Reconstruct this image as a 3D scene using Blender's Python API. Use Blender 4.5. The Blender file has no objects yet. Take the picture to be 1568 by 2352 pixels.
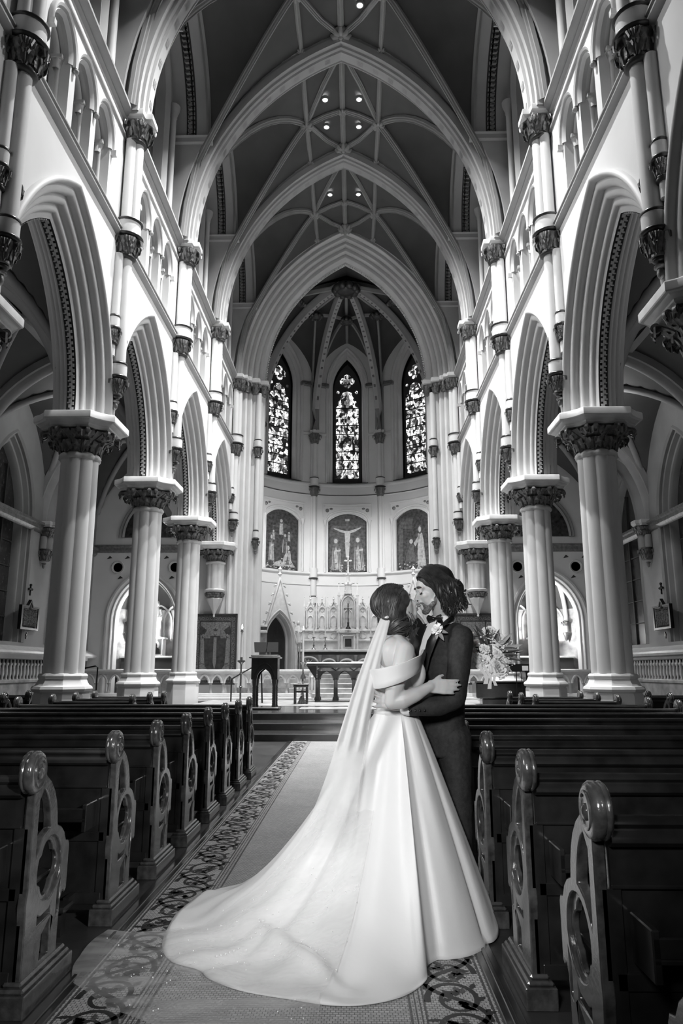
import bpy, math, random
from math import sin, cos, pi, sqrt, acos, atan2, radians as RAD
from mathutils import Vector as V, Matrix
S = 0.92            # all drawn lengths are multiplied by this to reach metres
sc = bpy.context.scene
C = sc.collection
rnd = random.Random(7)
# ---------------------------------------------------------------- camera
cd = bpy.data.cameras.new('camera'); cam = bpy.data.objects.new('camera', cd); C.objects.link(cam)
cd.sensor_fit = 'VERTICAL'; cd.sensor_height = 36; cd.lens = 1678.4 / 2352 * 36
cam.location = (.31 * S, 0, 1.35 * S); cam.rotation_euler = (pi / 2 + .2127, 0, .0177)
cd.clip_start = .05; cd.clip_end = 200
sc.camera = cam
sc.view_settings.view_transform = 'Standard'; sc.view_settings.look = 'None'
sc.view_settings.gamma = 1; sc.view_settings.use_curve_mapping = False
sc.view_settings.exposure = 0.35
w = bpy.data.worlds.new('world'); sc.world = w; w.use_nodes = True
w.node_tree.nodes['Background'].inputs[0].default_value = (1, 1, 1, 1)
w.node_tree.nodes['Background'].inputs[1].default_value = .012

def aim(o, tgt):
    d = V(tgt) * S - o.location
    o.rotation_euler = d.to_track_quat('-Z', 'Y').to_euler()
def spot(name, loc, tgt, power, deg, blend=.5, r=.1):
    l = bpy.data.lights.new(name, 'SPOT'); l.energy = power; l.spot_size = RAD(deg); l.spot_blend = blend; l.shadow_soft_size = r * S
    o = bpy.data.objects.new(name, l); C.objects.link(o); o.location = V(loc) * S; aim(o, tgt); return o
def point(name, loc, power, r=.1):
    l = bpy.data.lights.new(name, 'POINT'); l.energy = power; l.shadow_soft_size = r * S
    o = bpy.data.objects.new(name, l); C.objects.link(o); o.location = V(loc) * S; return o
def area(name, loc, tgt, power, sx, sy):
    l = bpy.data.lights.new(name, 'AREA'); l.energy = power; l.shape = 'RECTANGLE'; l.size = sx * S; l.size_y = sy * S
    o = bpy.data.objects.new(name, l); C.objects.link(o); o.location = V(loc) * S; aim(o, tgt); return o
CANS = [(sx * .5, y) for y in (10.9, 13.9, 15.35, 18.47, 19.58, 22.87) for sx in (-1, 1)]
for i, (x, y) in enumerate(CANS):       # the recessed lamps of the nave vault
    spot('ceiling_can_light', (x, y, 17.72), (x * 9, y + .4, 5), 3600, 60, .8, .12)
NAVE_Y = [3.695 + 4.417 * i for i in range(6)]
# unseen spots at cornice height, one each side of every bay, shining across to the opposite wall
for i in range(1, 5):
    for s in (-1, 1):
        spot('cornice_wash_light', (s * 3.6, (NAVE_Y[i] + NAVE_Y[i + 1]) / 2, 12.9), (-s * 4.2, (NAVE_Y[i] + NAVE_Y[i + 1]) / 2, 5.6), 640, 84, 1, .2)
# lamps behind the chancel arch that wash the apse wall
for s in (-1, 1):
    spot('chancel_wash_light', (s * 2.7, 26.8, 7.2), (s * 3.6, 30.8, 5.6), 480, 110, 1, .15)
    spot('chancel_wash_light', (s * 2.5, 26.8, 9.5), (-s * .6, 32.0, 4.6), 560, 66, 1, .15)
spot('altar_light', (0, 26.6, 12.5), (0, 30.5, 2.5), 560, 42, .8, .15)
spot('transept_light', (-3.0, 20.5, 12.4), (-3.6, 25.8, 3.0), 350, 70, .9, .15)
spot('transept_light', (3.0, 20.5, 12.4), (3.6, 25.8, 3.0), 350, 70, .9, .15)
for s in (-1, 1):
    point('chapel_lamp', (s * 7.1, 26.9, 2.6), 95, .1)
    point('chapel_lamp', (s * 7.6, 26.6, 4.2), 30, .1)
    point('aisle_lamp', (s * 7, 19.1, 8.3), 30, .1)
    point('aisle_lamp', (s * 7, 10.3, 8.0), 18, .1)
# photographer's flash head, high left behind the camera, then an added right fill
spot('flash_and_fill_light', (-.45, -.5, 2.5), (.62, 4.3, 1.0), 520, 48, 1, .3)
spot('flash_and_fill_light', (2.3, .2, 2.3), (-1.15, 3.9, .65), 520, 34, 1, .12)  # added fill spot from the right, brightens the left pew ends
spot('flash_and_fill_light', (-3.0, 3.0, 3.4), (.5, 4.4, 1.0), 290, 44, .9, .4)  # second spot from the left, gives the couple modelling

# ---------------------------------------------------------------- mesh helpers
class MB:
    def __init__(s): s.v = []; s.f = []; s.m = []
    def add(s, vs, fs, m=0):
        b = len(s.v); s.v += [tuple(p) for p in vs]
        s.f += [tuple(b + i for i in f) for f in fs]; s.m += [m] * len(fs); return s
    def grid(s, rows, m=0, closed=False, caps=False):
        n = len(rows[0]); b = len(s.v)
        for r in rows: s.v += [tuple(p) for p in r]
        for i in range(len(rows) - 1):
            for j in range(n if closed else n - 1):
                k = (j + 1) % n
                s.f.append((b + i * n + j, b + i * n + k, b + (i + 1) * n + k, b + (i + 1) * n + j)); s.m.append(m(i, j) if callable(m) else m)
        if caps:
            mm = m(0, 0) if callable(m) else m
            s.f.append(tuple(b + j for j in range(n - 1, -1, -1))); s.f.append(tuple(b + (len(rows) - 1) * n + j for j in range(n))); s.m += [mm, mm]
        return s
    def box(s, a, b, m=0, bev=0):
        x0, x1 = sorted((a[0], b[0])); y0, y1 = sorted((a[1], b[1])); z0, z1 = sorted((a[2], b[2]))
        if bev:
            e = min(bev, (x1 - x0) / 2.1, (y1 - y0) / 2.1, (z1 - z0) / 2.1)
            def ring(z, i): return [(x0 + i, y0 + e, z), (x0 + e, y0 + i, z), (x1 - e, y0 + i, z), (x1 - i, y0 + e, z), (x1 - i, y1 - e, z), (x1 - e, y1 - i, z), (x0 + e, y1 - i, z), (x0 + i, y1 - e, z)]
            return s.grid([ring(z0, e), ring(z0 + e, 0), ring(z1 - e, 0), ring(z1, e)], m, True, True)
        vs = [(x, y, z) for z in (z0, z1) for x, y in ((x0, y0), (x1, y0), (x1, y1), (x0, y1))]
        return s.add(vs, [(3, 2, 1, 0), (4, 5, 6, 7), (0, 1, 5, 4), (1, 2, 6, 5), (2, 3, 7, 6), (3, 0, 4, 7)], m)
    def lathe(s, prof, c=(0, 0, 0), n=24, m=0, lobes=None, a0=0, a1=2 * pi, caps=True):
        full = abs(a1 - a0 - 2 * pi) < 1e-6
        k = n if full else n + 1
        rows = []
        for r, z in prof:
            rows.append([(c[0] + (r * (lobes(a, r) if lobes else 1)) * cos(a), c[1] + (r * (lobes(a, r) if lobes else 1)) * sin(a), c[2] + z) for a in (a0 + (a1 - a0) * i / n for i in range(k))])
        return s.grid(rows, m, full, caps and full)
    def tube(s, pts, r, n=8, m=0, caps=True, flat=1.0, up=(0, 0, 1)):
        pts = [V(p) for p in pts]; rows = []; rr = r if hasattr(r, '__len__') else [r] * len(pts)
        pu = None
        for i, p in enumerate(pts):
            t = (pts[min(i + 1, len(pts) - 1)] - pts[max(i - 1, 0)])
            t = t.normalized() if t.length > 1e-9 else V((0, 0, 1))
            if pu is None:
                u = V(up); u = u - t * u.dot(t)
                if u.length < .05: u = V((1, 0, .01)); u = u - t * u.dot(t)
            else: u = pu - t * pu.dot(t)
            u.normalize(); pu = u; q = t.cross(u)
            rows.append([p + (u * cos(a) * flat + q * sin(a)) * rr[i] for a in (2 * pi * j / n for j in range(n))])
        return s.grid(rows, m, True, caps)
    def ball(s, c, r, m=0, n=12, k=8):
        r = r if hasattr(r, '__len__') else (r, r, r); rows = []
        for i in range(k + 1):
            t = pi * i / k; q = max(sin(t), .02)
            rows.append([(c[0] + r[0] * q * cos(a), c[1] + r[1] * q * sin(a), c[2] - r[2] * cos(t)) for a in (2 * pi * j / n for j in range(n))])
        return s.grid(rows, m, True, True)
    def prism(s, poly, fn, d0, d1, m=0, side=None):
        """poly in (u, v), fn(u, v, d) -> xyz"""
        n = len(poly); b = len(s.v)
        s.v += [tuple(fn(u, v, d0)) for u, v in poly] + [tuple(fn(u, v, d1)) for u, v in poly]
        s.f += [tuple(b + n - 1 - i for i in range(n)), tuple(b + n + i for i in range(n))]; s.m += [m, m]
        for i in range(n):
            j = (i + 1) % n; s.f.append((b + i, b + j, b + n + j, b + n + i)); s.m.append(m if side is None else side)
        return s
    def ring(s, outer, inner, fn, d0, d1, m=0):
        """closed strip between two loops of equal length, with thickness"""
        n = len(outer)
        rows = [[fn(*p, d0) for p in outer], [fn(*p, d1) for p in outer], [fn(*p, d1) for p in inner], [fn(*p, d0) for p in inner], [fn(*p, d0) for p in outer]]
        return s.grid(rows, m, True)
    def merge(s, o, M=None, m=None):
        b = len(s.v)
        s.v += [tuple(M @ V(p)) for p in o.v] if M is not None else o.v
        s.f += [tuple(b + i for i in f) for f in o.f]; s.m += o.m if m is None else [m] * len(o.m); return s
    def mesh(s, name, mats, smooth=40):
        me = bpy.data.meshes.new(name)
        me.from_pydata([(x * S, y * S, z * S) for x, y, z in s.v], [], s.f)
        for x in mats: me.materials.append(x)
        me.polygons.foreach_set('material_index', s.m)
        import bmesh
        bm = bmesh.new(); bm.from_mesh(me); bmesh.ops.remove_doubles(bm, verts=bm.verts, dist=2e-5); bmesh.ops.recalc_face_normals(bm, faces=bm.faces); bm.to_mesh(me); bm.free()
        me.validate()
        if smooth:
            me.polygons.foreach_set('use_smooth', [True] * len(me.polygons)); me.set_sharp_from_angle(angle=RAD(smooth))
        me.update(); return me
    def build(s, name, mats, parent=None, smooth=40, loc=None):
        if not isinstance(mats, (list, tuple)): mats = [mats]
        o = bpy.data.objects.new(name, s.mesh(name, mats, smooth)); C.objects.link(o)
        if parent: o.parent = parent
        if loc: o.location = V(loc) * S
        return o
def tag(o, label=None, cat=None, group=None, kind=None):
    if label: o['label'] = label
    if cat: o['category'] = cat
    if group: o['group'] = group
    if kind: o['kind'] = kind
    return o
def thing(name, label, cat, loc=(0, 0, 0), rz=0, group=None, kind=None):
    o = bpy.data.objects.new(name, None); C.objects.link(o); o.location = V(loc) * S; o.rotation_euler = (0, 0, rz)
    o.empty_display_size = .1
    return tag(o, label, cat, group, kind)
def struct(name, label=None):
    o = bpy.data.objects.new(name, None); C.objects.link(o); return tag(o, label, None, None, 'structure')
def kids(o): return [x for x in bpy.data.objects if x.parent == o]
_ch = {}
def copy_tree(o, loc=None, rz=None, label=None, group=None, parent=None, ch=None):
    c = o.copy(); C.objects.link(c)
    if parent: c.parent = parent
    if loc is not None: c.location = V(loc) * S
    if rz is not None: c.rotation_euler = (0, 0, rz)
    if label: c['label'] = label
    if group: c['group'] = group
    for k in list(o.children): copy_tree(k, parent=c)
    return c
# ---------------------------------------------------------------- pointed arches
def arc(R, c, dl, n=18):
    """left springer, apex, right springer of the arch offset outward by dl; (s, z) above the springing"""
    r = R + dl; t = acos(max(-1, min(1, c / r)))
    L = [(-(r * cos(t * i / n) - c), r * sin(t * i / n)) for i in range(n + 1)]
    return L + [(-s, z) for s, z in L[-2::-1]]
def Rc(a, rise):
    c = (rise * rise - a * a) / (2 * a); return a + c, c
def arch_sweep(mb, R, c, z0, prof, fn, legs=None, n=18, m=0, half=None):
    """prof: list of (dl, d); fn(s, z, d) -> xyz; legs: z of the foot of straight jambs"""
    cols = []
    for dl, d in prof:
        p = [(s, z0 + z) for s, z in arc(R, c, dl, n)]
        if legs is not None: p = [(p[0][0], legs)] + p + [(p[-1][0], legs)]
        cols.append([fn(s, z, d) for s, z in p])
    rows = [[col[i] for col in cols] for i in range(len(cols[0]))]
    mb.grid(rows, (lambda i, j: m[j]) if isinstance(m, (list, tuple)) else m); return mb
def over_arch(mb, R, c, dl, z0, s0, s1, ztop, fn, d, m=0, n=18, zfoot=None):
    """flat wall above an arch between s0 and s1, up to ztop"""
    p = [(s, z0 + z) for s, z in arc(R, c, dl, n)]
    zf = z0 if zfoot is None else zfoot
    if zfoot is not None: p = [(p[0][0], zf)] + p + [(p[-1][0], zf)]
    p = [(s0, zf)] + p + [(s1, zf)]
    mb.grid([[fn(s, z, d) for s, z in p], [fn(s, ztop, d) for s, z in p]], m); return mb
def roll(dl, d, r, a0, a1, k=5):
    return [(dl + r * cos(RAD(a0 + (a1 - a0) * i / k)), d + r * sin(RAD(a0 + (a1 - a0) * i / k))) for i in range(k + 1)]

# ---------------------------------------------------------------- materials
def mat(name, col, rough=.6, metal=0, noise=0, scale=4, bump=0, bscale=30, spec=.5, coat=0, trans=0, detail=4, rvar=0):
    m = bpy.data.materials.new(name); m.use_nodes = True; nt = m.node_tree; N = nt.nodes; L = nt.links
    b = N['Principled BSDF']; b.inputs['Roughness'].default_value = rough; b.inputs['Metallic'].default_value = metal
    b.inputs['Base Color'].default_value = (col, col, col, 1); b.inputs['Specular IOR Level'].default_value = spec
    b.inputs['Coat Weight'].default_value = coat; b.inputs['Coat Roughness'].default_value = .12
    tc = N.new('ShaderNodeTexCoord')
    if noise:
        n = N.new('ShaderNodeTexNoise'); n.inputs['Scale'].default_value = scale; n.inputs['Detail'].default_value = detail
        r = N.new('ShaderNodeMapRange'); r.inputs[1].default_value = .3; r.inputs[2].default_value = .7
        r.inputs[3].default_value = col * (1 - noise); r.inputs[4].default_value = min(1, col * (1 + noise))
        L.new(tc.outputs['Object'], n.inputs['Vector']); L.new(n.outputs[0], r.inputs[0]); L.new(r.outputs[0], b.inputs['Base Color'])
    if bump:
        n = N.new('ShaderNodeTexNoise'); n.inputs['Scale'].default_value = bscale; n.inputs['Detail'].default_value = 6
        u = N.new('ShaderNodeBump'); u.inputs['Strength'].default_value = bump; u.inputs['Distance'].default_value = .02
        L.new(tc.outputs['Object'], n.inputs['Vector']); L.new(n.outputs[0], u.inputs['Height']); L.new(u.outputs[0], b.inputs['Normal'])
    return m
M = dict(
    plaster=mat('white_plaster', .64, .65, noise=.05, scale=1.2),
    arch=mat('painted_arch_stone', .56, .6, noise=.06, scale=2),
    trim=mat('grey_painted_moulding', .30, .55, noise=.08, scale=3),
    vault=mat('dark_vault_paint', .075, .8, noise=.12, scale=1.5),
    rib=mat('vault_rib_paint', .25, .7, noise=.08, scale=3),
    stone=mat('painted_pier_stone', .64, .5, noise=.05, scale=2),
    marble=mat('white_marble', .74, .35, noise=.1, scale=5),
    vein=mat('veined_marble', .40, .3, noise=.5, scale=3, detail=8),
    gilt=mat('dull_gilding', .19, .4, .45, noise=.35, scale=14, bump=.3, bscale=40),
    ring=mat('dark_shaft_ring', .05, .3, .3),
    dark=mat('dark_recess', .03, .8),
    wood=mat('dark_varnished_wood', .014, .3, noise=.5, scale=9, spec=.5, coat=.9),
    matte=mat('dark_matte_panel', .02, .9, spec=.08), step_highlight=mat('painted_step_highlight', .3, .35),  # step_highlight: bright edge line of the steps put into the colour
    woodend=mat('dark_polished_oak', .05, .2, noise=.5, scale=22, bump=.12, bscale=60, coat=.6),
    floorwood=mat('dark_floor', .035, .35, noise=.4, scale=2.5, bump=.1, bscale=12),
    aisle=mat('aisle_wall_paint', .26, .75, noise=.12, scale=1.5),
    brass=mat('brass', .35, .25, .9, noise=.2, scale=10),
    iron=mat('black_iron', .02, .4, .6),
    paper=mat('white_paper', .8, .8),
    glassdark=mat('dark_leaded_glass', .03, .25, noise=.8, scale=9),
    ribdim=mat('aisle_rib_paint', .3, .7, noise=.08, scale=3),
    glassdim=mat('dim_clerestory_glass', .12, .3, noise=.9, scale=6),
    mid=mat('clerestory_paint', .36, .7, noise=.06, scale=2),
    carve=mat('carved_marble', .66, .45, noise=.12, scale=8, bump=.2, bscale=25),
)
# ================================================================ the nave
XW, ZS, ZC = 4.15, 9.44, 12.0
YC = [(NAVE_Y[i] + NAVE_Y[i + 1]) / 2 for i in range(5)]
AR, AC = Rc(2.1, 3.2)           # outermost line of the arcade arch
TR, TC = Rc(3.75, 5.8)          # intrados of the transverse arches
def side(sg, y0): return lambda s, z, d: (sg * (XW + d), y0 + s, z)
# arcade arch profile, from the nave wall face to the aisle wall face: (dl, d)
def arcade_profile():
    p = [(.10, 0), (.10, -.05)] + roll(.05, -.05, .045, -60, -170, 4) + [(0, .0), (0, .025), (-.03, .025)]
    p += roll(-.08, .07, .055, -60, -210, 6) + [(-.12, .12), (-.12, .15), (-.165, .15)] + roll(-.215, .20, .055, -60, -210, 6)
    p += [(-.26, .25), (-.26, .275), (-.30, .275)] + roll(-.345, .32, .05, -60, -210, 6) + [(-.40, .355), (-.43, .36), (-.455, .385), (-.49, .39)]
    return p
HP = arcade_profile()
FULL = HP + [(dl, .9 - d) for dl, d in HP[::-1]]
for sg, nm in ((-1, 'left'), (1, 'right')):
    W = struct('wall_' + nm, 'white nave arcade wall on the %s with triforium' % nm)
    mb = MB()
    for i, yc in enumerate(YC):
        fn = side(sg, yc)
        over_arch(mb, AR, AC, .05, 5.72, -2.2085, 2.2085, ZS, fn, 0)
        over_arch(mb, AR, AC, .05, 5.72, -2.2085, 2.2085, ZC + .1, fn, .9)
        # triforium zone: plinth strip, three lancets, wall above
        mb.grid([[fn(s, z, 0) for s in (-2.2085, 2.2085)] for z in (ZS, 9.62)])
        R3, c3 = Rc(.37, .48)
        edges = [-2.2085, -1.425, -.475, .475, 1.425, 2.2085]
        for k, sc_ in enumerate((-.95, 0, .95)):
            f3 = lambda s, z, d, q=sc_: fn(q + s, z, d)
            over_arch(mb, R3, c3, 0, 10.78, -.475, .475, ZC, f3, 0, n=8, zfoot=9.62)
            arch_sweep(mb, R3, c3, 10.78, [(0, 0), (0, .34)], f3, legs=9.62, n=8)
            mb.grid([[fn(sc_ + s, z, .34) for s in (-.5, .5)] for z in (9.3, 12)], 1)
            mb.grid([[fn(sc_ + s, 9.62 + (0 if d == 0 else .02), d) for s in (-.4, .4)] for d in (0, .34)])
        for a, b in ((-2.2085, -1.425), (1.425, 2.2085)):
            mb.grid([[fn(s, z, 0) for s in (a, b)] for z in (9.62, ZC)])
    mb.grid([[(sg * (XW + d), y, ZC + .1) for y in (NAVE_Y[0], NAVE_Y[-1])] for d in (-.1, .9)])
    mb.build('wall_surface', [M['plaster'], M['vault']], W, 35)
    for i, yc in enumerate(YC):
        fn = side(sg, yc)
        mb = MB(); arch_sweep(mb, AR, AC, 5.72, FULL, fn, n=22, legs=5.725)
        mb.build('arcade_arch', M['arch'], W, 50)
        # dark band with a run of carved fret blocks along the middle of the soffit
        mb = MB(); arch_sweep(mb, AR, AC, 5.72, [(-.494, .37), (-.494, .53)], fn, n=22)
        A = [(s, 5.72 + z) for s, z in arc(AR, AC, -.492, 34)]
        for j in range(1, len(A) - 1):
            s, z = A[j]; s2, z2 = A[min(j + 1, len(A) - 1)]; t = V((s2 - s, z2 - z, 0)).normalized(); nn = V((t.y, -t.x, 0))
            def P(u, v, d): q = V((s, z, 0)) + t * u + nn * v; return fn(q.x, q.y, d)
            for (u0, u1, d0, d1) in ((-.065, -.03, .40, .45), (-.035, .02, .435, .485), (.015, .05, .40, .455), (-.08, -.06, .47, .51)):
                if j % 1 == 0: 
                    k = [P(u, v, d) for v in (-.0, .022) for u, d in ((u0, d0), (u1, d0), (u1, d1), (u0, d1))]
                    mb.add(k, [(4, 5, 6, 7), (0, 1, 5, 4), (1, 2, 6, 5), (2, 3, 7, 6), (3, 0, 4, 7)], 1)
        mb.build('fret_band', [M['dark'], M['arch']], W, 0)
        # label moulds, colonnettes of the triforium
        R3, c3 = Rc(.37, .48)
        for q in (-.95, 0, .95):
            f3 = lambda s, z, d, q=q: fn(q + s, z, d)
            mb = MB(); arch_sweep(mb, R3, c3, 10.78, [(.13, .0), (.13, -.05), (.1, -.08), (.06, -.06), (.05, -.01), (.02, -.03), (-.01, 0), (-.03, .03), (-.01, .06), (-.01, .1)], f3, n=8, legs=10.72)
            for e in (-1, 1):
                if abs(q) > .5 and e * q > 0: mb.box(f3(e * .42, 10.62, -.1), f3(e * .5, 10.72, .02))
                else: mb.ball(f3(e * .475, 10.68, -.05), .05, 0, 8, 5)
            mb.build('triforium_arch', M['arch'], W, 50)
            mb = MB(); f4 = lambda s, z, d, q=q: fn(q + s, z, d)
            arch_sweep(mb, Rc(.28, .36)[0], Rc(.28, .36)[1], 10.78, [(.09, .18), (.03, .16), (0, .19), (0, .25), (.09, .26)], f4, n=8, legs=10.6); mb.build('triforium_inner_arch', M['arch'], W, 50)
        for q in (-1.425, -.475, .475, 1.425):
            mb = MB()
            cx, cy, _ = fn(q, 0, .2)
            for e in (-.09, .09):
                mb.lathe([(.07, 9.62), (.07, 9.75), (.05, 9.8), (.045, 9.84), (.043, 10.58), (.05, 10.6), (.045, 10.62), (.085, 10.76), (.085, 10.8)], (cx, cy + e, 0), 8)
            mb.box((cx - .09, cy - .2, 10.78), (cx + .09, cy + .2, 10.84)); mb.box((cx - .08, cy - .12, 9.6), (cx + .1, cy + .12, 9.7))
            mb.build('colonnette', M['plaster'], W, 50)
    y0, y1 = NAVE_Y[0], NAVE_Y[-1] - .02
    def band(name, prof, m): 
        b = MB(); b.grid([[(sg * (XW - d), y, z) for d, z in prof] for y in (y0, y1)]); return b.build(name, m, W, 30)
    band('string_course', [(0, 9.36), (.05, 9.38), (.09, 9.43), (.09, 9.46), (.05, 9.48), (.05, 9.5), (.1, 9.52), (.1, 9.55), (0, 9.6)], M['trim'])
    band('lower_cornice', [(0, 11.52), (.04, 11.54), (.04, 11.58), (0, 11.6)], M['trim'])
    band('cornice', [(0, 11.83), (.06, 11.86), (.06, 11.9), (.13, 11.95), (.16, 12.0), (.16, 12.06), (.1, 12.1), (0, 12.1)], M['trim'])
    # ---- clerestory: fins behind the springers, deep wall arches, windows
    FR, FC = Rc(1.72, 2.35); zf = 14.8
    Xe = lambda z: sqrt(max(0, (TR + .40) ** 2 - (z - 12.0) ** 2)) - TC
    gl = MB()
    for yc in YC:
        gl.grid([[(sg * (XW + .5), yc + s, z) for s in (-1.1, 1.1)] for z in (12.2, 17.2)])
    gl.build('clerestory_glass', M['glassdim'], W, 0)
    mb = MB(); wn = MB()
    for i, yc in enumerate(YC):
        fs = lambda s, z, d: (sg * (XW + d), yc + s, z)
        over_arch(mb, FR, FC, .02, zf, -2.2085, 2.2085, 18.6, fs, .02, n=12, zfoot=12.05) if False else None
        # reveal: soffit and jambs from the vault face to the window plane
        arch_sweep(mb, FR, FC, zf, [(0, -.72), (0, .3)], fs, n=14)
        # window wall with opening
        W2, c2 = Rc(1.0, 1.7)
        over_arch(mb, W2, c2, .0, 15.3, -1.8, 1.8, 18.2, fs, .25, n=12, zfoot=12.05)
        arch_sweep(mb, W2, c2, 15.3, [(.0, .25), (0, .7)], fs, legs=12.05, n=12)
        arch_sweep(mb, W2, c2, 15.3, [(.36, .25), (.33, .17), (.27, .17), (.24, .24), (.2, .26), (.17, .16), (.1, .14), (.05, .2), (.0, .28)], fs, legs=12.05, n=12)
    mb.build('clerestory_wall', M['mid'], W, 40)
    for i, yc in enumerate(YC):
        fs = lambda s, z, d: (sg * (XW + d), yc + s, z)
        for e in (-1, 1):
            b = MB(); cx, cy, _ = fs(e * 1.32, 0, .12)
            b.lathe([(.13, 12.05), (.13, 12.3), (.1, 12.36), (.085, 12.4), (.08, 15.1), (.1, 15.13), (.09, 15.17), (.16, 15.38), (.17, 15.46)], (cx, cy, 0), 12)
            b.build('clerestory_shaft', M['mid'], W, 50)
            b = MB(); b.grid([[fs(e * ss, z, d) for ss, z in ((1.75, 14.66), (1.66, 14.72), (1.66, 14.84), (1.62, 14.88), (1.75, 14.9))] for d in (-.84, .28)])
            b.grid([[fs(e * 1.72, z, d) for d in (-(XW - Xe(z)) , .3)] for z in [12.05 + 2.75 * k / 8 for k in range(9)]])
            b.build('impost_moulding', M['mid'], W, 30)
        b = MB(); arch_sweep(b, FR, FC, zf, [(.02, -.74), (-.03, -.78), (-.07, -.72), (-.03, -.66), (0, -.68)], fs, n=14); b.build('wall_arch_roll', M['rib'], W, 50)
        b = MB(); arch_sweep(b, FR, FC, zf, [(-.01, -.4), (-.01, -.14)], fs, n=14)
        A = [(s, zf + z) for s, z in arc(FR, FC, -.03, 26)]
        for j in range(1, len(A) - 1):
            s, z = A[j]
            for (u, d0, d1) in ((0, -.34, -.2), (.0, -.36, -.3), (.03, -.26, -.18)):
                b.box(fs(s - .03, z - .03 + u, d0), fs(s + .03, z + .03 + u, d1), 1)
        b.build('fret_band', [M['dark'], M['rib']], W, 0)
# ================================================================ vault
CE = struct('ceiling', 'dark painted star vault of the nave')
def Tpt(x, R=TR, dl=0):
    ax = abs(x); return 12.0 + sqrt(max(0, (R + dl) ** 2 - (ax + TC) ** 2))
mb = MB()
def ribcurve(p, q, h, n=10, sag=.0):
    """rising curve from springer p to boss q following a pointed arch shape"""
    out = []
    for k in range(n + 1):
        t = k / n; a = t
        z = 14.35 + (q[2] - 14.35) * (1 - (1 - a) ** (h or 1.15))
        out.append(V((p[0] + (q[0] - p[0]) * t, p[1] + (q[1] - p[1]) * t, z)))
    return out
SB, RZ = (1.08, 17.45), 18.02
for i, yc in enumerate(YC):
    ya, yb = NAVE_Y[i], NAVE_Y[i + 1]
    for sg in (-1, 1):
        Sb = V((sg * SB[0], yc, SB[1] + .12))
        for ye, yo in ((ya + .12, 1), (yb - .12, -1)):
            T = [V((sg * x, ye, Tpt(x, TR, .42))) for x in [3.72 - (3.72 - 1.08) * (k / 10) for k in range(11)]]
            R_ = ribcurve((sg * 3.74, ye + yo * .16, 14.36), Sb, 2.0 if yo > 0 else 1.15)
            # resample R_ against T: same count
            mb.grid([T, R_])
            # between side boss and ridge
            mb.grid([[V((sg * 1.08, ye, Tpt(1.08, TR, .42))), V((sg * .5, ye, Tpt(.5, TR, .42))), V((0, ye, 18.27))], [Sb, V((sg * .54, yc, 17.86)), V((0, yc, 18.06))]])
            # side cell to the wall arch
            F = []
            FR, FC = Rc(1.72, 2.35)
            A = [(s, 14.8 + z) for s, z in arc(FR, FC, .02, 8)][:9]        # springer to apex
            F = [V((sg * 3.74, ye + yo * .3, 14.36)), V((sg * 3.58, ye + yo * .36, 14.6))] + [V((sg * 3.42, yc - yo * abs(s), z)) for s, z in A]
            n = len(F); RR = []
            for k in range(n):
                t = k / (n - 1); u = t * 10; a = int(min(9, u)); RR.append(R_[a].lerp(R_[a + 1], u - a))
            mid = [a.lerp(b, .5) + V((0, 0, .22 * (k / (n - 1)))) for k, (a, b) in enumerate(zip(F, RR))]
            mb.grid([F, mid, RR])
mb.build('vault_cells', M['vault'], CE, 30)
def ribtube(name, pts, w=.09, h=.1, m='rib'):
    b = MB(); rows = []
    for k, p in enumerate(pts):
        p = V(p); t = (V(pts[min(k + 1, len(pts) - 1)]) - V(pts[max(k - 1, 0)])).normalized()
        sd = t.cross(V((0, 0, 1))); sd = sd.normalized() if sd.length > .05 else V((0, 1, 0)); up = sd.cross(t)
        rows.append([p + sd * (w * a) + up * (h * c) for a, c in ((-1, .4), (-1, -.25), (-.7, -.35), (-.55, -.7), (-.2, -.85), (-.15, -1.1), (.15, -1.1), (.2, -.85), (.55, -.7), (.7, -.35), (1, -.25), (1, .4))])
    b.grid(rows); return b.build(name, M[m], CE, 40)
def boss(c, r, name='boss'):
    b = MB(); b.ball((c[0], c[1], c[2]), (r, r, r * .5), 0, 12, 6)
    for k in range(8):
        a = k * pi / 4; b.tube([(c[0] + cos(a) * r * .3, c[1] + sin(a) * r * .3, c[2] - r * .45), (c[0] + cos(a) * r * .8, c[1] + sin(a) * r * .8, c[2] - r * .5), (c[0] + cos(a) * r * 1.1, c[1] + sin(a) * r * 1.1, c[2] - r * .15)], [r * .2, r * .3, r * .16], 6, up=(1, .3, 0))
    b.ball((c[0], c[1], c[2] - r * .5), r * .28, 0, 8, 5)
    return b.build(name, M['rib'], CE, 60)
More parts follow.
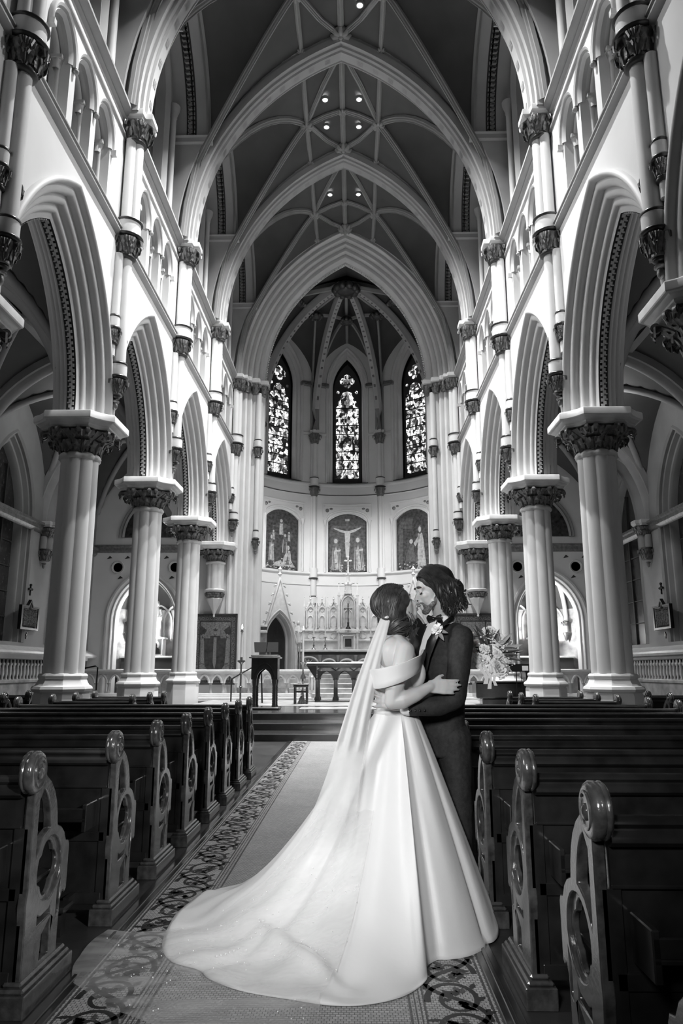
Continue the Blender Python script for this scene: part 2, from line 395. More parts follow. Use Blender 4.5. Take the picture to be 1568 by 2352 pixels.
for i, yc in enumerate(YC):
    ya, yb = NAVE_Y[i], NAVE_Y[i + 1]
    for sg in (-1, 1):
        for ye, yo in ((ya, 1), (yb, -1)):
            ribtube('rib', [V((sg * 4.02, ye + yo * .36, 12.1)), V((sg * 3.96, ye + yo * .36, 13.0)), V((sg * 3.84, ye + yo * .35, 13.8))] + [p - V((0, 0, .03)) for p in ribcurve((sg * 3.72, ye + yo * .32, 14.36), (sg * 1.08, yc, 17.55), 2.0 if yo > 0 else 1.15)], .075, .12)
            ribtube('rib', [(sg * 1.08, yc, 17.55), (sg * .54, (yc + ye) / 2, 17.88), (sg * .1, ye + yo * .38, 18.16)], .07, .09)
        ribtube('rib', [(sg * 1.08, ya + .3, 17.69), (sg * 1.08, yc, 17.5), (sg * 1.08, yb - .3, 17.69)], .065, .1)
        ribtube('rib', [(sg * 1.08, yc, 17.5), (sg * 1.6, yc, 17.68), (sg * 2.3, yc, 17.68), (sg * 2.9, yc, 17.5), (sg * 3.42, yc, 17.17)], .07, .09)
        ribtube('rib', [(sg * 1.08, yc, 17.5), (sg * .54, yc, 17.8), (0, yc, 18.0)], .07, .09)
        boss((sg * 1.08, yc, 17.47), .17); boss((sg * 1.08, yb - .36, 17.62), .1)
    ribtube('ridge_rib', [(0, ya + .3, 18.2), (0, yc, 18.0), (0, yb - .3, 18.2)], .08, .1)
    boss((0, yc, 17.93), .12); boss((0, yb - .42, 18.1), .24)
TP = [(.5, -.36), (.42, -.36), (.40, -.32), (.34, -.31), (.30, -.36), (.12, -.36), (.1, -.31), (.16, -.28), (.13, -.23), (.07, -.22), (.05, -.19), (.05, -.15), (0, -.13)]
TP = TP + [(a, -b) for a, b in TP[::-1]]
for i, y in enumerate(NAVE_Y[1:-1]):
    b = MB(); f = lambda s, z, d, y=y: (s, y + d, z)
    arch_sweep(b, TR, TC, 12.0, TP, f, n=24); b.build('transverse_arch', M['mid'], CE, 40)
    b = MB()
    for e in range(2):
        A = arc(TR, TC, -.012, 44)
        for j in range(2, len(A) - 2, 3):
            s, z = A[j]; s2, z2 = A[j + 1]; z += 12; z2 += 12
            if j == 44: continue
            t = V((s2 - s, 0, z2 - z)).normalized()
            p, q = V((s, y, z)), V((s, y, z)) + t * .17
            for dd in (-.05, .0, .05):
                b.add([p + V((0, dd - .018, 0)), q + V((0, dd - .018, 0)), q + V((0, dd + .018, 0)), p + V((0, dd + .018, 0))], [(0, 1, 2, 3)])
        break
    b.build('soffit_dashes', M['trim'], CE, 0)
    # wall behind the springers, in line with the arch
    b = MB()
    for sg in (-1, 1):
        zz = [12.05 + 3.0 * k / 12 for k in range(13)]; xe = lambda z: sqrt((TR + .40) ** 2 - (z - 12) ** 2) - TC
        b.grid([[(sg * xe(z), y + dy, z) for dy in (-.49, .49)] for z in zz])
    b.build('springer_fin', M['mid'], CE, 30)
b = MB()
R_, c_ = Rc(4.2, 6.2)
b.grid([[(x, y, 18.7) for x in (-5.2, 5.2)] for y in (NAVE_Y[0], 26)])
for sg in (-1, 1):
    b.grid([[(sg * 5.0, y, z) for z in (12, 18.7)] for y in (NAVE_Y[0], 26)])
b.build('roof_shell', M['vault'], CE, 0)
# recessed can lamps
em = bpy.data.materials.new('lamp_glow'); em.use_nodes = True
em.node_tree.nodes['Principled BSDF'].inputs['Emission Color'].default_value = (1, 1, 1, 1); em.node_tree.nodes['Principled BSDF'].inputs['Emission Strength'].default_value = 14
def can(loc, lab, r=.075):
    t = thing('ceiling_light', lab, 'ceiling light', loc, 0, 'recessed ceiling lights')
    MB().lathe([(r * 1.35, .06), (r * 1.35, -.02), (r, -.03), (r * .95, .02), (r * .9, .08)], n=20, caps=False).build('trim_ring', M['rib'], t)
    MB().lathe([(r * .95, -.012), (r * .1, -.02)], n=20).build('lamp', em, t)
    return t
where = {15.35: 'cut off at the top edge of the picture', 18.47: 'of the upper pair of four', 19.58: 'of the lower pair of four', 22.87: 'of the far pair near the chancel'}
for x, y in CANS:
    if y > 15 and not (y < 16 and x < 0): can((x, y, 17.78), 'round lit nave downlight, %s one %s' % ('left' if x < 0 else 'right', where[y]))

o = can((-6.35, 15.4, 8.45), 'round lit ceiling light in the left aisle, seen through the first arch', .14)
# ================================================================ capitals, piers, wall shafts
def leaf(mb, a, r0, z0, r1, z1, wd, m=0, curl=.1, off=0, n=8):
    """a carved leaf bending outward from the bell, with a raised midrib"""
    rows = []
    for k in range(n + 1):
        t = k / n
        if t < .8:
            u = t / .8; r = r0 + (r1 - r0) * (u ** 2.2); z = z0 + (z1 - z0) * u
        else:
            u = (t - .8) / .2; r = r1 + curl * sin(u * pi * .75) * .8; z = z1 - curl * (1 - cos(u * pi * .8)) * .75
        wdt = wd * (sin(min(1, t * 1.25 + .12) * pi * .62) ** 1.0) * (1 - .65 * max(0, t - .75) / .25)
        row = []
        for q, h in ((-1, -.0), (-.55, .35), (-.12, .1), (0, .55), (.12, .1), (.55, .35), (1, 0)):
            rr = r + h * wd * .5; aa = a + off * t
            x = rr * cos(aa) - q * wdt * sin(aa); y = rr * sin(aa) + q * wdt * cos(aa)
            row.append((x, y, z + (.03 * wd / .1 * abs(q) * sin(t * 18) if abs(q) > .9 else 0)))
        rows.append(row)
    mb.grid(rows, m)
def volute(mb, a, r, z, R, m=0, off=0, wth=.05):
    cx, cy = r * cos(a) - off * sin(a), r * sin(a) + off * cos(a)
    for rr, e in ((R, 0), (R * .72, .012), (R * .42, .024), (R * .2, .036)):
        rows = []
        for s in (-1, 1):
            h = s * (wth / 2 + e)
            rows.append([(cx - h * sin(a) + rr * cos(t) * cos(a), cy + h * cos(a) + rr * cos(t) * sin(a), z + rr * sin(t)) for t in (2 * pi * j / 14 for j in range(14))])
        mb.grid(rows, m, True, True)
def capital(mb, r0, r1, z0, z1, n=8, m=0, big=True, a_from=0, a_to=2 * pi, vol=.064):
    h = z1 - z0
    mb.lathe([(r0 * .98, z0), (r0 * .98, z0 + h * .5), (r0 * 1.06, z0 + h * .8), (r1 * .8, z1)], n=20, m=m)
    for k in range(n):
        a = a_from + (a_to - a_from) * (k + .5) / n; da = (a_to - a_from) / n
        leaf(mb, a, r0 * 1.02, z0 + .005, r0 * 1.2 + (r1 - r0) * .12, z0 + h * .5, r0 * 1.9 * sin(da / 2) * .62, m, .05 * h / .4)
        for e in (-1, 1):
            leaf(mb, a + da / 2, r0 * 1.03, z0 + h * .12, r1 * .9, z0 + h * .84, r0 * 1.5 * sin(da / 2) * .66, m, .09 * h / .4, off=e * da * .40)
            if big: volute(mb, a + da / 2 + e * da * .36, r1 * .97, z1 - vol * 1.5, vol, m)
LOB = lambda a, r: 1 + .095 * abs(cos(4 * (a))) ** .6 - .065
def abacus_poly(k=1.0):
    q = [(.40, -.72), (.47, -.60), (.60, -.47), (.72, -.40)]; out = []
    for r in range(4):
        for x, y in q:
            for _ in range(r): x, y = -y, x
            out.append((x * k, y * k))
    return out
def oct_poly(r): return [(r / cos(pi / 8) * cos(pi / 8 + pi / 4 * k), r / cos(pi / 8) * sin(pi / 8 + pi / 4 * k)) for k in range(8)]
def pier(loc, label):
    t = thing('pier', label, 'pier', loc, 0, 'clustered nave piers')
    b = MB()
    oc = lambda r, z: [(x, y, z) for x, y in oct_poly(r)]
    b.grid([oc(.42, 0), oc(.42, .93), oc(.40, .98)], 0, True, True)
    b.grid([oc(r, z) for r, z in ((.40, .98), (.44, 1.0), (.455, 1.04), (.44, 1.08), (.40, 1.1), (.375, 1.14), (.36, 1.18), (.35, 1.2), (.365, 1.22), (.37, 1.25), (.355, 1.28), (.33, 1.29))], 0, True, True)
    b.build('pier_base', M['stone'], t, 30)
    b = MB(); b.lathe([(.338, 1.27), (.335, 1.6), (.33, 3), (.322, 5.0)], n=64, lobes=LOB); b.build('pier_shaft', M['stone'], t, 50)
    b = MB(); b.lathe([(.32, 4.98), (.35, 5.0), (.365, 5.03), (.355, 5.06), (.34, 5.08), (.32, 5.1)], n=64, lobes=LOB); b.build('neck_ring', M['stone'], t, 50)
    b = MB(); capital(b, .32, .66, 5.08, 5.50); b.build('capital', M['gilt'], t, 60)
    b = MB(); P = lambda k, z: [(x, y, z) for x, y in abacus_poly(k)]
    b.grid([P(.78, 5.47), P(.84, 5.5), P(.84, 5.53), P(.9, 5.555), P(.93, 5.58), P(.985, 5.585), P(1.0, 5.6), P(1.0, 5.7), P(.985, 5.72)], 0, True, True)
    b.build('abacus', M['marble'], t, 30)
    return t
order = {0: 'cut off by the picture edge', 1: 'tallest whole pier in view', 2: 'middle one of the three whole piers', 3: 'farthest free-standing pier'}
first = None
for i in (1, 2, 3, 4):
    for sg, sd in ((-1, 'left'), (1, 'right')):
        lab = 'white clustered pier, leaf capital, %s, %s side' % (order[i - 1], sd)
        loc = (sg * 4.6, NAVE_Y[i], 0)
        if first is None: first = pier(loc, lab)
        else: copy_tree(first, loc, 0, lab)
# corbelled responds where the arcade meets the chancel wall
first = None
for sg, sd in ((-1, 'left'), (1, 'right')):
    lab = 'short clustered respond hanging from the chancel wall above the %s' % ('framed tapestry' if sg < 0 else 'flower bouquet and dark screen')
    if first is None:
        first = t = thing('wall_respond', lab, 'respond', (sg * 4.6, 25.62, 0), 0, 'corbelled responds')
        b = MB(); b.lathe([(.30, 4.1), (.30, 5.0)], n=48, lobes=LOB); b.build('pier_shaft', M['stone'], t, 50)
        b = MB(); b.lathe([(.3, 4.98), (.34, 5.0), (.35, 5.04), (.32, 5.08)], n=32); b.build('neck_ring', M['stone'], t, 50)
        b = MB(); capital(b, .30, .62, 5.08, 5.50); b.build('capital', M['gilt'], t, 60)
        b = MB(); b.grid([P_ for P_ in [[(x * k, y * k, z) for x, y in abacus_poly(1)] for k, z in ((.8, 5.47), (.85, 5.53), (.93, 5.58), (1, 5.6), (1, 5.7), (.98, 5.72))]], 0, True, True); b.build('abacus', M['marble'], t, 30)
        b = MB(); b.lathe([(.3, 4.12), (.36, 4.08), (.35, 4.03), (.30, 4.0)], n=24); b.build('lower_ring', M['stone'], t, 50)
        b = MB(); capital(b, .24, .33, 3.80, 4.02, 8, big=False); b.build('leaf_band', M['gilt'], t, 60)
        b = MB(); b.lathe([(.27, 3.8), (.28, 3.77), (.2, 3.6), (.1, 3.4), (.03, 3.22), (.04, 3.18), (.02, 3.14)], n=8); b.build('corbel', M['stone'], t, 20)
    else: copy_tree(first, (sg * 4.6, 25.62, 0), 0, lab)
def shafts(name, label, loc, rz, group, stages, m='plaster'):
    """stages: list of (kind, dx, dy, r, z0, z1); +y points away from the wall"""
    t = thing(name, label, 'wall shaft', loc, rz, group)
    for kind, x, y, r, z0, z1 in stages:
        b = MB()
        if kind == 'shaft': b.lathe([(r, z0), (r * .97, z1)], (x, y, 0), 16); b.build('shaft', M[m], t, 50)
        if kind == 'tri':
            for dx, dy, rr in ((0, .07, r * .72), (-r * .75, -.03, r * .62), (r * .75, -.03, r * .62)): b.lathe([(rr, z0), (rr * .97, z1)], (x + dx, y + dy, 0), 16)
            b.build('clustered_shaft', M[m], t, 50)
        if kind == 'ring': b.lathe([(r * .9, z0 - .035), (r * 1.05, z0 - .015), (r * 1.08, z0), (r * 1.05, z0 + .015), (r * .9, z0 + .035)], (x, y, 0), 24); b.build('dark_ring', M['ring'], t, 60)
        if kind == 'drum': b.lathe([(r, z0), (r, z1)], (x, y, 0), 24); b.build('drum', M[m], t, 50)
        if kind == 'cap':
            q = MB(); capital(q, r * .62, r, z0, z1, 6, big=False); b.merge(q, Matrix.Translation((x, y, 0))); b.build('leaf_capital', M['gilt'], t, 60)
        if kind == 'abacus': b.grid([[(x + (u - .5) * 2 * k * r, y + (v - .6) * 2 * k * r, z) for u, v in ((0, .1), (.12, .1), (.12, 0), (0.0, .0), (0.0, -.0)) ] for k, z in ((1, z0),)]) if 0 else b.grid([[(x + a * k, y + c * k, z) for a, c in ((-r, -r), (r, -r), (r, r * .55), (r * .55, r * .6), (r * .55, r), (-r * .55, r), (-r * .55, r * .6), (-r, r * .55))] for k, z in ((.86, z0), (.9, z0 + .04), (1, z0 + .06), (1, z1 - .02), (.98, z1))], 0, True, True); b.build('shaft_abacus', M['arch'], t, 30) if kind == 'abacus' else None
        if kind == 'tip': b.ball((x, y, z0), (r, r, r * 1.5), 0, 8, 6); b.ball((x, y, z0 + r * 1.4), (r * 1.5, r * 1.5, r * .6), 0, 8, 6); b.build('tip', M['gilt'], t, 60)
    return t
ST = [('abacus', 0, .2, .33, 11.88, 12.06), ('cap', 0, .18, .33, 11.5, 11.9), ('ring', 0, .17, .2, 11.48, 0), ('tri', 0, .15, .16, 9.72, 11.5), ('ring', 0, .14, .25, 9.74, 0), ('drum', 0, .13, .24, 9.44, 9.74),
      ('ring', 0, .13, .28, 9.42, 0), ('cap', 0, .12, .28, 9.02, 9.42), ('ring', 0, .12, .18, 9.0, 0), ('shaft', 0, .13, .12, 6.84, 9.0),
      ('shaft', -.17, .05, .085, 7.72, 9.0), ('ring', -.17, .05, .1, 7.72, 0), ('drum', -.17, .05, .1, 7.5, 7.72), ('ring', -.17, .05, .125, 7.48, 0), ('cap', -.17, .05, .125, 7.22, 7.48), ('ring', -.17, .05, .08, 7.2, 0),
      ('shaft', .17, .05, .085, 7.72, 9.0), ('ring', .17, .05, .1, 7.72, 0), ('drum', .17, .05, .1, 7.5, 7.72), ('ring', .17, .05, .125, 7.48, 0), ('cap', .17, .05, .125, 7.22, 7.48), ('ring', .17, .05, .08, 7.2, 0),
      ('shaft', -.17, .04, .06, 6.95, 7.2), ('shaft', .17, .04, .06, 6.95, 7.2),
      ('ring', 0, .13, .155, 6.84, 0), ('drum', 0, .13, .155, 6.6, 6.84), ('ring', 0, .13, .18, 6.58, 0), ('cap', 0, .12, .18, 6.24, 6.58), ('ring', 0, .11, .08, 6.22, 0), ('tip', 0, .11, .055, 6.05, 0)]
first = None
names = {1: 'nearest the camera', 2: 'beside the first whole pier capital', 3: 'between the second and third arches', 4: 'between the two farthest arches', 5: 'at the corner of the chancel wall'}
for i in (1, 2, 3, 4, 5):
    for sg, sd in ((-1, 'left'), (1, 'right')):
        lab = 'banded white shaft with dark rings, %s wall, %s' % (sd, names[i])
        loc = (sg * XW, NAVE_Y[i] - (.22 if i == 5 else 0), 0); rz = -pi / 2 if sg < 0 else pi / 2
        if first is None: first = shafts('wall_shaft', lab, loc, rz, 'banded shafts carrying the vault', ST)
        else: copy_tree(first, loc, rz, lab)
# ================================================================ floor
FL = bpy.data.materials.new('dark_tiled_floor')
b = MB(); b.grid([[(x, y, 0) for x in (-10, 10)] for y in (-3, 34)]); fo = b.build('floor', M['floorwood'], None, 0); tag(fo, 'dark polished floor under the pews', None, None, 'structure')
# ================================================================ aisles
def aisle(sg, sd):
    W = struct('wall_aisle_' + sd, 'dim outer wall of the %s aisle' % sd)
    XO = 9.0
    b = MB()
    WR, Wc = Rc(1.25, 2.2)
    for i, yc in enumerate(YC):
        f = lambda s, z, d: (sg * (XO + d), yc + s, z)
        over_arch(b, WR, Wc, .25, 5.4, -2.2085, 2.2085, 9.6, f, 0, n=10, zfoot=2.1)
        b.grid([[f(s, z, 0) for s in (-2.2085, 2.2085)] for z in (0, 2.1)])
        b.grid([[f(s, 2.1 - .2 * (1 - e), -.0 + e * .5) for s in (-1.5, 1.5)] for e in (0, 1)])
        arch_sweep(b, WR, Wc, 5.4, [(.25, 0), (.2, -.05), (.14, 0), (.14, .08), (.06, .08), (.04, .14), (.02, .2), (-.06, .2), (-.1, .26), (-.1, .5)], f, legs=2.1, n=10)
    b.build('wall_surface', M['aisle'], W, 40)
    for i, yc in enumerate(YC):
        f = lambda s, z, d: (sg * (XO + d), yc + s, z)
        b = MB(); A = [(s, 5.4 + z) for s, z in arc(WR, Wc, -.1, 10)]
        b.add([f(s, z, .42) for s, z in [(A[0][0], 2.1)] + A + [(A[-1][0], 2.1)]], [tuple(range(len(A) + 2))])
        o = b.build('aisle_window', M['glassdark'], W, 0)
        b = MB()
        for s in (-.4, .4): b.box(f(s - .03, 2.1, .36), f(s + .03, 7.0, .42))
        for z in (2.8, 3.5, 4.2, 4.9, 5.6): b.box(f(-1.1, z - .015, .38), f(1.1, z + .015, .42))
        b.build('window_bars', M['dark'], W, 0)
    b = MB(); b.grid([[(sg * (XO - d), y, z) for d, z in ((0, 5.3), (.05, 5.33), (.1, 5.4), (.1, 5.5), (.16, 5.53), (.16, 5.6), (0, 5.66))] for y in (NAVE_Y[0], 25.78)]); b.build('string_course', M['gilt'], W, 30)
    b = MB(); b.grid([[(sg * (XO - d), y, z) for d, z in ((0, 1.72), (.3, 1.74), (.34, 1.8), (.3, 1.86), (.1, 1.95), (0, 2.0))] for y in (NAVE_Y[0], 25.78)]); b.build('sill_moulding', M['marble'], W, 30)
    # vault over the aisle
    Cg = struct('ceiling_aisle_' + sd)
    GX, gxc = Rc(2.2, 3.3); GY, gyc = Rc(2.2085, 3.3)
    h = lambda u, R, c: 5.75 + sqrt(max(0, R * R - (abs(u) + c) ** 2))
    b = MB()
    for yc in YC:
        n = 16; b.grid([[(sg * (7.0 + x), yc + y, max(h(x, GX, gxc), h(y, GY, gyc))) for x in [-2.0 + 4.0 * i / n for i in range(n + 1)]] for y in [-2.2085 + 4.417 * j / n for j in range(n + 1)]])
    b.build('vault_cells', M['vault'], Cg, 30)
    for yc in YC:
        for e in (-1, 1):
            b = MB(); pts = []
            for k in range(21):
                t = -1 + 2 * k / 20; pts.append((sg * (7.0 + t * 2.0), yc + e * t * 2.2, max(h(t * 2.0, GX, gxc), h(t * 2.2085, GY, gyc)) - .06))
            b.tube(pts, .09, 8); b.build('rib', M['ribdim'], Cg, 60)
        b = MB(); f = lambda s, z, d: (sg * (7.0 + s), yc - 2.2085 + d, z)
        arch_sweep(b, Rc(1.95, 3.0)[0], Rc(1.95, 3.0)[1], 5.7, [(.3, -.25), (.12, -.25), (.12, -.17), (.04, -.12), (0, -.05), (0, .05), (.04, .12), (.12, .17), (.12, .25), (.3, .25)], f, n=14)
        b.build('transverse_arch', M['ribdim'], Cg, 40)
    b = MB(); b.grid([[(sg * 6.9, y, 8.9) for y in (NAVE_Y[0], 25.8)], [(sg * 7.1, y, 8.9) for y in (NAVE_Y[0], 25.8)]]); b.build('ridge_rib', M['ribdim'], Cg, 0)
    b = MB(); b.grid([[(sg * x, y, 9.7) for x in (5.0, 9.6)] for y in (NAVE_Y[0], 25.8)]); b.build('roof_shell', M['vault'], Cg, 0)


for sg, sd in ((-1, 'left'), (1, 'right')):
    aisle(sg, sd)
    t = None
    for i, nm in ((1, 'near'), (2, 'near'), (3, 'middle'), (4, 'far')):
        lab = 'short wall shaft on leaf corbel, outer wall of %s aisle, number %d from the camera' % (sd, i)
        lab = 'short corbelled shaft high on %s aisle wall, %s' % (sd, {1: 'closest to the camera, out at the edge', 2: 'before the first whole pier', 3: 'beyond the first whole pier', 4: 'right above the framed relief'}[i])
        loc = (sg * 9.0, NAVE_Y[i], 0); rz = -pi / 2 if sg < 0 else pi / 2
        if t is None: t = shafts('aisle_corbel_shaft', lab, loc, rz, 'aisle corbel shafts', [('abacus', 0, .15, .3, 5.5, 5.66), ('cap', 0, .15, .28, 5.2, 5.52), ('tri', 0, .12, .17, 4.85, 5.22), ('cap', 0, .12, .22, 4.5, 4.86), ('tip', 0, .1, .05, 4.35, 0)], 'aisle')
        else: copy_tree(t, loc, rz, lab)
# ================================================================ chancel wall
W = struct('wall_chancel', 'pale wall with moulded chancel arch')
CR, CC = Rc(3.1, 5.12); CY = 25.78
b = MB()
f = lambda s, z, d: (s, CY + d, z)
over_arch(b, CR, CC, 1.06, 12.0, -4.2, 4.2, 18.6, f, 0, n=24)
for sg in (-1, 1):
    b.grid([[(sg * x, CY, z) for x in (4.0, 5.4)] for z in (0, 12.1)])
    # aisle end wall with chapel arch, centre 7.1
    g = lambda s, z, d: (sg * 7.1 + s, CY + d, z)
    HR, Hc = Rc(1.12, 1.6)
    over_arch(b, HR, Hc, .12, 3.05, -1.7 if sg > 0 else -1.95, 1.95 if sg > 0 else 1.7, 9.6, g, 0, n=12, zfoot=0)
b.build('wall_surface', M['chwall'] if 'chwall' in M else M['plaster'], W, 30)
cp = [(1.12, -.02), (1.1, -.1), (1.02, -.12), (.97, -.06), (.95, .0), (.9, -.05), (.83, -.06), (.78, 0), (.78, .12), (.72, .09), (.65, .09), (.6, .14), (.6, .24), (.54, .21), (.47, .21), (.42, .26), (.42, .36), (.36, .33), (.28, .34), (.24, .4), (.24, .5), (.18, .47), (.1, .48), (.05, .54), (.04, .62), (0, .66), (0, .95)]
b = MB(); arch_sweep(b, CR, CC, 12.15, cp, f, n=28); b.build('chancel_arch', M['arch'], W, 40)
b = MB(); arch_sweep(b, CR, CC, 12.0, [(d1 + .0, d2 + .03) for d1, d2 in cp], f, n=1, legs=.3)
b = MB()
for sg in (-1, 1): b.grid([[(sg * (3.1 + d1), CY + d2 + .03, z) for d1, d2 in cp] for z in (.3, 12.0)])
b.build('chancel_jamb', M['stone'], W, 40)
b = MB(); A = arc(CR, CC, -.03, 60)
for j, (s, z) in enumerate(A): b.ball(f(s, 12.1 + z, .7), (.035, .05, .035), 0, 6, 4)
b.build('beaded_fringe', M['arch'], W, 60)
for sg in (-1, 1):
    for k, (x, y) in enumerate(((4.02, -.0), (3.72, .1), (3.42, .28), (3.12, .52))):
        b = MB(); q = MB(); capital(q, .12, .22, 11.55, 11.95, 6, big=False); b.merge(q, Matrix.Translation((sg * x, CY + y, 0))); b.build('leaf_capital', M['gilt'], W, 60)
        b = MB(); b.box((sg * x - .2, CY + y - .2, 11.93), (sg * x + .2, CY + y + .3, 12.14), 0, .04); b.build('impost_block', M['arch'], W, 30)
# jamb shafts
JS = [('shaft', 0, 0, .11, 9.75, 11.6), ('ring', 0, 0, .14, 9.75, 0), ('drum', 0, 0, .14, 9.5, 9.75), ('ring', 0, 0, .17, 9.46, 0), ('cap', 0, 0, .17, 9.1, 9.46), ('ring', 0, 0, .11, 9.08, 0), ('shaft', 0, 0, .09, 5.9, 9.08),
      ('ring', 0, -.02, .1, 6.3, 0), ('drum', 0, -.02, .1, 6.05, 6.3), ('ring', 0, -.02, .13, 6.0, 0), ('cap', 0, -.02, .13, 5.65, 6.0), ('tip', 0, -.02, .05, 5.5, 0)]
for sg, sd in ((-1, 'left'), (1, 'right')):
    shafts('jamb_shaft', 'slender ringed shaft on the %s jamb of the chancel arch' % sd, (sg * 3.28, CY + .38, 0), 0, None, JS, 'stone')
# chapel arch mouldings, string, roundels
for sg, sd in ((-1, 'left'), (1, 'right')):
    g = lambda s, z, d: (sg * 7.1 + s, CY + d, z)
    b = MB(); arch_sweep(b, HR, Hc, 3.05, [(.24, -.02), (.22, -.08), (.16, -.08), (.12, -.02), (.1, .03), (.04, .0), (0, .05), (0, .15), (-.06, .15), (-.08, .25), (-.08, .5)], g, legs=0, n=12); b.build('chapel_arch', M['arch'], W, 50)
    for e in (-1, 1):
        b = MB()
        b.lathe([(.17, 0), (.23, 0), (.24, .03), (.22, .06), (.17, .04), (.16, 0)], n=20); q = MB(); q.merge(b, Matrix.Translation((sg * 7.1 + e * 1.02, CY - .0, 4.92)) @ Matrix.Rotation(pi / 2, 4, 'X')); q.build('roundel', M['arch'], W, 50)
        b = MB(); b.lathe([(.17, .012), (.01, .012)], n=20); q = MB(); q.merge(b, Matrix.Translation((sg * 7.1 + e * 1.02, CY - .0, 4.92)) @ Matrix.Rotation(pi / 2, 4, 'X')); q.build('roundel_recess', M['dark'], W, 0)
        for (dx, dz) in ((.32, .3), (-.32, .3), (-.1, -.42)):
            b = MB(); x, z = sg * 7.1 + e * 1.02 + e * dx, 4.92 + dz; b.add([(x - .1, CY - .012, z), (x + .1, CY - .012, z + .04), (x, CY - .012, z + .12)], [(0, 1, 2)]); b.build('spandrel_recess', M['dark'], W, 0)
    b = MB(); b.grid([[(x, CY - d, z) for d, z in ((0, 5.45), (.04, 5.47), (.09, 5.52), (.09, 5.62), (.13, 5.66), (.13, 5.7), (0, 5.75))] for x in sorted((sg * 5.3, sg * 9.0))]); b.build('string_course', M['gilt'], W, 30)
    # arched stained window high in the aisle end wall
    b = MB(); A = [(s, 6.0 + z) for s, z in arc(Rc(.85, 1.4)[0], Rc(.85, 1.4)[1], 0, 10)]
    b.add([g(s, z, -.02) for s, z in A], [tuple(range(len(A)))]); b.build('window_recess', M['glassdark'], W, 0)
    b = MB(); arch_sweep(b, *Rc(.85, 1.4), 6.0, [(.22, 0), (.18, -.08), (.1, -.06), (.06, -.1), (0, -.06), (0, 0)], g, n=12); b.build('window_moulding', M['aisle'], W, 50)
# ================================================================ the apse
RA, YA, AL = 4.5, 28.0, RAD(39.5)
def ap(phi0=0.0):
    return lambda s, z, d: ((RA + d) * sin(phi0 + s / RA), YA + (RA + d) * cos(phi0 + s / RA), z)
HB = RA * AL / 2
# leaded glass: bright irregular panes between dark lines
def glass_mat(name, sc1, strength):
    m = bpy.data.materials.new(name); m.use_nodes = True; nt = m.node_tree; N = nt.nodes; L = nt.links; b = N['Principled BSDF']
    tc = N.new('ShaderNodeTexCoord'); nz = N.new('ShaderNodeTexNoise'); nz.inputs['Scale'].default_value = 2.2; nz.inputs['Detail'].default_value = 2
    mx = N.new('ShaderNodeMixRGB'); mx.inputs[0].default_value = .22; L.new(tc.outputs['Object'], mx.inputs[1]); L.new(nz.outputs['Color'], mx.inputs[2]); L.new(tc.outputs['Object'], nz.inputs['Vector'])
    mp = N.new('ShaderNodeMapping'); mp.inputs['Scale'].default_value = (1, .01, .62); L.new(mx.outputs[0], mp.inputs[0])
    v1 = N.new('ShaderNodeTexVoronoi'); v1.feature = 'DISTANCE_TO_EDGE'; v1.inputs['Scale'].default_value = sc1
    v2 = N.new('ShaderNodeTexVoronoi'); v2.inputs['Scale'].default_value = sc1
    v3 = N.new('ShaderNodeTexNoise'); v3.inputs['Scale'].default_value = 5; v3.inputs['Detail'].default_value = 3
    for v in (v1, v2, v3): L.new(mp.outputs[0], v.inputs['Vector'])
    e = N.new('ShaderNodeMath'); e.operation = 'GREATER_THAN'; e.inputs[1].default_value = .05; L.new(v1.outputs['Distance'], e.inputs[0])
    bw = N.new('ShaderNodeRGBToBW'); L.new(v2.outputs['Color'], bw.inputs[0])
    r = N.new('ShaderNodeMapRange'); r.inputs[1].default_value = .35; r.inputs[2].default_value = .62; r.inputs[3].default_value = .02; r.inputs[4].default_value = 1; L.new(bw.outputs[0], r.inputs[0])
    q = N.new('ShaderNodeMapRange'); q.inputs[1].default_value = .42; q.inputs[2].default_value = .54; q.inputs[3].default_value = .12; q.inputs[4].default_value = 1; L.new(v3.outputs[0], q.inputs[0])
    a = N.new('ShaderNodeMath'); a.operation = 'MULTIPLY'; L.new(r.outputs[0], a.inputs[0]); L.new(e.outputs[0], a.inputs[1])
    c = N.new('ShaderNodeMath'); c.operation = 'MULTIPLY'; L.new(a.outputs[0], c.inputs[0]); L.new(q.outputs[0], c.inputs[1])
    g = N.new('ShaderNodeMath'); g.operation = 'MULTIPLY'; g.inputs[1].default_value = strength; L.new(c.outputs[0], g.inputs[0])
    b.inputs['Emission Color'].default_value = (1, 1, 1, 1); L.new(g.outputs[0], b.inputs['Emission Strength'])
    b.inputs['Base Color'].default_value = (.02, .02, .02, 1); b.inputs['Roughness'].default_value = .3
    return m
M['glass'] = glass_mat('backlit_stained_glass', 15, 1.6)
W = struct('wall_apse', 'curved pale apse wall with windows and murals')
b = MB(); mw = MB()
WR, Wc = Rc(.62, 1.4); WR2, Wc2 = Rc(1.0, 2.1)
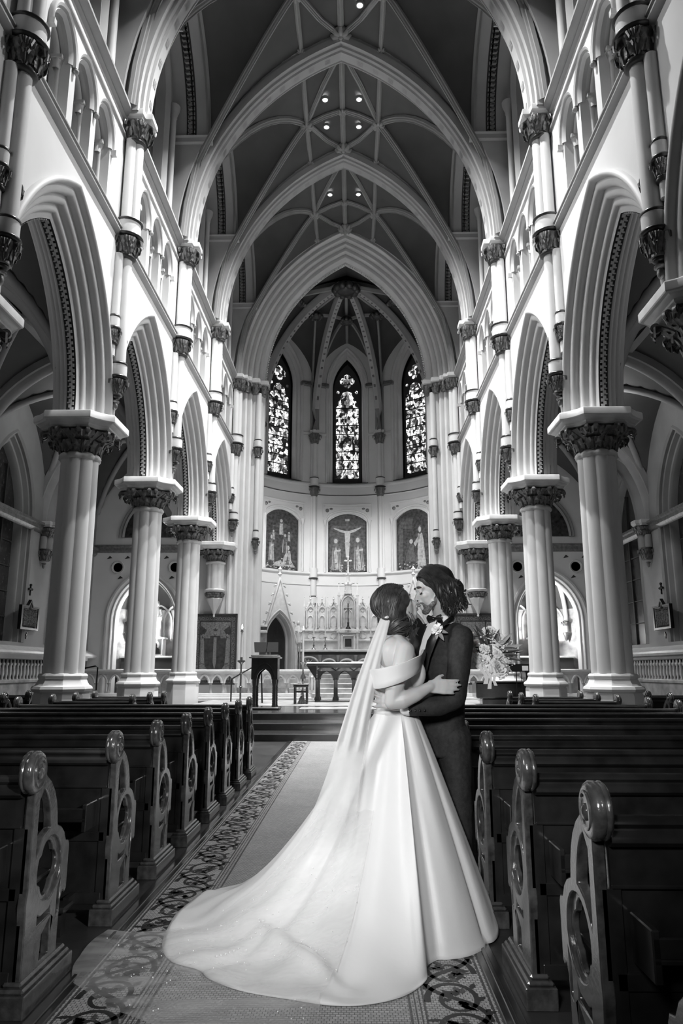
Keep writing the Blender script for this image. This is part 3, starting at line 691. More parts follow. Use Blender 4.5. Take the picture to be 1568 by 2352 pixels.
for k in range(-2, 3):
    f = ap(k * AL); n = 8
    # lower wall with mural recess
    b.grid([[f(-HB + 2 * HB * i / n, z, 0) for i in range(n + 1)] for z in (.0, 5.5)])
    for a0, a1 in ((-HB, -.87), (.87, HB)): b.grid([[f(a0 + (a1 - a0) * i / 3, z, 0) for i in range(4)] for z in (5.5, 8.3)])
    SA, SC = 1.16, None
    seg = [(-.87 + 1.74 * i / 10, 7.92 + .36 * (1 - (2 * i / 10 - 1) ** 2)) for i in range(11)]
    b.grid([[f(s, z, 0) for s, z in seg], [f(s, 8.5, 0) for s, z in seg]])
    b.grid([[f(s, 5.55 + .05, d) for s in (-.87, 0, .87)] for d in (0, .14)])
    for a0, a1 in ((-HB, -.87), (.87, HB)): b.grid([[f(a0 + (a1 - a0) * i / 3, z, 0) for i in range(4)] for z in (8.3, 8.5)])
    b.grid([[f(-HB + 2 * HB * i / n, z, 0) for i in range(n + 1)] for z in (8.5, 9.7)])
    # window storey
    over_arch(b, WR2, Wc2, -.05, 14.35, -HB, HB, 17.0, f, 0, 0, n=10, zfoot=9.7)
    b.grid([[f(s, 9.72, d) for s in (-1, 1)] for d in (0, .6)], 1)
b.grid([[(sg * RA, y, z) for z in (0, 17)] for sg, y in ((-1, 26.6), (-1, 28))]); b.grid([[(RA, y, z) for z in (0, 17)] for y in (26.6, 28)])
b.build('wall_surface', [M['plaster'], M['dark']], W, 40)
for k in range(-2, 3):
    f = ap(k * AL)
    mb = MB(); arch_sweep(mb, WR2, Wc2, 14.35, [(.02, 0), (0, -.06), (-.06, -.06), (-.09, 0), (-.1, .06), (-.16, .06), (-.19, .12), (-.22, .2), (-.28, .2), (-.31, .26), (-.36, .34), (-.36, .4)], f, legs=9.72, n=12); mb.build('window_jamb', M['arch'], W, 50)
    mb = MB()
    for e in (-1, 1):
        q = MB(); q.box((-.3, -.13, 0), (.3, .2, .22), 0, .05); x, y, z = f(e * 1.16, 14.3, 0); mb.merge(q, Matrix.Translation((x, y, z)) @ Matrix.Rotation(-(k * AL + e * 1.16 / RA), 4, 'Z'))
    mb.build('impost_moulding', M['gilt'], W, 30)
    mb = MB()
    for e in (-1, 1): mb.grid([[f(e * s, z, -d) for d, z in ((0, 11.92), (.06, 11.95), (.08, 12.02), (.06, 12.08), (0, 12.1))] for s in (1.0, 1.3, HB)])
    mb.build('string_course', M['arch'], W, 30)
    # mural surround
    mb = MB()
    jam = [(.2, 0), (.18, -.05), (.14, -.05), (.12, 0), (.08, -.04), (.04, -.04), (.02, .02), (0, .02), (0, .14)]
    rows = []
    for dl, d in jam:
        sx = (.87 + dl) / .87
        rows.append([f(-.87 - dl, 5.58, d), f(-.87 - dl, 7.9, d)] + [f(s * sx, z + dl * 1.05, d) for s, z in seg[1:-1]] + [f(.87 + dl, 7.9, d), f(.87 + dl, 5.58, d)])
    mb.grid(rows); 
    mb.grid([[f(s, z, -d) for s in (-1.12, 0, 1.12)] for z, d in ((8.62, 0), (8.64, .05), (8.7, .06), (8.72, 0))])
    for e in (-1, 1):
        for s0 in (1.12,): mb.grid([[f(e * (s0 + u), z, -d) for z in (8.1, 8.72)] for u, d in ((0, 0), (.0, .05), (-.05, .05), (-.05, 0))])
        mb.ball(f(e * .92, 8.42, -.0), (.09, .05, .09), 1, 8, 6); mb.ball(f(e * .74, 8.5, -.0), (.08, .04, .05), 1, 8, 6)
        q = MB(); q.lathe([(.05, 5.58), (.05, 5.75), (.035, 5.8), (.03, 7.7), (.05, 7.74), (.04, 7.76), (.08, 7.9), (.09, 7.96)], n=8); x, y, z = f(e * 1.02, 0, -.06); mb.merge(q, Matrix.Translation((x, y, 0)))
    mb.build('mural_surround', [M['plaster'], M['gilt']], W, 40)
full = ap(0); NS = 40
def aband(name, prof, m, sub=W):
    mb = MB(); L = 2 * HB * 2.5
    mb.grid([[full(-L + 2 * L * i / NS, z, -d) for i in range(NS + 1)] for d, z in prof]); mb.build(name, m, sub, 35)
aband('lower_string', [(0, 4.98), (.04, 5.0), (.04, 5.03), (0, 5.05)], M['arch'])
aband('sill_string', [(0, 5.42), (.04, 5.44), (.1, 5.5), (.1, 5.54), (.03, 5.6), (0, 5.6)], M['plaster'])
aband('wide_string', [(0, 9.06), (.05, 9.1), (.05, 9.14), (.02, 9.17), (.04, 9.5), (.1, 9.56), (.1, 9.62), (0, 9.7)], M['plaster'])
aband('dark_fillet', [(.055, 9.1), (.06, 9.12), (.055, 9.135)], M['ring'])
# windows
WL = {-2: None, -1: 'left', 0: 'centre', 1: 'right', 2: None}
n_w = 0
for k in range(-2, 3):
    n_w += 1
    f0 = ap(k * AL); ph = k * AL
    ox, oy, _ = f0(0, 0, .38)
    def g(s, z, d): return (ox + s * cos(ph) + d * sin(ph), oy - s * sin(ph) + d * cos(ph), z)
    wd = struct('window_%d' % n_w, {-1: 'tall left stained glass lancet of the apse', 0: 'tall central stained glass lancet of the apse', 1: 'tall right stained glass lancet of the apse'}.get(k))
    mb = MB(); A = [(s, 14.3 + z) for s, z in arc(*Rc(.66, 1.42), 0, 10)]
    loop = [(-.66, 9.72)] + A + [(.66, 9.72)]
    mb.add([g(s, z, .06) for s, z in loop], [tuple(range(len(loop)))]); mb.build('window_plate', M['dark'], wd, 0)
    # lancet light
    lz = [(-.53, 10.05), (-.53, 13.55), (-.5, 13.75), (-.42, 13.85), (-.34, 13.9), (-.3, 14.1), (-.2, 14.28), (0, 14.36), (.2, 14.28), (.3, 14.1), (.34, 13.9), (.42, 13.85), (.5, 13.75), (.53, 13.55), (.53, 10.05)]
    mb = MB(); mb.add([g(s, z, .04) for s, z in lz], [tuple(range(len(lz)))]); mb.build('lancet_glass', M['glass'], wd, 0)
    mb = MB(); qz = []
    for j in range(32):
        a = 2 * pi * j / 32; r = .2 + .15 * abs(cos(2 * a)) ** .5; qz.append((r * cos(a), 14.86 + r * sin(a)))
    mb.add([g(s, z, .035) for s, z in qz], [tuple(range(32))]); mb.build('quatrefoil_glass', M['glass'], wd, 0)
    mb = MB()
    for e in (-1, 1):
        cc = [(e * .44 + .075 * cos(a), 14.3 + .075 * sin(a)) for a in (2 * pi * j / 12 for j in range(12))]; mb.add([g(s, z, .035) for s, z in cc], [tuple(range(12))])
    mb.build('roundel_glass', M['glass'], wd, 0)
    mb = MB()
    for z in [10.05 + .43 * j for j in range(1, 9)]: mb.box((-.54, 0, z - .018), (.54, .03, z + .018))
    for s in (-.27, .27): mb.box((s - .008, .0, 10.05), (s + .008, .02, 13.8))
    mb.box((-.62, -.03, 9.72), (.62, .05, 10.03)); mb.box((-.62, -.08, 9.72), (.62, .05, 9.84))
    q = MB(); q.merge(mb, Matrix.Translation((ox, oy, 0)) @ Matrix.Rotation(-ph, 4, 'Z')); q.build('saddle_bars', M['dark'], wd, 0)
# ---- apse vault
CE = struct('ceiling_apse', 'dark ribbed vault of the apse')
ZR = 12.1; VR, Vc = Rc(4.35, 5.15)
def ribpt(ph, rho, dz=0): return V((rho * sin(ph), YA + rho * cos(ph), ZR + sqrt(max(0, VR * VR - (rho + Vc) ** 2)) + dz))
mb = MB()
for k in range(-2, 3):
    for e in (-1, 1):
        ph0 = k * AL + e * AL / 2
        rb = [ribpt(ph0, 4.35 * (1 - t / 12), .12) for t in range(13)]
        wa = []
        A = [(s, 14.3 + z) for s, z in arc(*Rc(HB - .05, 2.35), 0, 8)][:9]
        path = [(-(HB - .05), 12.1), (-(HB - .05), 12.8), (-(HB - .05), 13.6)] + A
        for t in range(13):
            u = t / 12 * (len(path) - 1); i0 = int(min(len(path) - 2, u)); fr = u - i0
            s = path[i0][0] + (path[i0 + 1][0] - path[i0][0]) * fr; z = path[i0][1] + (path[i0 + 1][1] - path[i0][1]) * fr
            wa.append(V(ap(k * AL)(-e * s, z, .0)))
        mid = [a.lerp(c, .5) + V((0, 0, .25 * t / 12)) for t, (a, c) in enumerate(zip(wa, rb))]
        mb.grid([wa, mid, rb])
mb.grid([[(x, y, 17.6 - abs(x) * .35) for x in (-4.5, -2, 0, 2, 4.5)] for y in (26.4, 28)])
mb.build('vault_cells', M['vault'], CE, 30)
def aprib(name, pts, w, h, m='rib', dash=False):
    q = MB(); rows = []
    for i, p in enumerate(pts):
        t = (pts[min(i + 1, len(pts) - 1)] - pts[max(i - 1, 0)]).normalized(); sd = t.cross(V((0, 0, 1)))
        if sd.length < .1: sd = V((1, 0, 0))
        sd.normalize(); up = sd.cross(t)
        if up.z < 0 and abs(t.z) < .9: up = -up
        ctr = V((0, YA, p.z)) - p; ctr.z = -1.5; 
        if up.dot(ctr) > 0: up = -up
        rows.append([p + sd * (w * a) + up * (h * c) for a, c in ((-1, .6), (-1, 0), (-.8, -.2), (-.7, -.6), (-.6, -.9), (.6, -.9), (.7, -.6), (.8, -.2), (1, 0), (1, .6))])
        if dash and i % 2 == 0 and 0 < i < len(pts) - 1:
            nx = (pts[i + 1] - p) * .55; o = -up * (h * .93)
            for c in (-.2, 0, .2): q.add([p + o + sd * w * (c - .07), p + o + sd * w * (c + .07), p + nx + o + sd * w * (c + .07), p + nx + o + sd * w * (c - .07)], [(0, 1, 2, 3)], 1)
    q.grid(rows); q.build(name, [M[m], M['dark']], CE, 40)
for j in (-3, -1, 1, 3):
    ph0 = j * AL / 2
    aprib('main_rib', [ribpt(ph0, 4.35 * (1 - t / 44)) for t in range(43)], .16, .2, 'mid', True)
for k in range(-2, 3):
    ph0 = k * AL
    aprib('ridge_rib', [V((r * sin(ph0), YA + r * cos(ph0), 16.68 + .45 * (1 - r / 4.45))) for r in (4.45, 3, 2, 1, .1)], .08, .1)
    for e in (-1, 1):
        a0 = V(ap(ph0)(e * HB * .93, 14.5, -.06)); a1 = V((2.1 * sin(ph0), YA + 2.1 * cos(ph0), 16.75))
        aprib('lierne_rib', [a0.lerp(a1, t / 8) + V((0, 0, .55 * sin(pi * t / 8))) for t in range(9)], .06, .09)
        q = MB(); x, y, _ = ap(ph0)(e * HB * .9, 0, -.05); q.lathe([(.06, 12.1), (.05, 14.2), (.1, 14.45), (.11, 14.55)], (x, y, 0), 8); q.build('vault_shaft', M['rib'], CE, 50)
    q = MB(); c = (2.1 * sin(ph0), YA + 2.1 * cos(ph0), 16.62); q.ball(c, (.26, .26, .2), 0, 12, 8)
    for j in range(8): a = j * pi / 4; q.ball((c[0] + .24 * cos(a), c[1] + .24 * sin(a), c[2] - .06), .1, 0, 8, 5)
    q.build('leaf_boss', M['ring'], CE, 60)
    p0 = V(c); p1 = V((2.1 * sin(ph0 + AL), YA + 2.1 * cos(ph0 + AL), 16.62))
    if k < 2: aprib('ring_rib', [p0, (p0 + p1) / 2 + V((0, 0, .1)), p1], .06, .08)
q = MB(); q.ball((0, YA, 17.0), (.48, .48, .28), 0, 16, 8)
for j in range(10): a = j * pi / 5; q.ball((.45 * cos(a), YA + .45 * sin(a), 16.92), .17, 0, 8, 6)
q.build('key_boss', M['ring'], CE, 60)
mb = MB(); mb.grid([[(x, y, 18.2) for x in (-5.5, 5.5)] for y in (25.9, 33.5)])
mb.grid([[(5.4 * cos(a), YA + 5.4 * sin(a), z) for a in (pi * j / 12 for j in range(13))] for z in (0, 18.2)]); mb.build('roof_shell', M['dark'], CE, 0)
# ---- apse shafts
AS = [('abacus', 0, .08, .26, 11.98, 12.12), ('cap', 0, .08, .27, 11.5, 12.0), ('tri', 0, .05, .13, 9.86, 11.5), ('ring', 0, .05, .2, 9.88, 0), ('drum', 0, .05, .2, 9.48, 9.88), ('ring', 0, .05, .24, 9.46, 0), ('cap', 0, .05, .23, 9.02, 9.46),
      ('tri', 0, .03, .12, 5.7, 9.02), ('ring', 0, .03, .2, 5.3, 0), ('drum', 0, .03, .18, 5.3, 5.75), ('shaft', 0, .03, .13, 4.5, 5.3), ('ring', 0, .03, .15, 4.5, 0), ('drum', 0, .03, .15, 4.2, 4.5), ('ring', 0, .03, .19, 4.18, 0), ('cap', 0, .03, .17, 3.9, 4.18)]
first = None
for j, nm in ((-3, 'far left, half behind the arch'), (-1, 'left of the central window'), (1, 'right of the central window'), (3, 'far right, half behind the arch')):
    ph0 = j * AL / 2; loc = (RA * sin(ph0), YA + RA * cos(ph0), 0); lab = 'ringed apse shaft carrying a dashed rib, ' + nm
    if first is None: first = shafts('apse_shaft', lab, loc, pi - ph0, 'apse wall shafts', AS)
    else: copy_tree(first, loc, pi - ph0, lab)
# ---- murals: figures in low relief on a mosaic ground
M['muralbg'] = mat('mosaic_ground', .05, .5, noise=.9, scale=9, bump=.3, bscale=90)
M['fig1'] = mat('mural_light_cloth', .38, .7, noise=.4, scale=9)
M['fig2'] = mat('mural_dark_cloth', .10, .7, noise=.5, scale=9)
M['fig3'] = mat('mural_skin', .45, .7, noise=.2, scale=12)
def blobfig(q, pts, m):      # outline in panel units, slightly thick
    q.prism(pts, lambda u, v, d: (u, -d, v), .0, .03, m)
def robe(x, z, h, w, lean=0, m=1, light=2):
    """a robed standing figure: (polygons, material)"""
    P = []
    P.append(([(x - w * .55 + lean * 0, z), (x - w * .5, z + h * .35), (x - w * .36 + lean * .6, z + h * .66), (x - w * .28 + lean, z + h * .82), (x + w * .26 + lean, z + h * .83), (x + w * .4 + lean * .6, z + h * .62), (x + w * .45, z + h * .3), (x + w * .6, z)], m))
    P.append(([(x - w * .1, z + .03), (x - w * .18 + lean * .7, z + h * .55), (x + w * .02 + lean, z + h * .78), (x + w * .14 + lean * .8, z + h * .5), (x + w * .22, z + .05)], light))
    for k_, (a_, b2) in enumerate(((-.42, -.3), (-.24, -.2), (.28, .2), (.42, .3))): P.append(([(x + w * a_, z + .02), (x + w * b2 + lean * .5, z + h * .7), (x + w * b2 + .012 + lean * .5, z + h * .7), (x + w * a_ + .03, z + .02)], light if k_ % 2 else 3))
    P.append(([(x - w * .2 + lean, z + h * .62), (x + w * .45 + lean, z + h * .66), (x + w * .42 + lean, z + h * .6), (x - w * .1 + lean, z + h * .55)], light))
    P.append(([(x + lean * 1.1 + w * .27 * cos(a), z + h * .92 + h * .12 * sin(a)) for a in (2 * pi * j / 14 for j in range(14))], 1))
    P.append(([(x + lean * 1.1 + w * .17 * cos(a), z + h * .92 + h * .075 * sin(a)) for a in (2 * pi * j / 10 for j in range(10))], 3))
    return P
def mural(k, figs, label):
    f = ap(k * AL); x, y, _ = f(0, 0, .06); t = thing('mural', label, 'mural', (x, y, 5.6), -k * AL, 'mural panels of the apse')
    loop = [(-.88, 0), (.88, 0), (.88, 2.34)] + [(s, z - 5.58) for s, z in seg[-2:0:-1]] + [(-.88, 2.34)]
    q = MB(); q.prism(loop, lambda u, v, d: (u, -d, v), -.03, .0, 0); q.build('ground', M['muralbg'], t, 0)
    q = MB(); r2 = random.Random(k + 5)
    for i in range(60):     # foliage and flecks at the feet and sky
        u, v = r2.uniform(-.8, .8), abs(r2.gauss(0, .16)) + .03
        q.ball((u, -.004, v), (r2.uniform(.02, .06), .012, r2.uniform(.015, .04)), r2.choice((0, 1, 1, 2)), 6, 4)
    tag(q.build('painted_ground_plants', [M['fig2'], M['fig1'], M['muralbg']], t, 0), None, None, None, 'stuff')
    for n, (nm, polys) in enumerate(figs):
        q = MB()
        for i, (pts, m) in enumerate(polys): q.prism(pts, lambda u, v, d: (u, -d, v), -.002, .006 + i * .0022 + .011 * (nm == 'painted_crucified_figure'), {1: 0, 2: 1, 3: 2}[m])
        q.build(nm, [M['fig2'], M['fig1'], M['fig3']], t, 0)
    return t
cross = [([(-.72, 1.98), (.72, 2.06), (.72, 2.16), (-.72, 2.12)], 1), ([(-.05, .2), (.05, .2), (.05, 2.4), (-.05, 2.4)], 1),
         ([(-.1, 2.35), (.1, 2.35), (.1, 2.45), (-.1, 2.45)], 2)]
body = [([(-.07, .7), (.06, .68), (.1, 1.25), (.08, 1.4), (-.1, 1.4), (-.1, 1.2)], 3), ([(-.1, 1.4), (.1, 1.4), (.14, 1.8), (.1, 1.9), (-.12, 1.9), (-.12, 1.7)], 3),
        ([(-.12, 1.9), (-.62, 2.05), (-.62, 2.0), (-.3, 1.84), (-.1, 1.8)], 3), ([(.1, 1.9), (.62, 2.08), (.6, 2.02), (.3, 1.84), (.12, 1.8)], 3),
        ([(-.12, 1.38), (.12, 1.36), (.13, 1.22), (-.1, 1.24)], 2), ([(-.02 + .07 * cos(a), 2.0 + .09 * sin(a)) for a in (2 * pi * j / 10 for j in range(10))], 1)]
mural(0, [('painted_cross', cross), ('painted_crucified_figure', body), ('painted_mourner', robe(-.5, .1, 1.45, .5, -.02)), ('painted_mourner', robe(.52, .1, 1.5, .52, -.05, 1, 2))], 'central arched mural of a crucified figure between two robed mourners')
kneel = lambda x, z, s: [([(x - .3 * s, z), (x - .2 * s, z + .4 * s), (x - .02 * s, z + .75 * s), (x + .15 * s, z + .7 * s), (x + .2 * s, z + .3 * s), (x + .4 * s, z)], 2), ([(x + .02 * s + .09 * s * cos(a), z + .85 * s + .1 * s * sin(a)) for a in (2 * pi * j / 10 for j in range(10))], 3), ([(x - .1 * s, z + .1), (x, z + .5 * s), (x + .1 * s, z + .1)], 1)]
angel = lambda x, z, s: [([(x - .45 * s, z + .35 * s), (x - .1 * s, z + .3 * s), (x, z + .1 * s), (x + .1 * s, z + .3 * s), (x + .5 * s, z + .4 * s), (x + .12 * s, z + .55 * s), (x - .12 * s, z + .55 * s)], 1), ([(x - .1 * s, z), (x - .08 * s, z + .5 * s), (x + .08 * s, z + .5 * s), (x + .12 * s, z)], 2), ([(x + .07 * s * cos(a), z + .62 * s + .08 * s * sin(a)) for a in (2 * pi * j / 10 for j in range(10))], 3)]
mural(-1, [('painted_angel', angel(0, 1.55, 1.0)), ('painted_angel', angel(-.4, 1.3, .6)), ('painted_angel', angel(.42, 1.3, .6)), ('painted_standing_figure', robe(-.5, .35, 1.15, .3, 0, 1, 2)), ('painted_kneeling_figure', kneel(.35, .15, 1.0)), ('painted_standing_figure', robe(.2, .75, .85, .3, 0, 1, 1)), ('painted_infant_and_cloth', [([(-.42, .16), (-.3, .32), (0, .42), (.1, .3), (.05, .15)], 2), ([(-.2, .25), (-.1, .36), (.02, .3)], 3)])], 'left arched mural of angels above a nativity group')
mural(1, [('painted_standing_figure', robe(.4, .12, 1.75, .4, -.05, 2, 2)), ('painted_kneeling_figure', [(p, 1 if m == 2 else m) for p, m in kneel(-.15, .35, 1.05)]), ('painted_tree', [([(-.8, .3), (-.6, .3), (-.55, 2.0), (-.8, 2.0)], 1), ([(-.8, 1.9), (-.1, 1.8), (.0, 2.3), (-.7, 2.3)], 1)]), ('painted_sleeve', [([(.0, 1.15), (.3, 1.5), (.36, 1.35), (.1, 1.0)], 2)])], 'right arched mural of a robed figure above a kneeling figure')
# ================================================================ platform, steps, rails
b = MB()
for y, z in ((14.69, .15), (15.4, .30), (16.25, .45)):
    b.box((-3.95, y, z - .15), (3.95, 24.2, z - .02)); b.box((-3.95, y - .04, z - .025), (3.95, 24.2, z), 1); b.box((-3.95, y - .045, z - .022), (3.95, y - .03, z - .006), 2)  # last box is a thin pale strip painting the edge highlight
o = b.build('floor_platform', [M['wood'], M['woodend'], M['step_highlight']], None, 20); tag(o, 'dark wooden platform with three steps before the altar', None, None, 'structure')
b = MB(); b.box((-4.0, 19.2, .44), (4.0, 25.7, .456)); b.box((-9, 22.3, 0), (-4.0, 25.7, .45)); b.box((4.0, 22.3, 0), (9, 25.7, .45))
for i, y in enumerate((24.6, 25.1, 25.6, 26.1, 26.6)): b.box((-1.9 if i < 3 else -4.4, y, .44), (1.9 if i < 3 else 4.4, 33, .6 + .15 * i), 0, .015)
b.box((-4.4, 25.9, .3), (4.4, 33, .75))
o = b.build('floor_chancel', M['vein'], None, 20); tag(o, 'pale marble steps and floor of the chancel', None, None, 'structure')
b = MB(); b.box((-1.0, 17.6, .45), (1.2, 18.6, .458)); b.box((-2.3, 18.2, .456), (-1.6, 18.8, .462)); o = b.build('altar_carpet', M['vein'], None, 0); tag(o, 'thin pale rug lying on the wooden altar platform', 'rug')
def gothic_rail(name, label, x0, x1, y=23.0, z0=.65, h=.71):
    t = thing(name, label, 'rail', ((x0 + x1) / 2, y, .45), 0, 'marble communion rails'); cx = (x0 + x1) / 2
    q = MB(); q.box((x0 - cx, -.2, 0), (x1 - cx, .3, .1), 0, .02); q.box((x0 - cx, -.12, .1), (x1 - cx, .2, .2), 0, .02); q.build('base_step', M['marble'], t, 20)
    q = MB(); q.box((x0 - cx, -.13, .84), (x1 - cx, .13, .91), 0, .02); q.box((x0 - cx, -.08, .78), (x1 - cx, .08, .84)); q.build('top_slab', M['marble'], t, 20)
    n = max(1, round((x1 - x0) / .4)); w = (x1 - x0) / n
    for i in range(n):
        c = x0 - cx + w * (i + .5); q = MB(); r_, c_ = Rc(w * .36, .24)
        f = lambda s, z, d: (c + s, d, z)
        over_arch(q, r_, c_, 0, .5, -w / 2, w / 2, .8, f, -.05, 0, 6); over_arch(q, r_, c_, 0, .5, -w / 2, w / 2, .8, f, .05, 0, 6)
        arch_sweep(q, r_, c_, .5, [(0, -.05), (0, .05)], f, n=6)
        arch_sweep(q, r_, c_, .5, [(.05, -.06), (.02, -.08), (-.02, -.06)], f, n=6)
        q.build('arch_panel', M['carve'], t, 40)
        for e in ((-1,) if i else (-1,)):
            q = MB(); q.lathe([(.05, .2), (.045, .25), (.032, .28), (.03, .44), (.05, .48), (.05, .52)], (c - w / 2 + .0, 0, 0), 8); q.build('colonnette', M['vein'], t, 50)
    for xx in (x0, x1):
        q = MB(); q.box((xx - cx - .1, -.12, .2), (xx - cx + .1, .12, .84), 0, .02); q.box((xx - cx - .07, -.125, .3), (xx - cx + .07, -.11, .7), 1)
        q.lathe([(.04, .3), (.05, .45), (.035, .6), (.03, .64), (.04, .68), (.02, .72)], (xx - cx, -.13, 0), 8); q.build('end_post', [M['marble'], M['vein']], t, 30)
    return t
gothic_rail('communion_rail', 'white marble gothic altar rail left of the altar table', -4.9, -1.0)
gothic_rail('communion_rail', 'white marble gothic altar rail right of the altar table, mostly behind the couple', 1.05, 4.9)
gothic_rail('communion_rail', 'white marble rail before the left side chapel', -8.85, -5.3)
gothic_rail('communion_rail', 'white marble rail before the right side chapel', 5.3, 8.85)
# radiator gallery along the aisle walls
for sg, sd in ((-1, 'left'), (1, 'right')):
    t = thing('arcaded_wall_rail', 'dim spindled stone rail below the %s aisle windows' % sd, 'rail', (sg * 8.8, 18.8, 0), 0, 'aisle wall rails')
    q = MB(); q.box((-.15, -6, 0), (.15, 6, 1.0)); q.box((-.2, -6, 1.0), (.2, 6, 1.1), 0, .02); q.build('plinth', M['vein'], t, 20)
    q = MB(); q.box((-.05, -6, 1.62), (.18, 6, 1.76), 0, .02); q.build('upper_rail', M['aisle'], t, 20)
    q = MB()
    for i in range(56): q.lathe([(.045, 1.1), (.03, 1.16), (.05, 1.25), (.035, 1.45), (.06, 1.5), (.03, 1.55), (.02, 1.64)], (0, -5.9 + i * .21, 0), 6)
    tag(q.build('spindles', M['carve'], t, 50), None, None, None, 'stuff')
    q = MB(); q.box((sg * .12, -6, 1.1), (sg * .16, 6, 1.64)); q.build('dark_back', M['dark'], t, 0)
# ================================================================ tapestries, framed things
M['cloth1'] = mat('tapestry_ground', .13, .95, noise=.5, scale=22)
M['cloth2'] = mat('tapestry_border', .085, .95, noise=.9, scale=30)
M['cloth3'] = mat('tapestry_dark_robe', .03, .95, noise=.5, scale=9)
M['cloth4'] = mat('tapestry_light_thread', .15, .95, noise=.3, scale=30)
def circ(x, z, rx, rz, n=14): return [(x + rx * cos(2 * pi * j / n), z + rz * sin(2 * pi * j / n)) for j in range(n)]
def tapestry(x, label):
    t = thing('tapestry', label, 'tapestry', (x, 25.68, 0), 0, 'framed tapestries')
    fn = lambda u, v, d: (u, -d, v); z0, z1, w = .88, 3.24, .72
    q = MB(); q.box((-w, -.0, z0), (w, .05, z1)); q.build('border_cloth', M['cloth2'], t, 0)
    q = MB()
    for a, c in (((-w - .03, z0 - .03), (-w + .02, z1 + .03)), ((w - .02, z0 - .03), (w + .03, z1 + .03)), ((-w, z1 - .03), (w, z1 + .03)), ((-w, z0 - .03), (w, z0 + .03))): q.box((a[0], -.03, a[1]), (c[0], .06, c[1]))
    q.build('frame', M['dark'], t, 20)
    q = MB(); q.box((-.52, -.012, 1.0), (.52, 0, 2.98)); q.box((-.56, -.008, .96), (.56, 0, 3.02), 1); q.build('centre_cloth', [M['cloth1'], M['cloth3']], t, 0)
    q = MB()
    for i in range(11):
        for sx in (-1, 1):
            q = MB()
            for rr in (.045, .028): q.prism(circ(sx * .64, 1.0 + i * .2, rr, rr, 10), fn, 0, .008 if rr > .03 else .012, 0 if rr > .03 else 1)
            q.build('border_medallion', [M['cloth4'], M['cloth3']], t, 0)
    for i in range(7): q = MB(); q.prism(circ(-.45 + i * .15, 3.1, .05, .04, 10), fn, 0, .009, 0); q.prism(circ(-.45 + i * .15, 3.1, .03, .02, 10), fn, 0, .013, 1); q.build('border_medallion', [M['cloth4'], M['cloth3']], t, 0)
    q = MB()
    q.prism(circ(0, 2.66, .16, .17, 20), fn, .01, .016, 2); q.prism([(-.4, 2.42), (.4, 2.42), (.34, 1.5), (.2, 1.3), (-.2, 1.3), (-.34, 1.5)], fn, .01, .02, 0)
    q.prism([(-.17, 2.5), (.17, 2.5), (.24, 2.0), (.2, 1.4), (.1, 1.25), (-.1, 1.25), (-.2, 1.4), (-.24, 2.0)], fn, .02, .028, 1)
    q.prism([(-.05, 2.45), (.05, 2.45), (.06, 1.6), (0, 1.35), (-.06, 1.6)], fn, .028, .034, 2); q.prism(circ(0, 2.63, .06, .085), fn, .016, .03, 2); q.prism([(-.09, 2.74), (-.05, 2.68), (.05, 2.68), (.09, 2.74), (.04, 2.72), (0, 2.77), (-.04, 2.72)], fn, .03, .036, 0)
    for sx in (-1, 1):
        q.prism([(sx * .42, 2.45), (sx * .5, 2.3), (sx * .48, 1.6), (sx * .36, 1.55), (sx * .38, 2.3)], fn, .02, .026, 2)
        q.prism([(sx * .3, 2.7), (sx * .5, 2.85), (sx * .55, 2.6), (sx * .42, 2.5)], fn, .01, .02, 1); q.prism(circ(sx * .42, 2.52, .04, .05), fn, .02, .03, 2)
        q.prism([(sx * .1, 1.22), (sx * .45, 1.45), (sx * .5, 1.36), (sx * .2, 1.12)], fn, .02, .028, 2); q.prism([(sx * .1, 1.0), (sx * .2, 1.18), (sx * .26, 1.0)], fn, .02, .028, 2)
    q.build('woven_robed_figure', [M['cloth3'], M['cloth3'], M['cloth4']], t, 0)
tapestry(-4.53, 'large framed tapestry of a crowned robed figure, left of the chancel')
tapestry(4.53, 'large framed tapestry behind the flower bouquet, right of the chancel')
for sg, sd in ((-1, 'left'), (1, 'right')):
    t = thing('framed_relief', 'dark framed devotional relief with small cross above on the %s aisle wall' % sd, 'framed relief', (sg * 8.95, 20.7, 0), -sg * pi / 2 if 0 else (pi / 2 if sg > 0 else -pi / 2), 'aisle wall reliefs')
    fn = lambda u, v, d: (u, d, v)
    ol = [(-.58, 2.45), (.58, 2.45), (.58, 3.12), (.16, 3.12), (0, 3.3), (-.16, 3.12), (-.58, 3.12)]; il = [(x * .84, 2.45 + (z - 2.45) * .84 + .06) for x, z in ol]
    q = MB(); q.ring(ol, il, fn, 0, .09); q.prism(ol, fn, 0, .02); q.build('frame', M['iron'], t, 20)
    il2 = [(x * .93, 2.5 + (z - 2.5) * .95) for x, z in il]; q = MB(); q.ring(il, il2, fn, 0, .06); q.build('inner_frame', M['aisle'], t, 20)
    q = MB(); q.prism(il2, fn, 0, .03)
    for i in range(7): q.lathe([(.07, 0), (.09, .15), (.05, .42), (.02, .46)], (-.38 + i * .12, .03, 2.56), 7); q.ball((-.38 + i * .12, .07, 3.05 if i == 3 else 2.98), .035, 0, 7, 5)
    q.build('carved_scene', M['cloth2'], t, 40)
    q = MB(); q.box((-.02, 0, 3.42), (.02, .04, 3.72)); q.box((-.1, 0, 3.58), (.1, .04, 3.62)); q.ball((0, .02, 3.72), .04); q.ball((-.1, .02, 3.6), .035); q.ball((.1, .02, 3.6), .035); q.build('wall_cross', M['iron'], t, 40)
    q = MB(); q.box((-.015, 0, 2.2), (.015, .03, 2.38)); q.box((-.04, 0, 2.28), (.04, .03, 2.34)); q.build('small_bracket', M['iron'], t, 20)
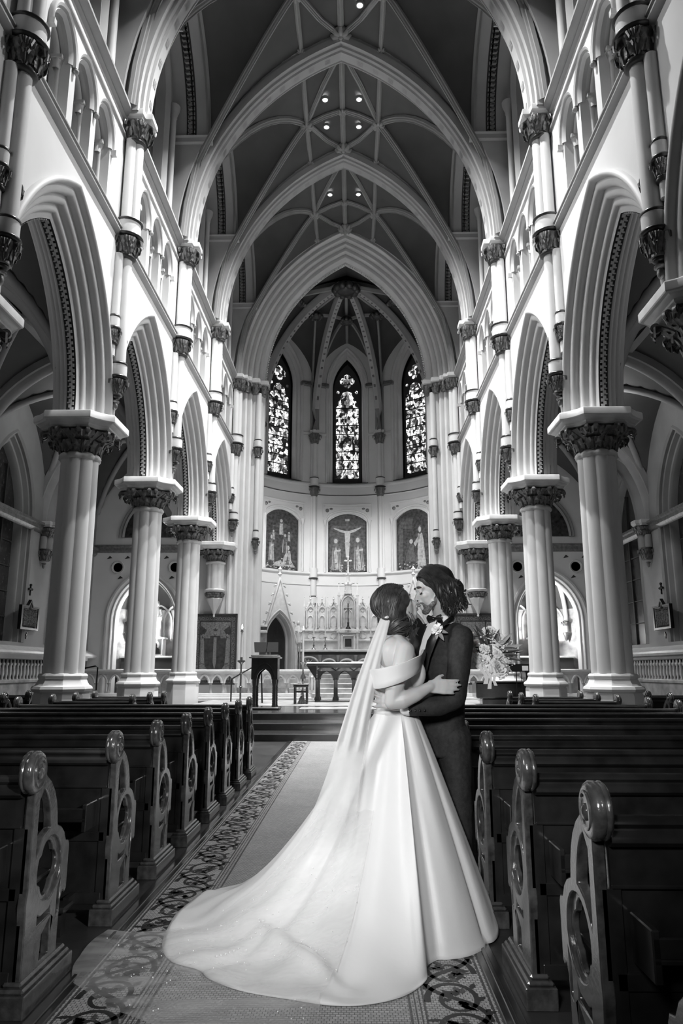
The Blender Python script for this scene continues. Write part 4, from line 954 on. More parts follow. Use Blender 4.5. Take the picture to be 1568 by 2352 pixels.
# ================================================================ side chapels
def statue(q, h, wings=False, m=0):
    """robed stone figure of height h standing at the origin"""
    rows = []
    for k in range(15):
        t = k / 14; z = h * .84 * t
        r = h * (.13 - .05 * t + (.03 if .55 < t < .75 else 0)) * (1 if t < .86 else 1 - (t - .86) * 4.2)
        rows.append([((r * 1.15 + .008 * h * sin(a * 7 + t * 3)) * cos(a), (r * .85 + .008 * h * sin(a * 7)) * sin(a), z) for a in (2 * pi * j / 20 for j in range(20))])
    q.grid(rows, m, True, True); q.ball((0, -.01 * h, h * .92), (h * .055, h * .06, h * .08), m, 10, 8); q.ball((0, .01 * h, h * .9), (h * .07, h * .065, h * .1), m, 10, 8)
    for e in (-1, 1):
        q.tube([(e * h * .1, 0, h * .74), (e * h * .15, -.03 * h, h * .58), (e * h * .07, -.12 * h, h * .55 if wings else h * .5)], [h * .04, h * .045, h * .025], 8, m)
        if wings:
            q.grid([[(e * h * (.05 + .16 * u), h * (.07 + .06 * u), h * (.78 + .2 * u - .45 * v * (1 - .3 * u))) for u in (0, .3, .6, 1)] for v in (0, .25, .5, .8, 1.0)], m)
            q.grid([[(e * h * (.05 + .16 * u), h * (.09 + .06 * u), h * (.78 + .2 * u - .45 * v * (1 - .3 * u))) for u in (0, .3, .6, 1)] for v in (0, .25, .5, .8, 1.0)], m)
for sg, sd in ((-1, 'left'), (1, 'right')):
    cx, cy, R0 = sg * 7.1, 26.35, 1.72
    W = struct('wall_chapel_' + sd, 'veined marble niche of the %s side chapel' % sd)
    q = MB(); q.grid([[(cx + R0 * cos(a), cy + R0 * sin(a), z) for a in (pi * j / 12 for j in range(13))] for z in (0, 3.9)])
    q.grid([[(cx + s * R0, y, z) for z in (0, 4.2)] for s, y in ((1, 25.8), (1, cy))]); q.grid([[(cx - R0, y, z) for z in (0, 4.2)] for y in (25.8, cy)]); q.build('marble_lining', M['vein'], W, 40)
    q = MB(); q.grid([[(cx + R0 * 1.03 * cos(a) * cos(t), cy + R0 * 1.03 * sin(a) * cos(t) , 3.1 + 2.1 * sin(t)) for a in (pi * j / 12 for j in range(13))] for t in (pi / 2 * k / 8 for k in range(9))]); q.grid([[(cx + s * R0, y, 3.1 + 2.1 * sqrt(max(0, 1 - s * s))) for s in (-1, -.9, -.7, -.4, 0, .4, .7, .9, 1)] for y in (25.8, cy)]); q.build('vault_cells', M['vault'], W, 40)
    for a in (0.02, pi * .27, pi * .5, pi * .73, pi - .02):
        if abs(a - pi / 2) < .1: continue
        q = MB(); q.tube([(cx + (R0 - .08) * cos(a) * cos(t), cy + (R0 - .08) * sin(a) * cos(t), 3.1 + 2.02 * sin(t)) for t in (pi / 2 * k / 12 for k in range(13))], .085, 8); q.build('rib', M['plaster'], W, 50)
        q = MB(); c2 = MB(); capital(c2, .09, .15, 2.95, 3.12, 6, big=False); c2.lathe([(.1, 2.72), (.09, 2.95)], n=12, m=1); c2.lathe([(.12, 2.7), (.13, 2.67), (.02, 2.4)], n=8, m=0); q.merge(c2, Matrix.Translation((cx + (R0 - .14) * cos(a), cy + (R0 - .14) * sin(a), 0))); q.build('rib_corbel', [M['gilt'], M['plaster']], W, 50)
    for a in (pi * .385, pi * .5, pi * .615):
        f = lambda s, z, d, a=a: (cx + (R0 - .05 - d) * cos(a) + s * sin(a), cy + (R0 - .05 - d) * sin(a) - s * cos(a), z)
        q = MB(); arch_sweep(q, *Rc(.42, .62), 3.1, [(.06, 0), (.06, .06), (0, .06), (0, 0)], f, legs=2.4, n=8); q.build('wall_arch', M['plaster'], W, 40)
    t = thing('side_altar', 'marble altar with tabernacle in the %s side chapel' % sd, 'altar', (cx, 27.2, .45), 0, 'side altars')
    q = MB(); q.box((-1.15, -.35, 0), (1.15, .5, .85), 0, .02); q.build('altar_block', M['vein'], t, 20)
    q = MB(); q.box((-1.2, -.42, .85), (1.2, .5, .93), 0, .02); q.build('altar_table', M['marble'], t, 20)
    q = MB(); q.box((-1.15, -.0, .93), (1.15, .5, 1.32)); q.build('dark_gradine', M['dark'], t, 0); q = MB(); q.box((-1.2, -.05, 1.32), (1.2, .5, 1.4), 0, .02); q.build('gradine_shelf', M['marble'], t, 20)
    q = MB(); q.box((-.36, .0, 1.4), (.36, .45, 2.0), 0, .02); q.box((-.42, -.05, 2.0), (.42, .5, 2.07), 0, .02); q.build('tabernacle', M['marble'], t, 20)
    q = MB(); A = [(s, 1.72 + z) for s, z in arc(*Rc(.17, .2), 0, 6)]; lp = [(-.17, 1.45)] + A + [(.17, 1.45)]; q.prism(lp, lambda u, v, d: (u, -d, v), -.0, .02); q.build('tabernacle_door', M['dark'], t, 20)
    q = MB(); statue(q, 1.35)
    q.box((-.22, -.15, -.05), (.22, .2, .02), 0, .02); o = q.build('statue', M['carve'], None, 50, (cx, 27.45, 2.55)); tag(o, 'white marble robed statue above the %s side altar' % sd, 'statue', 'side chapel statues')
# white poster with haloed head
t = thing('icon_picture', 'white framed picture of a haloed head beside the left side altar', 'picture', (-6.9, 26.9, 1.88))
q = MB(); q.box((-.19, 0, 0), (.19, .03, .6)); q.build('board', M['paper'], t, 0)
q = MB(); q.box((-.16, -.004, .03), (.16, 0, .57), 0); q.prism(circ(-.02, .36, .13, .15, 20), lambda u, v, d: (u, -d, v), .004, .008, 1); q.prism(circ(-.03, .34, .06, .09, 14), lambda u, v, d: (u, -d, v), .008, .012, 2); q.prism([(-.15, .04), (.14, .04), (.12, .2), (.02, .28), (-.12, .22)], lambda u, v, d: (u, -d, v), .008, .012, 2); q.build('printed_image', [M['aisle'], M['paper'], M['cloth3']], t, 0)
# ================================================================ high altar and reredos
ZA = 1.2
t = thing('high_altar', 'pale marble high altar table with arched front against the apse', 'altar', (0, 29.6, ZA))
q = MB(); q.box((-2.0, -.3, 0), (2.0, .6, .75), 0, .02); q.build('altar_body', M['vein'], t, 20)
q = MB(); q.box((-2.25, -.45, .84), (2.25, .9, .93), 0, .02); q.box((-2.1, -.4, .74), (2.1, .7, .84), 1); q.build('mensa', [M['marble'], M['dark']], t, 20)
for x in (-1.95, -1.05, -.35, .35, 1.05, 1.95):
    q = MB(); q.lathe([(.07, 0), (.05, .08), (.045, .55), (.08, .66), (.09, .72)], (x, -.38, 0), 10); q.build('front_column', M['dark'] if x == -1.95 else M['vein'], t, 50)
for x0, x1 in ((-1.95, -1.05), (-1.05, -.35), (-.35, .35), (.35, 1.05), (1.05, 1.95)):
    q = MB(); c = (x0 + x1) / 2; hw = (x1 - x0) / 2 - .04; arch_sweep(q, *Rc(hw, hw * .95), .25, [(.05, -.36), (0, -.4), (-.04, -.36), (-.04, -.3)], lambda s, z, d: (c + s, d, z), legs=.05, n=8); q.build('front_arch', M['carve'], t, 50)
    q = MB(); q.tube([(c - .12, -.31, .3), (c, -.33, .55), (c + .12, -.31, .3)], .02, 6); q.tube([(c - .14, -.31, .55), (c, -.33, .35), (c + .14, -.31, .55)], .02, 6); q.build('carved_motif', M['carve'], t, 50)
def gable_panel(t, x, w, zb, zs, zp, y, deep=.12, nm='niche_panel', fin=True):
    q = MB(); h = w / 2
    outl = [(-h, zb), (h, zb), (h, zs), (0, zp), (-h, zs)]
    q.prism(outl, lambda u, v, d: (x + u, y + d, v), .03, .2)
    r_, c_ = Rc(h * .72, (zp - zs) * .55)
    arch_sweep(q, r_, c_, zs - .05, [(.05, .03), (.03, -.03), (-.01, -.02), (-.02, .03)], lambda s, z, d: (x + s, y + d, z), legs=zb + .08, n=8)
    arch_sweep(q, *Rc(h * .4, h * .6), zb + (zs - zb) * .55, [(.05, .03), (.02, -.02), (-.02, .03)], lambda s, z, d: (x + s, y + d, z), legs=zb + .12, n=6)
    q.lathe([(h * .3, -.02), (h * .38, 0), (h * .3, .02)], (0, 0, 0), 10) if False else None
    for j in range(10):
        a, a2 = 2 * pi * j / 10, 2 * pi * (j + 1) / 10; rr = h * .28; zc = zs + (zp - zs) * .08
        q.tube([(x + rr * cos(a), y + .02, zc + rr * sin(a)), (x + rr * cos(a2), y + .02, zc + rr * sin(a2))], .014, 5)
    q.tube([(x - h, y, zs), (x, y, zp + .02)], .028, 6); q.tube([(x + h, y, zs), (x, y, zp + .02)], .028, 6)
    for e in (-1, 1):
        for u in (.25, .5, .75): q.ball((x + e * h * (1 - u) + e * .03, y, zs + (zp - zs) * u + .02), (.035, .03, .03), 0, 6, 4)
    if fin: q.lathe([(.015, 0), (.02, .06), (.05, .1), (.02, .14), (.03, .18), (.005, .24)], (x, y, zp), 6)
    q.build(nm, M['carve'], t, 45)
def pinnacle(t, x, y, z0, z1, z2, w=.05, nm='pinnacle'):
    q = MB(); q.box((x - w, y - w, z0), (x + w, y + w, z1)); q.box((x - w * 1.3, y - w * 1.3, z1 - .03), (x + w * 1.3, y + w * 1.3, z1)); q.grid([[(x + a * w, y + c * w, z1) for a, c in ((-1, -1), (1, -1), (1, 1), (-1, 1))], [(x + a * w * .12, y + c * w * .12, z2 - .08) for a, c in ((-1, -1), (1, -1), (1, 1), (-1, 1))]], 0, True, True)
    q.ball((x, y, z2 - .06), w * .7, 0, 8, 5); q.ball((x, y, z2), w * .3, 0, 6, 5); q.build(nm, M['carve'], t, 30)
t = thing('reredos', 'tall white carved marble reredos with gabled niches, spire and cross on top', 'reredos', (0.05, 30.1, 0)); 
q = MB(); q.box((-1.85, .05, 2.1), (1.85, .6, 2.5), 0, .02); q.box((-1.9, -.05, 2.48), (1.9, .6, 2.56), 0, .02); q.box((-1.85, .12, 2.56), (1.85, .6, 2.9)); q.box((-1.9, .05, 2.88), (1.9, .6, 2.96), 0, .02); q.box((-1.8, .25, 2.96), (1.8, .5, 3.75)); q.build('gradine', M['carve'], t, 20)
for i, x in enumerate((-1.55, -1.07, -.6, .6, 1.07, 1.55)):
    gable_panel(t, x, .43, 2.96, 3.72, 4.1, .12)
    q = MB()
    for j in range(6):
        a, a2 = pi / 6 + 2 * pi * j / 6, pi / 6 + 2 * pi * (j + 1) / 6; q.tube([(x + .13 * cos(a), .1, 2.72 + .13 * sin(a)), (x + .13 * cos(a2), .1, 2.72 + .13 * sin(a2))], .015, 5)
    q.build('hexagon_panel', M['carve'], t, 30)
for x in (-1.8, -1.31, -.84, .84, 1.31, 1.8): pinnacle(t, x, .1, 2.96, 3.9, 4.35, .035)
# central tower
q = MB(); q.box((-.42, -.15, 2.1), (.42, .4, 2.8), 0, .02); q.box((-.47, -.22, 2.8), (.47, .45, 2.95), 0, .02); q.box((-.36, .25, 2.95), (.36, .45, 4.2)); q.build('tabernacle_block', M['carve'], t, 20)
q = MB()
for j in (-1, 1): q.ball((j * .36, -.22, 2.86), (.05, .03, .05), 0, 8, 5)
for j in range(9): q.ball((-.24 + j * .06, -.22, 2.87), (.02, .02, .03), 0, 6, 4)
for j in (-1, 1): q.box((j * .25 - .03, -.2, 2.15), (j * .25 + .03, -.14, 2.72)); q.lathe([(.04, 2.12), (.03, 2.2), (.03, 2.7), (.05, 2.78)], (j * .37, -.2, 0), 8)
q.box((-.25, -.2, 2.68), (.25, -.14, 2.74)); q.build('tabernacle_carving', M['carve'], t, 30)
q = MB(); q.box((-.18, -.17, 2.2), (.18, -.14, 2.64)); q.box((-.13, -.18, 2.26), (.13, -.165, 2.58), 1); q.build('tabernacle_door', [M['vein'], M['dark']], t, 0)
gable_panel(t, 0, .74, 2.96, 4.0, 4.68, -.02, nm='central_canopy', fin=False)
q = MB(); A = [(s, 4.0 + z) for s, z in arc(*Rc(.24, .33), 0, 8)]; q.prism([(-.24, 3.05)] + A + [(.24, 3.05)], lambda u, v, d: (u, d, v), -.01, .02); q.build('niche_back', M['vein'], t, 0)
for x in (-.38, .38): pinnacle(t, x, -.05, 2.96, 4.35, 4.9, .05)
q = MB(); q.grid([[(r * cos(a), r * sin(a) + .05, z) for a in (pi / 4 * j for j in range(8))] for r, z in ((.16, 4.4), (.13, 4.75), (.17, 4.78), (.15, 4.84), (.08, 4.9), (.06, 5.15), (.1, 5.18), (.09, 5.24), (.04, 5.28), (.025, 5.55), (.05, 5.58), (.02, 5.6))], 0, True, True)
for z, r in ((4.85, .22), (5.22, .17)):
    for j in range(4): a = pi / 2 * j; q.ball((r * cos(a), .05 + r * sin(a), z), (.06, .06, .035), 0, 8, 4)
q.build('spire', M['carve'], t, 30)
q = MB(); q.box((-.022, .03, 5.55), (.022, .07, 5.95)); q.box((-.12, .03, 5.76), (.12, .07, 5.81))
for x, z in ((-.12, 5.785), (.12, 5.785), (0, 5.95)):
    for dx, dz in ((-.03, 0), (.03, 0), (0, .03)): q.ball((x + dx * .7, .05, z + dz * .7), .026, 0, 6, 4)
q.build('top_cross', M['plaster'], t, 30)
t = thing('altar_crucifix', 'dark standing crucifix in the central niche of the reredos', 'crucifix', (.05, 29.75, 2.96))
q = MB(); q.lathe([(.11, 0), (.1, .04), (.05, .1), (.03, .2), (.05, .24), (.02, .28)], n=10); q.build('foot', M['iron'], t, 40)
q = MB(); q.box((-.022, -.02, .25), (.022, .02, 1.02)); q.box((-.17, -.02, .78), (.17, .02, .82)); q.build('cross', M['iron'], t, 20)
q = MB(); q.tube([(0, -.03, .42), (.01, -.04, .6), (0, -.03, .78)], [.015, .03, .035], 8); q.ball((0, -.04, .84), .03, 0, 8, 6); q.tube([(-.15, -.03, .82), (0, -.03, .78), (.15, -.03, .82)], .012, 6); q.build('figure', M['brass'], t, 50)
q = MB(); q.box((-.28, -.1, 0), (.28, .12, .06), 0, .01); 
# altar candlesticks
def candle_stick(loc, label, h=1.9, stick=.55, grp='tall altar candlesticks', m='brass', name='candlestick'):
    t = thing(name, label, 'candlestick', loc, 0, grp)
    q = MB(); q.lathe([(.1, 0), (.09, .03), (.04, .07), (.025, .12), (.045, .17), (.02, .22), (.02, stick * .6), (.04, stick * .65), (.02, stick * .7), (.022, stick * .92), (.075, stick * .95), (.07, stick), (.02, stick)], n=14); q.build('stick', M[m], t, 50)
    q = MB(); q.lathe([(.024, stick), (.022, h), (.004, h + .01)], n=10); q.build('candle', M['paper'], t, 50)
    return t
c0 = candle_stick((-1.32, 29.55, 2.13), 'tall thin candlestick on the high altar, leftmost', 2.1, .5)
copy_tree(c0, (-.86, 29.55, 2.13), 0, 'tall thin candlestick on the high altar, just left of the crucifix')
copy_tree(c0, (.96, 29.55, 2.13), 0, 'tall thin candlestick on the high altar, just right of the tabernacle')
copy_tree(c0, (1.42, 29.55, 2.13), 0, 'tall thin candlestick on the high altar, farthest right behind the bride')
for sg, sd in ((-1, 'left'), (1, 'right')):
    q = MB(); statue(q, 1.05, True); q.box((-.2, -.15, -.1), (.2, .2, 0), 0, .02); o = q.build('angel_statue', M['carve'], None, 50, (sg * 1.98 + .02, 29.7, 2.23)); tag(o, 'white winged angel statue at the %s end of the high altar' % sd, 'statue', 'altar angels')
# ---- gabled doorways on the apse sides
for sg, sd in ((-1, 'left'), (1, 'right')):
    t = thing('gabled_doorway', 'steep white gabled doorway with crockets on the %s side of the apse' % sd, 'doorway', (sg * 2.62, 28.7, ZA - .3), -sg * RAD(28), 'gabled apse doorways')
    fn = lambda u, v, d: (u, d, v)
    hw = .52; zs = 1.55; r_, c_ = Rc(hw, 1.05)
    q = MB(); A = [(s, zs + z) for s, z in arc(r_, c_, .14, 10)]
    outer = [(-hw - .2, 0), (-hw - .2, zs + .1), (0, 3.95), (hw + .2, zs + .1), (hw + .2, 0)]
    def edge(k, n):     # matching outline of the gable for arch sample k
        u = k / (n - 1)
        return (-(hw + .22) * (1 - 2 * u), zs - .1 + (4.0 - zs) * (1 - abs(1 - 2 * u)))
    n = len(A); 
    for d in (0, .25): q.grid([[fn(s, z, d) for s, z in A], [fn(*edge(k, n), d) for k in range(n)]])
    q.grid([[fn(*edge(k, n), d) for k in range(n)] for d in (0, .25)])
    for e in (-1, 1):
        q.box((e * (hw + .14), 0, 0), (e * (hw + .24), .25, zs)); q.tube([(e * (hw + .23), -.02, zs - .1), (0, -.02, 4.0)], .035, 6)
        for k in range(1, 7):
            u = k / 7; x, z = e * (hw + .23) * (1 - u), zs + (4.0 - zs) * u
            q.ball((x + e * .08, 0, z + .05), (.07, .05, .045), 0, 8, 5); q.ball((x + e * .12, 0, z + .0), (.04, .04, .04), 0, 6, 4)
    q.build('gable', M['carve'], t, 35)
    q = MB(); q.lathe([(.03, 3.95), (.04, 4.08), (.09, 4.14), (.04, 4.2), (.05, 4.28), (.1, 4.34), (.03, 4.4), (.02, 4.46)], (0, 0.02, 0), 8); q.build('finial', M['carve'], t, 40)
    q = MB(); arch_sweep(q, r_, c_, zs, [(.16, -.02), (.12, -.05), (.08, -.02), (.06, .03), (.02, 0), (0, .05), (-.03, .12), (-.03, .3), (-.09, .32), (-.1, .5)], fn, legs=0, n=12); q.build('door_arch', M['arch'], t, 50)
    q = MB(); lp = [(-hw, 0)] + [(s, zs + z) for s, z in arc(r_, c_, 0, 10)] + [(hw, 0)]; q.prism(lp, fn, .42, .46); q.build('dark_door', M['wood'], t, 0)
    q = MB()
    for x in (hw + .28, hw + .38, hw + .48): q.lathe([(.05, 0), (.04, .1), (.035, 1.3), (.06, 1.45), (.07, 1.5)], (x * -sg, .05, 0), 8)
    q.build('side_colonnettes', M['vein'], t, 50)
    t = thing('marble_dado', 'veined marble dado with carved frieze beside the %s gabled doorway' % sd, 'panelling', (sg * 3.35, 27.7, ZA - .4), 0, 'chancel dado panels')
    q = MB(); q.box((-.36, 0, 0), (.36, .15, 1.9)); q.build('marble_slab', M['vein'], t, 0); q = MB(); q.box((-.38, -.06, 1.9), (.38, .15, 2.0), 0, .02); q.box((-.37, -.03, 2.0), (.37, .15, 2.12), 1); q.box((-.39, -.07, 2.12), (.39, .15, 2.2), 0, .02); q.build('frieze', [M['marble'], M['gilt']], t, 20)
# ---- altar table on the platform
t = thing('altar_table', 'dark carved wooden altar table with open gothic arches on the platform', 'table', (.02, 21.7, .456))
q = MB(); q.box((-1.12, -.42, 1.06), (1.12, .42, 1.1), 0, .01); q.build('tabletop', M['marble'], t, 20)
q = MB(); q.box((-1.08, -.38, 1.0), (1.08, .38, 1.06), 0, .01); q.box((-.85, -.3, 0), (.95, .3, .05), 0, .01); q.build('table_frame', M['wood'], t, 20)
for i, x in enumerate((-.78, -.26, .26, .78)):
    for y in (-.3, .3):
        q = MB(); q.lathe([(.09, .05), (.085, .1), (.055, .16), (.05, .58), (.075, .62), (.06, .66)], (x, y, 0), 10); q.build('leg', M['wood'], t, 50)
for c in (-.52, 0, .52):
    for y in (-.3, .3):
        q = MB(); f = lambda s, z, d: (c + s, y + d, z); r_, c_ = Rc(.2, .25)
        for d in (-.03, .03): over_arch(q, r_, c_, 0, .62, -.26, .26, .86, f, d, 0, 8)
        arch_sweep(q, r_, c_, .62, [(0, -.03), (-.02, 0), (0, .03)], f, n=8); q.box((c - .26, y - .03, .95), (c + .26, y + .03, 1.0))
        q.tube([(c - .26, y, .86), (c - .1, y, .98)], .02, 5); q.tube([(c + .26, y, .86), (c + .1, y, .98)], .02, 5); q.build('open_arch', M['wood'], t, 40)
q = MB()
for e in (-1, 1): q = MB(); q.prism([(e * .8, .6), (e * 1.08, 1.0), (e * .8, 1.0)], lambda u, v, d: (u, d, v), -.33, -.27); q.build('side_bracket', M['wood'], t, 20)
q = MB(); q.box((-.2, -.12, 0), (.2, .12, .02)); q.box((-.19, -.11, .02), (.19, .11, .028)); o = q.build('altar_book', M['paper'], None, 20, (.4, 21.6, 1.557)); tag(o, 'flat open book lying on the wooden altar table', 'book')
# ---- lectern
t = thing('lectern', 'dark gothic wooden lectern with open arches, left of the altar table', 'lectern', (-1.79, 17.6, .45))
q = MB(); q.box((-.34, -.3, 0), (.36, .3, .06), 0, .02); q.build('base', M['wood'], t, 20)
for x in (-.23, .23):
    for y in (-.2, .2):
        q = MB(); q.lathe([(.06, .05), (.05, .1)] + [(.042 + .006 * (k % 2), .1 + .03 * k) for k in range(16)] + [(.06, .64), (.055, .7)], (x, y, 0), 10); q.build('leg', M['wood'], t, 50)
q = MB()
for y in (-.24, .24):
    f = lambda s, z, d: (s, y + d, z); r_, c_ = Rc(.17, .24)
    for d in (-.02, .02): over_arch(q, r_, c_, 0, .68, -.29, .29, 1.16, f, d, 0, 8)
    arch_sweep(q, r_, c_, .68, [(0, -.02), (0, .02)], f, n=8)
    arch_sweep(q, *Rc(.24, .34), .74, [(.0, -.02), (-.015, -.05), (-.03, -.02)], lambda s, z, d: (s, y + d * (1 if y < 0 else -1), z), n=8)
for x in (-.29, .29): q.box((x - .015, -.24, .68), (x + .015, .24, 1.16))
q.build('arched_box', M['wood'], t, 40)
q = MB(); q.box((-.36, -.32, 1.16), (.36, .32, 1.2), 0, .015); q.box((-.32, -.28, 1.2), (.32, .28, 1.24), 0, .015); q.build('top_moulding', M['wood'], t, 20)
q = MB(); P = lambda x, s, d: (x, -.2 + s * .3 - d * .1, 1.3 + s * .24 + d * .02)
[q.add([P(x, s, d) for d in (0, .3) for x, s in ((x0, 0), (x1, 0), (x1 - .0 + e0, 1), (x0 + e1, 1))], [(0, 1, 2, 3), (7, 6, 5, 4), (0, 4, 5, 1), (1, 5, 6, 2), (2, 6, 7, 3), (3, 7, 4, 0)]) for x0, x1, e0, e1 in ((-.24, .02, 0, -.06), (.035, .31, -.03, 0))]; q.box((-.02, -.05, 1.24), (.02, 0, 1.4)); q.build('book_desk', M['matte'], t, 20)
q = MB(); q.box((-.15, -.12, 1.24), (.1, .05, 1.3)); o = q.build('papers', M['paper'], t, 10)
# processional candles
t = thing('processional_candle', 'tall turned candle stand with lit candle, left of the lectern', 'candle stand', (-2.25, 16.8, .45))
q = MB(); q.lathe([(.14, 0), (.13, .03), (.05, .08), (.03, .14), (.045, .2), (.022, .24), (.02, .5), (.04, .53), (.02, .56), (.02, .8), (.035, .82), (.018, .85), (.018, 1.0), (.03, 1.04), (.09, 1.08), (.085, 1.11), (.03, 1.11), (.03, 1.18)], n=14); q.build('stand', M['brass'], t, 50)
q = MB(); q.lathe([(.022, 1.15), (.02, 1.78), (.005, 1.79)], n=10); q.build('candle', M['paper'], t, 50); q = MB(); q.lathe([(.035, 1.74), (.02, 1.8)], n=10, caps=False); q.build('follower', M['brass'], t, 50)
q = MB(); q.lathe([(.004, 1.8), (.016, 1.83), (.012, 1.87), (.002, 1.92)], n=10); q.build('flame', em, t, 50)
t = thing('side_stool', 'small dark wooden stool between lectern and altar table', 'stool', (-1.14, 20.3, .456))
q = MB(); q.box((-.2, -.18, .44), (.2, .18, .52), 0, .01); q.build('seat', M['wood'], t, 20)
for x in (-.16, .16):
    for y in (-.14, .14): q = MB(); q.box((x - .025, y - .025, 0), (x + .025, y + .025, .44)); q.build('leg', M['wood'], t, 20)
q = MB(); q.box((-.16, -.13, .3), (.16, -.1, .34)); q.build('stretcher', M['wood'], t, 20)
t = thing('pedestal_candle', 'ornate candle stand with lit candle behind the small stool', 'candle stand', (-1.12, 20.65, .456))
q = MB(); q.lathe([(.14, 0), (.13, .04), (.05, .1), (.03, .3), (.03, .55), (.07, .62), (.08, .7), (.03, .78), (.02, .84), (.02, 1.02), (.05, 1.05), (.08, 1.1), (.03, 1.1)], n=14); q.tube([(0, 0, 1.05), (.08, 0, 1.1), (.16, 0, 1.13)], .02, 6); q.build('stand', M['brass'], t, 50)
q = MB(); q.lathe([(.026, 1.1), (.024, 1.95), (.004, 1.96)], n=10); q.build('candle', M['paper'], t, 50); q = MB(); q.lathe([(.04, 1.92), (.02, 1.98)], n=10, caps=False); q.build('follower', M['brass'], t, 50)
q = MB(); q.lathe([(.004, 1.97), (.016, 2.0), (.012, 2.04), (.002, 2.09)], n=10); q.build('flame', em, t, 50)
t = thing('altar_bell', 'small brass bell set on the platform under the stool', 'bell', (-1.13, 20.3, .456))
q = MB(); q.lathe([(.11, 0), (.1, .04), (.07, .1), (.055, .16), (.02, .2)], n=14); q.build('bell_body', M['brass'], t, 50); q = MB(); q.lathe([(.015, .2), (.025, .24), (.012, .3), (.02, .33), (.004, .36)], n=8); q.build('handle', M['brass'], t, 50)
# handrails
for pts, lab in (([(-3.25, 21.6, .45), (-3.25, 21.6, 1.05), (-3.2, 21.6, 1.12), (-2.3, 20.8, 1.55), (-2.25, 20.8, .45)], 'thin black handrail behind the lectern'),
                 ([(-7.3, 22.0, .45), (-7.3, 22, 1.42), (-7.36, 22, 1.46), (-8.2, 22.0, 1.3)], 'thin black handrail between the first two left piers'),
                 ([(-8.9, 21.4, .1), (-8.9, 21.4, 1.08), (-8.84, 21.4, 1.13), (-7.9, 21.8, 1.28), (-7.9, 21.8, .1)], 'thin black handrail by the left aisle wall')):
    q = MB(); base = V(pts[0]); q.tube([V(p) - base for p in pts], .022, 8); o = q.build('handrail', M['iron'], None, 50, tuple(base)); tag(o, lab, 'handrail', 'black handrails')
# piano and music stand
t = thing('upright_cabinet', 'dark wooden cabinet standing low behind the right pews', 'cabinet', (4.2, 20, .0))
q = MB(); q.box((-.72, -.3, .62), (.72, .4, 1.02), 0, .03); q.box((-.76, -.34, 1.02), (.76, .42, 1.06), 0, .01); q.box((-.55, -.2, 0), (.55, .3, .62), 0, .03); q.build('body', M['wood'], t, 20)
t = thing('music_stand', 'thin black music stand with papers above the dark cabinet', 'music stand', (4.5, 19.5, 0))
q = MB(); q.box((-.34, -.03, 1.32), (.34, .0, 1.5)); q.box((-.34, -.08, 1.3), (.34, 0, 1.32)); q.build('desk', M['iron'], t, 20); q = MB(); q.tube([(0, 0, .02), (0, 0, 1.35)], .012, 6); q.tube([(.15, 0, .02), (.12, 0, 1.3)], .008, 6); q.tube([(0, 0, .25), (-.25, 0, .01)], .01, 6); q.tube([(0, 0, .25), (.25, .1, .01)], .01, 6); q.build('pole', M['iron'], t, 50); q = MB(); q.box((.15, -.06, 1.33), (.3, -.04, 1.45)); q.build('sheet', M['paper'], t, 0)
t = thing('confessional_screen', 'tall dark box standing between the second and first right piers', 'cabinet', (5.5, 21.8, 0)); q = MB(); q.box((-.3, -.3, 0), (.35, .3, 1.28), 0, .02); q.build('body', M['wood'], t, 20); q = MB(); q.box((-.34, -.34, 1.28), (.39, .34, 1.33), 0, .01); q.build('lid', M['wood'], t, 20)
# ================================================================ pews
def plate(mb, outer, holes, fn, d0, d1, m=0):
    """flat board with cut-outs: outer and holes are loops in (u, v)"""
    import bmesh
    for d in (d0, d1):
        bm = bmesh.new()
        for lp in [outer] + holes:
            vs = [bm.verts.new((u, v, 0)) for u, v in lp]
            for i in range(len(vs)): bm.edges.new((vs[i], vs[(i + 1) % len(vs)]))
        bmesh.ops.triangle_fill(bm, use_beauty=True, use_dissolve=False, edges=bm.edges[:])
        bm.verts.index_update(); mb.add([fn(v.co.x, v.co.y, d) for v in bm.verts], [tuple(v.index for v in f.verts) for f in bm.faces], m); bm.free()
    for lp in [outer] + holes: mb.grid([[fn(u, v, d) for u, v in lp] for d in (d0, d1)], m, True)
def arcpts(cx, cz, r, a0, a1, n=10): return [(cx + r * cos(RAD(a0 + (a1 - a0) * i / n)), cz + r * sin(RAD(a0 + (a1 - a0) * i / n))) for i in range(n + 1)]
ENDO = [(0, .1), (.36, .1), (.36, .24), (.365, .33), (.385, .36), (.41, .345), (.43, .36), (.432, .55), (.42, .572), (.385, .58), (.36, .62), (.32, .65), (.272, .668), (.262, .72), (.245, .77), (.215, .82), (.17, .865), (.11, .9), (.09, .93), (.06, .98), (0.0, .99), (-.03, .93), (-.0, .86), (0, .45), (-.008, .4), (0, .33)]
slot = [(.055, .6), (.055, .80), (.085, .83), (.10, .845), (.13, .82), (.16, .78), (.185, .72), (.195, .667), (.16, .655), (.12, .64), (.08, .60), (.06, .57)]
H2 = [(.17, .14), (.27, .14), (.265, .285), (.18, .24)]
H3 = [(.12, .29), (.26, .30), (.26, .345), (.235, .325), (.15, .318), (.12, .33)]
H4 = [(.32, .27), (.35, .285), (.352, .42), (.325, .39)]
circ_ = arcpts(.215, .5, .13, 0, 350, 27)
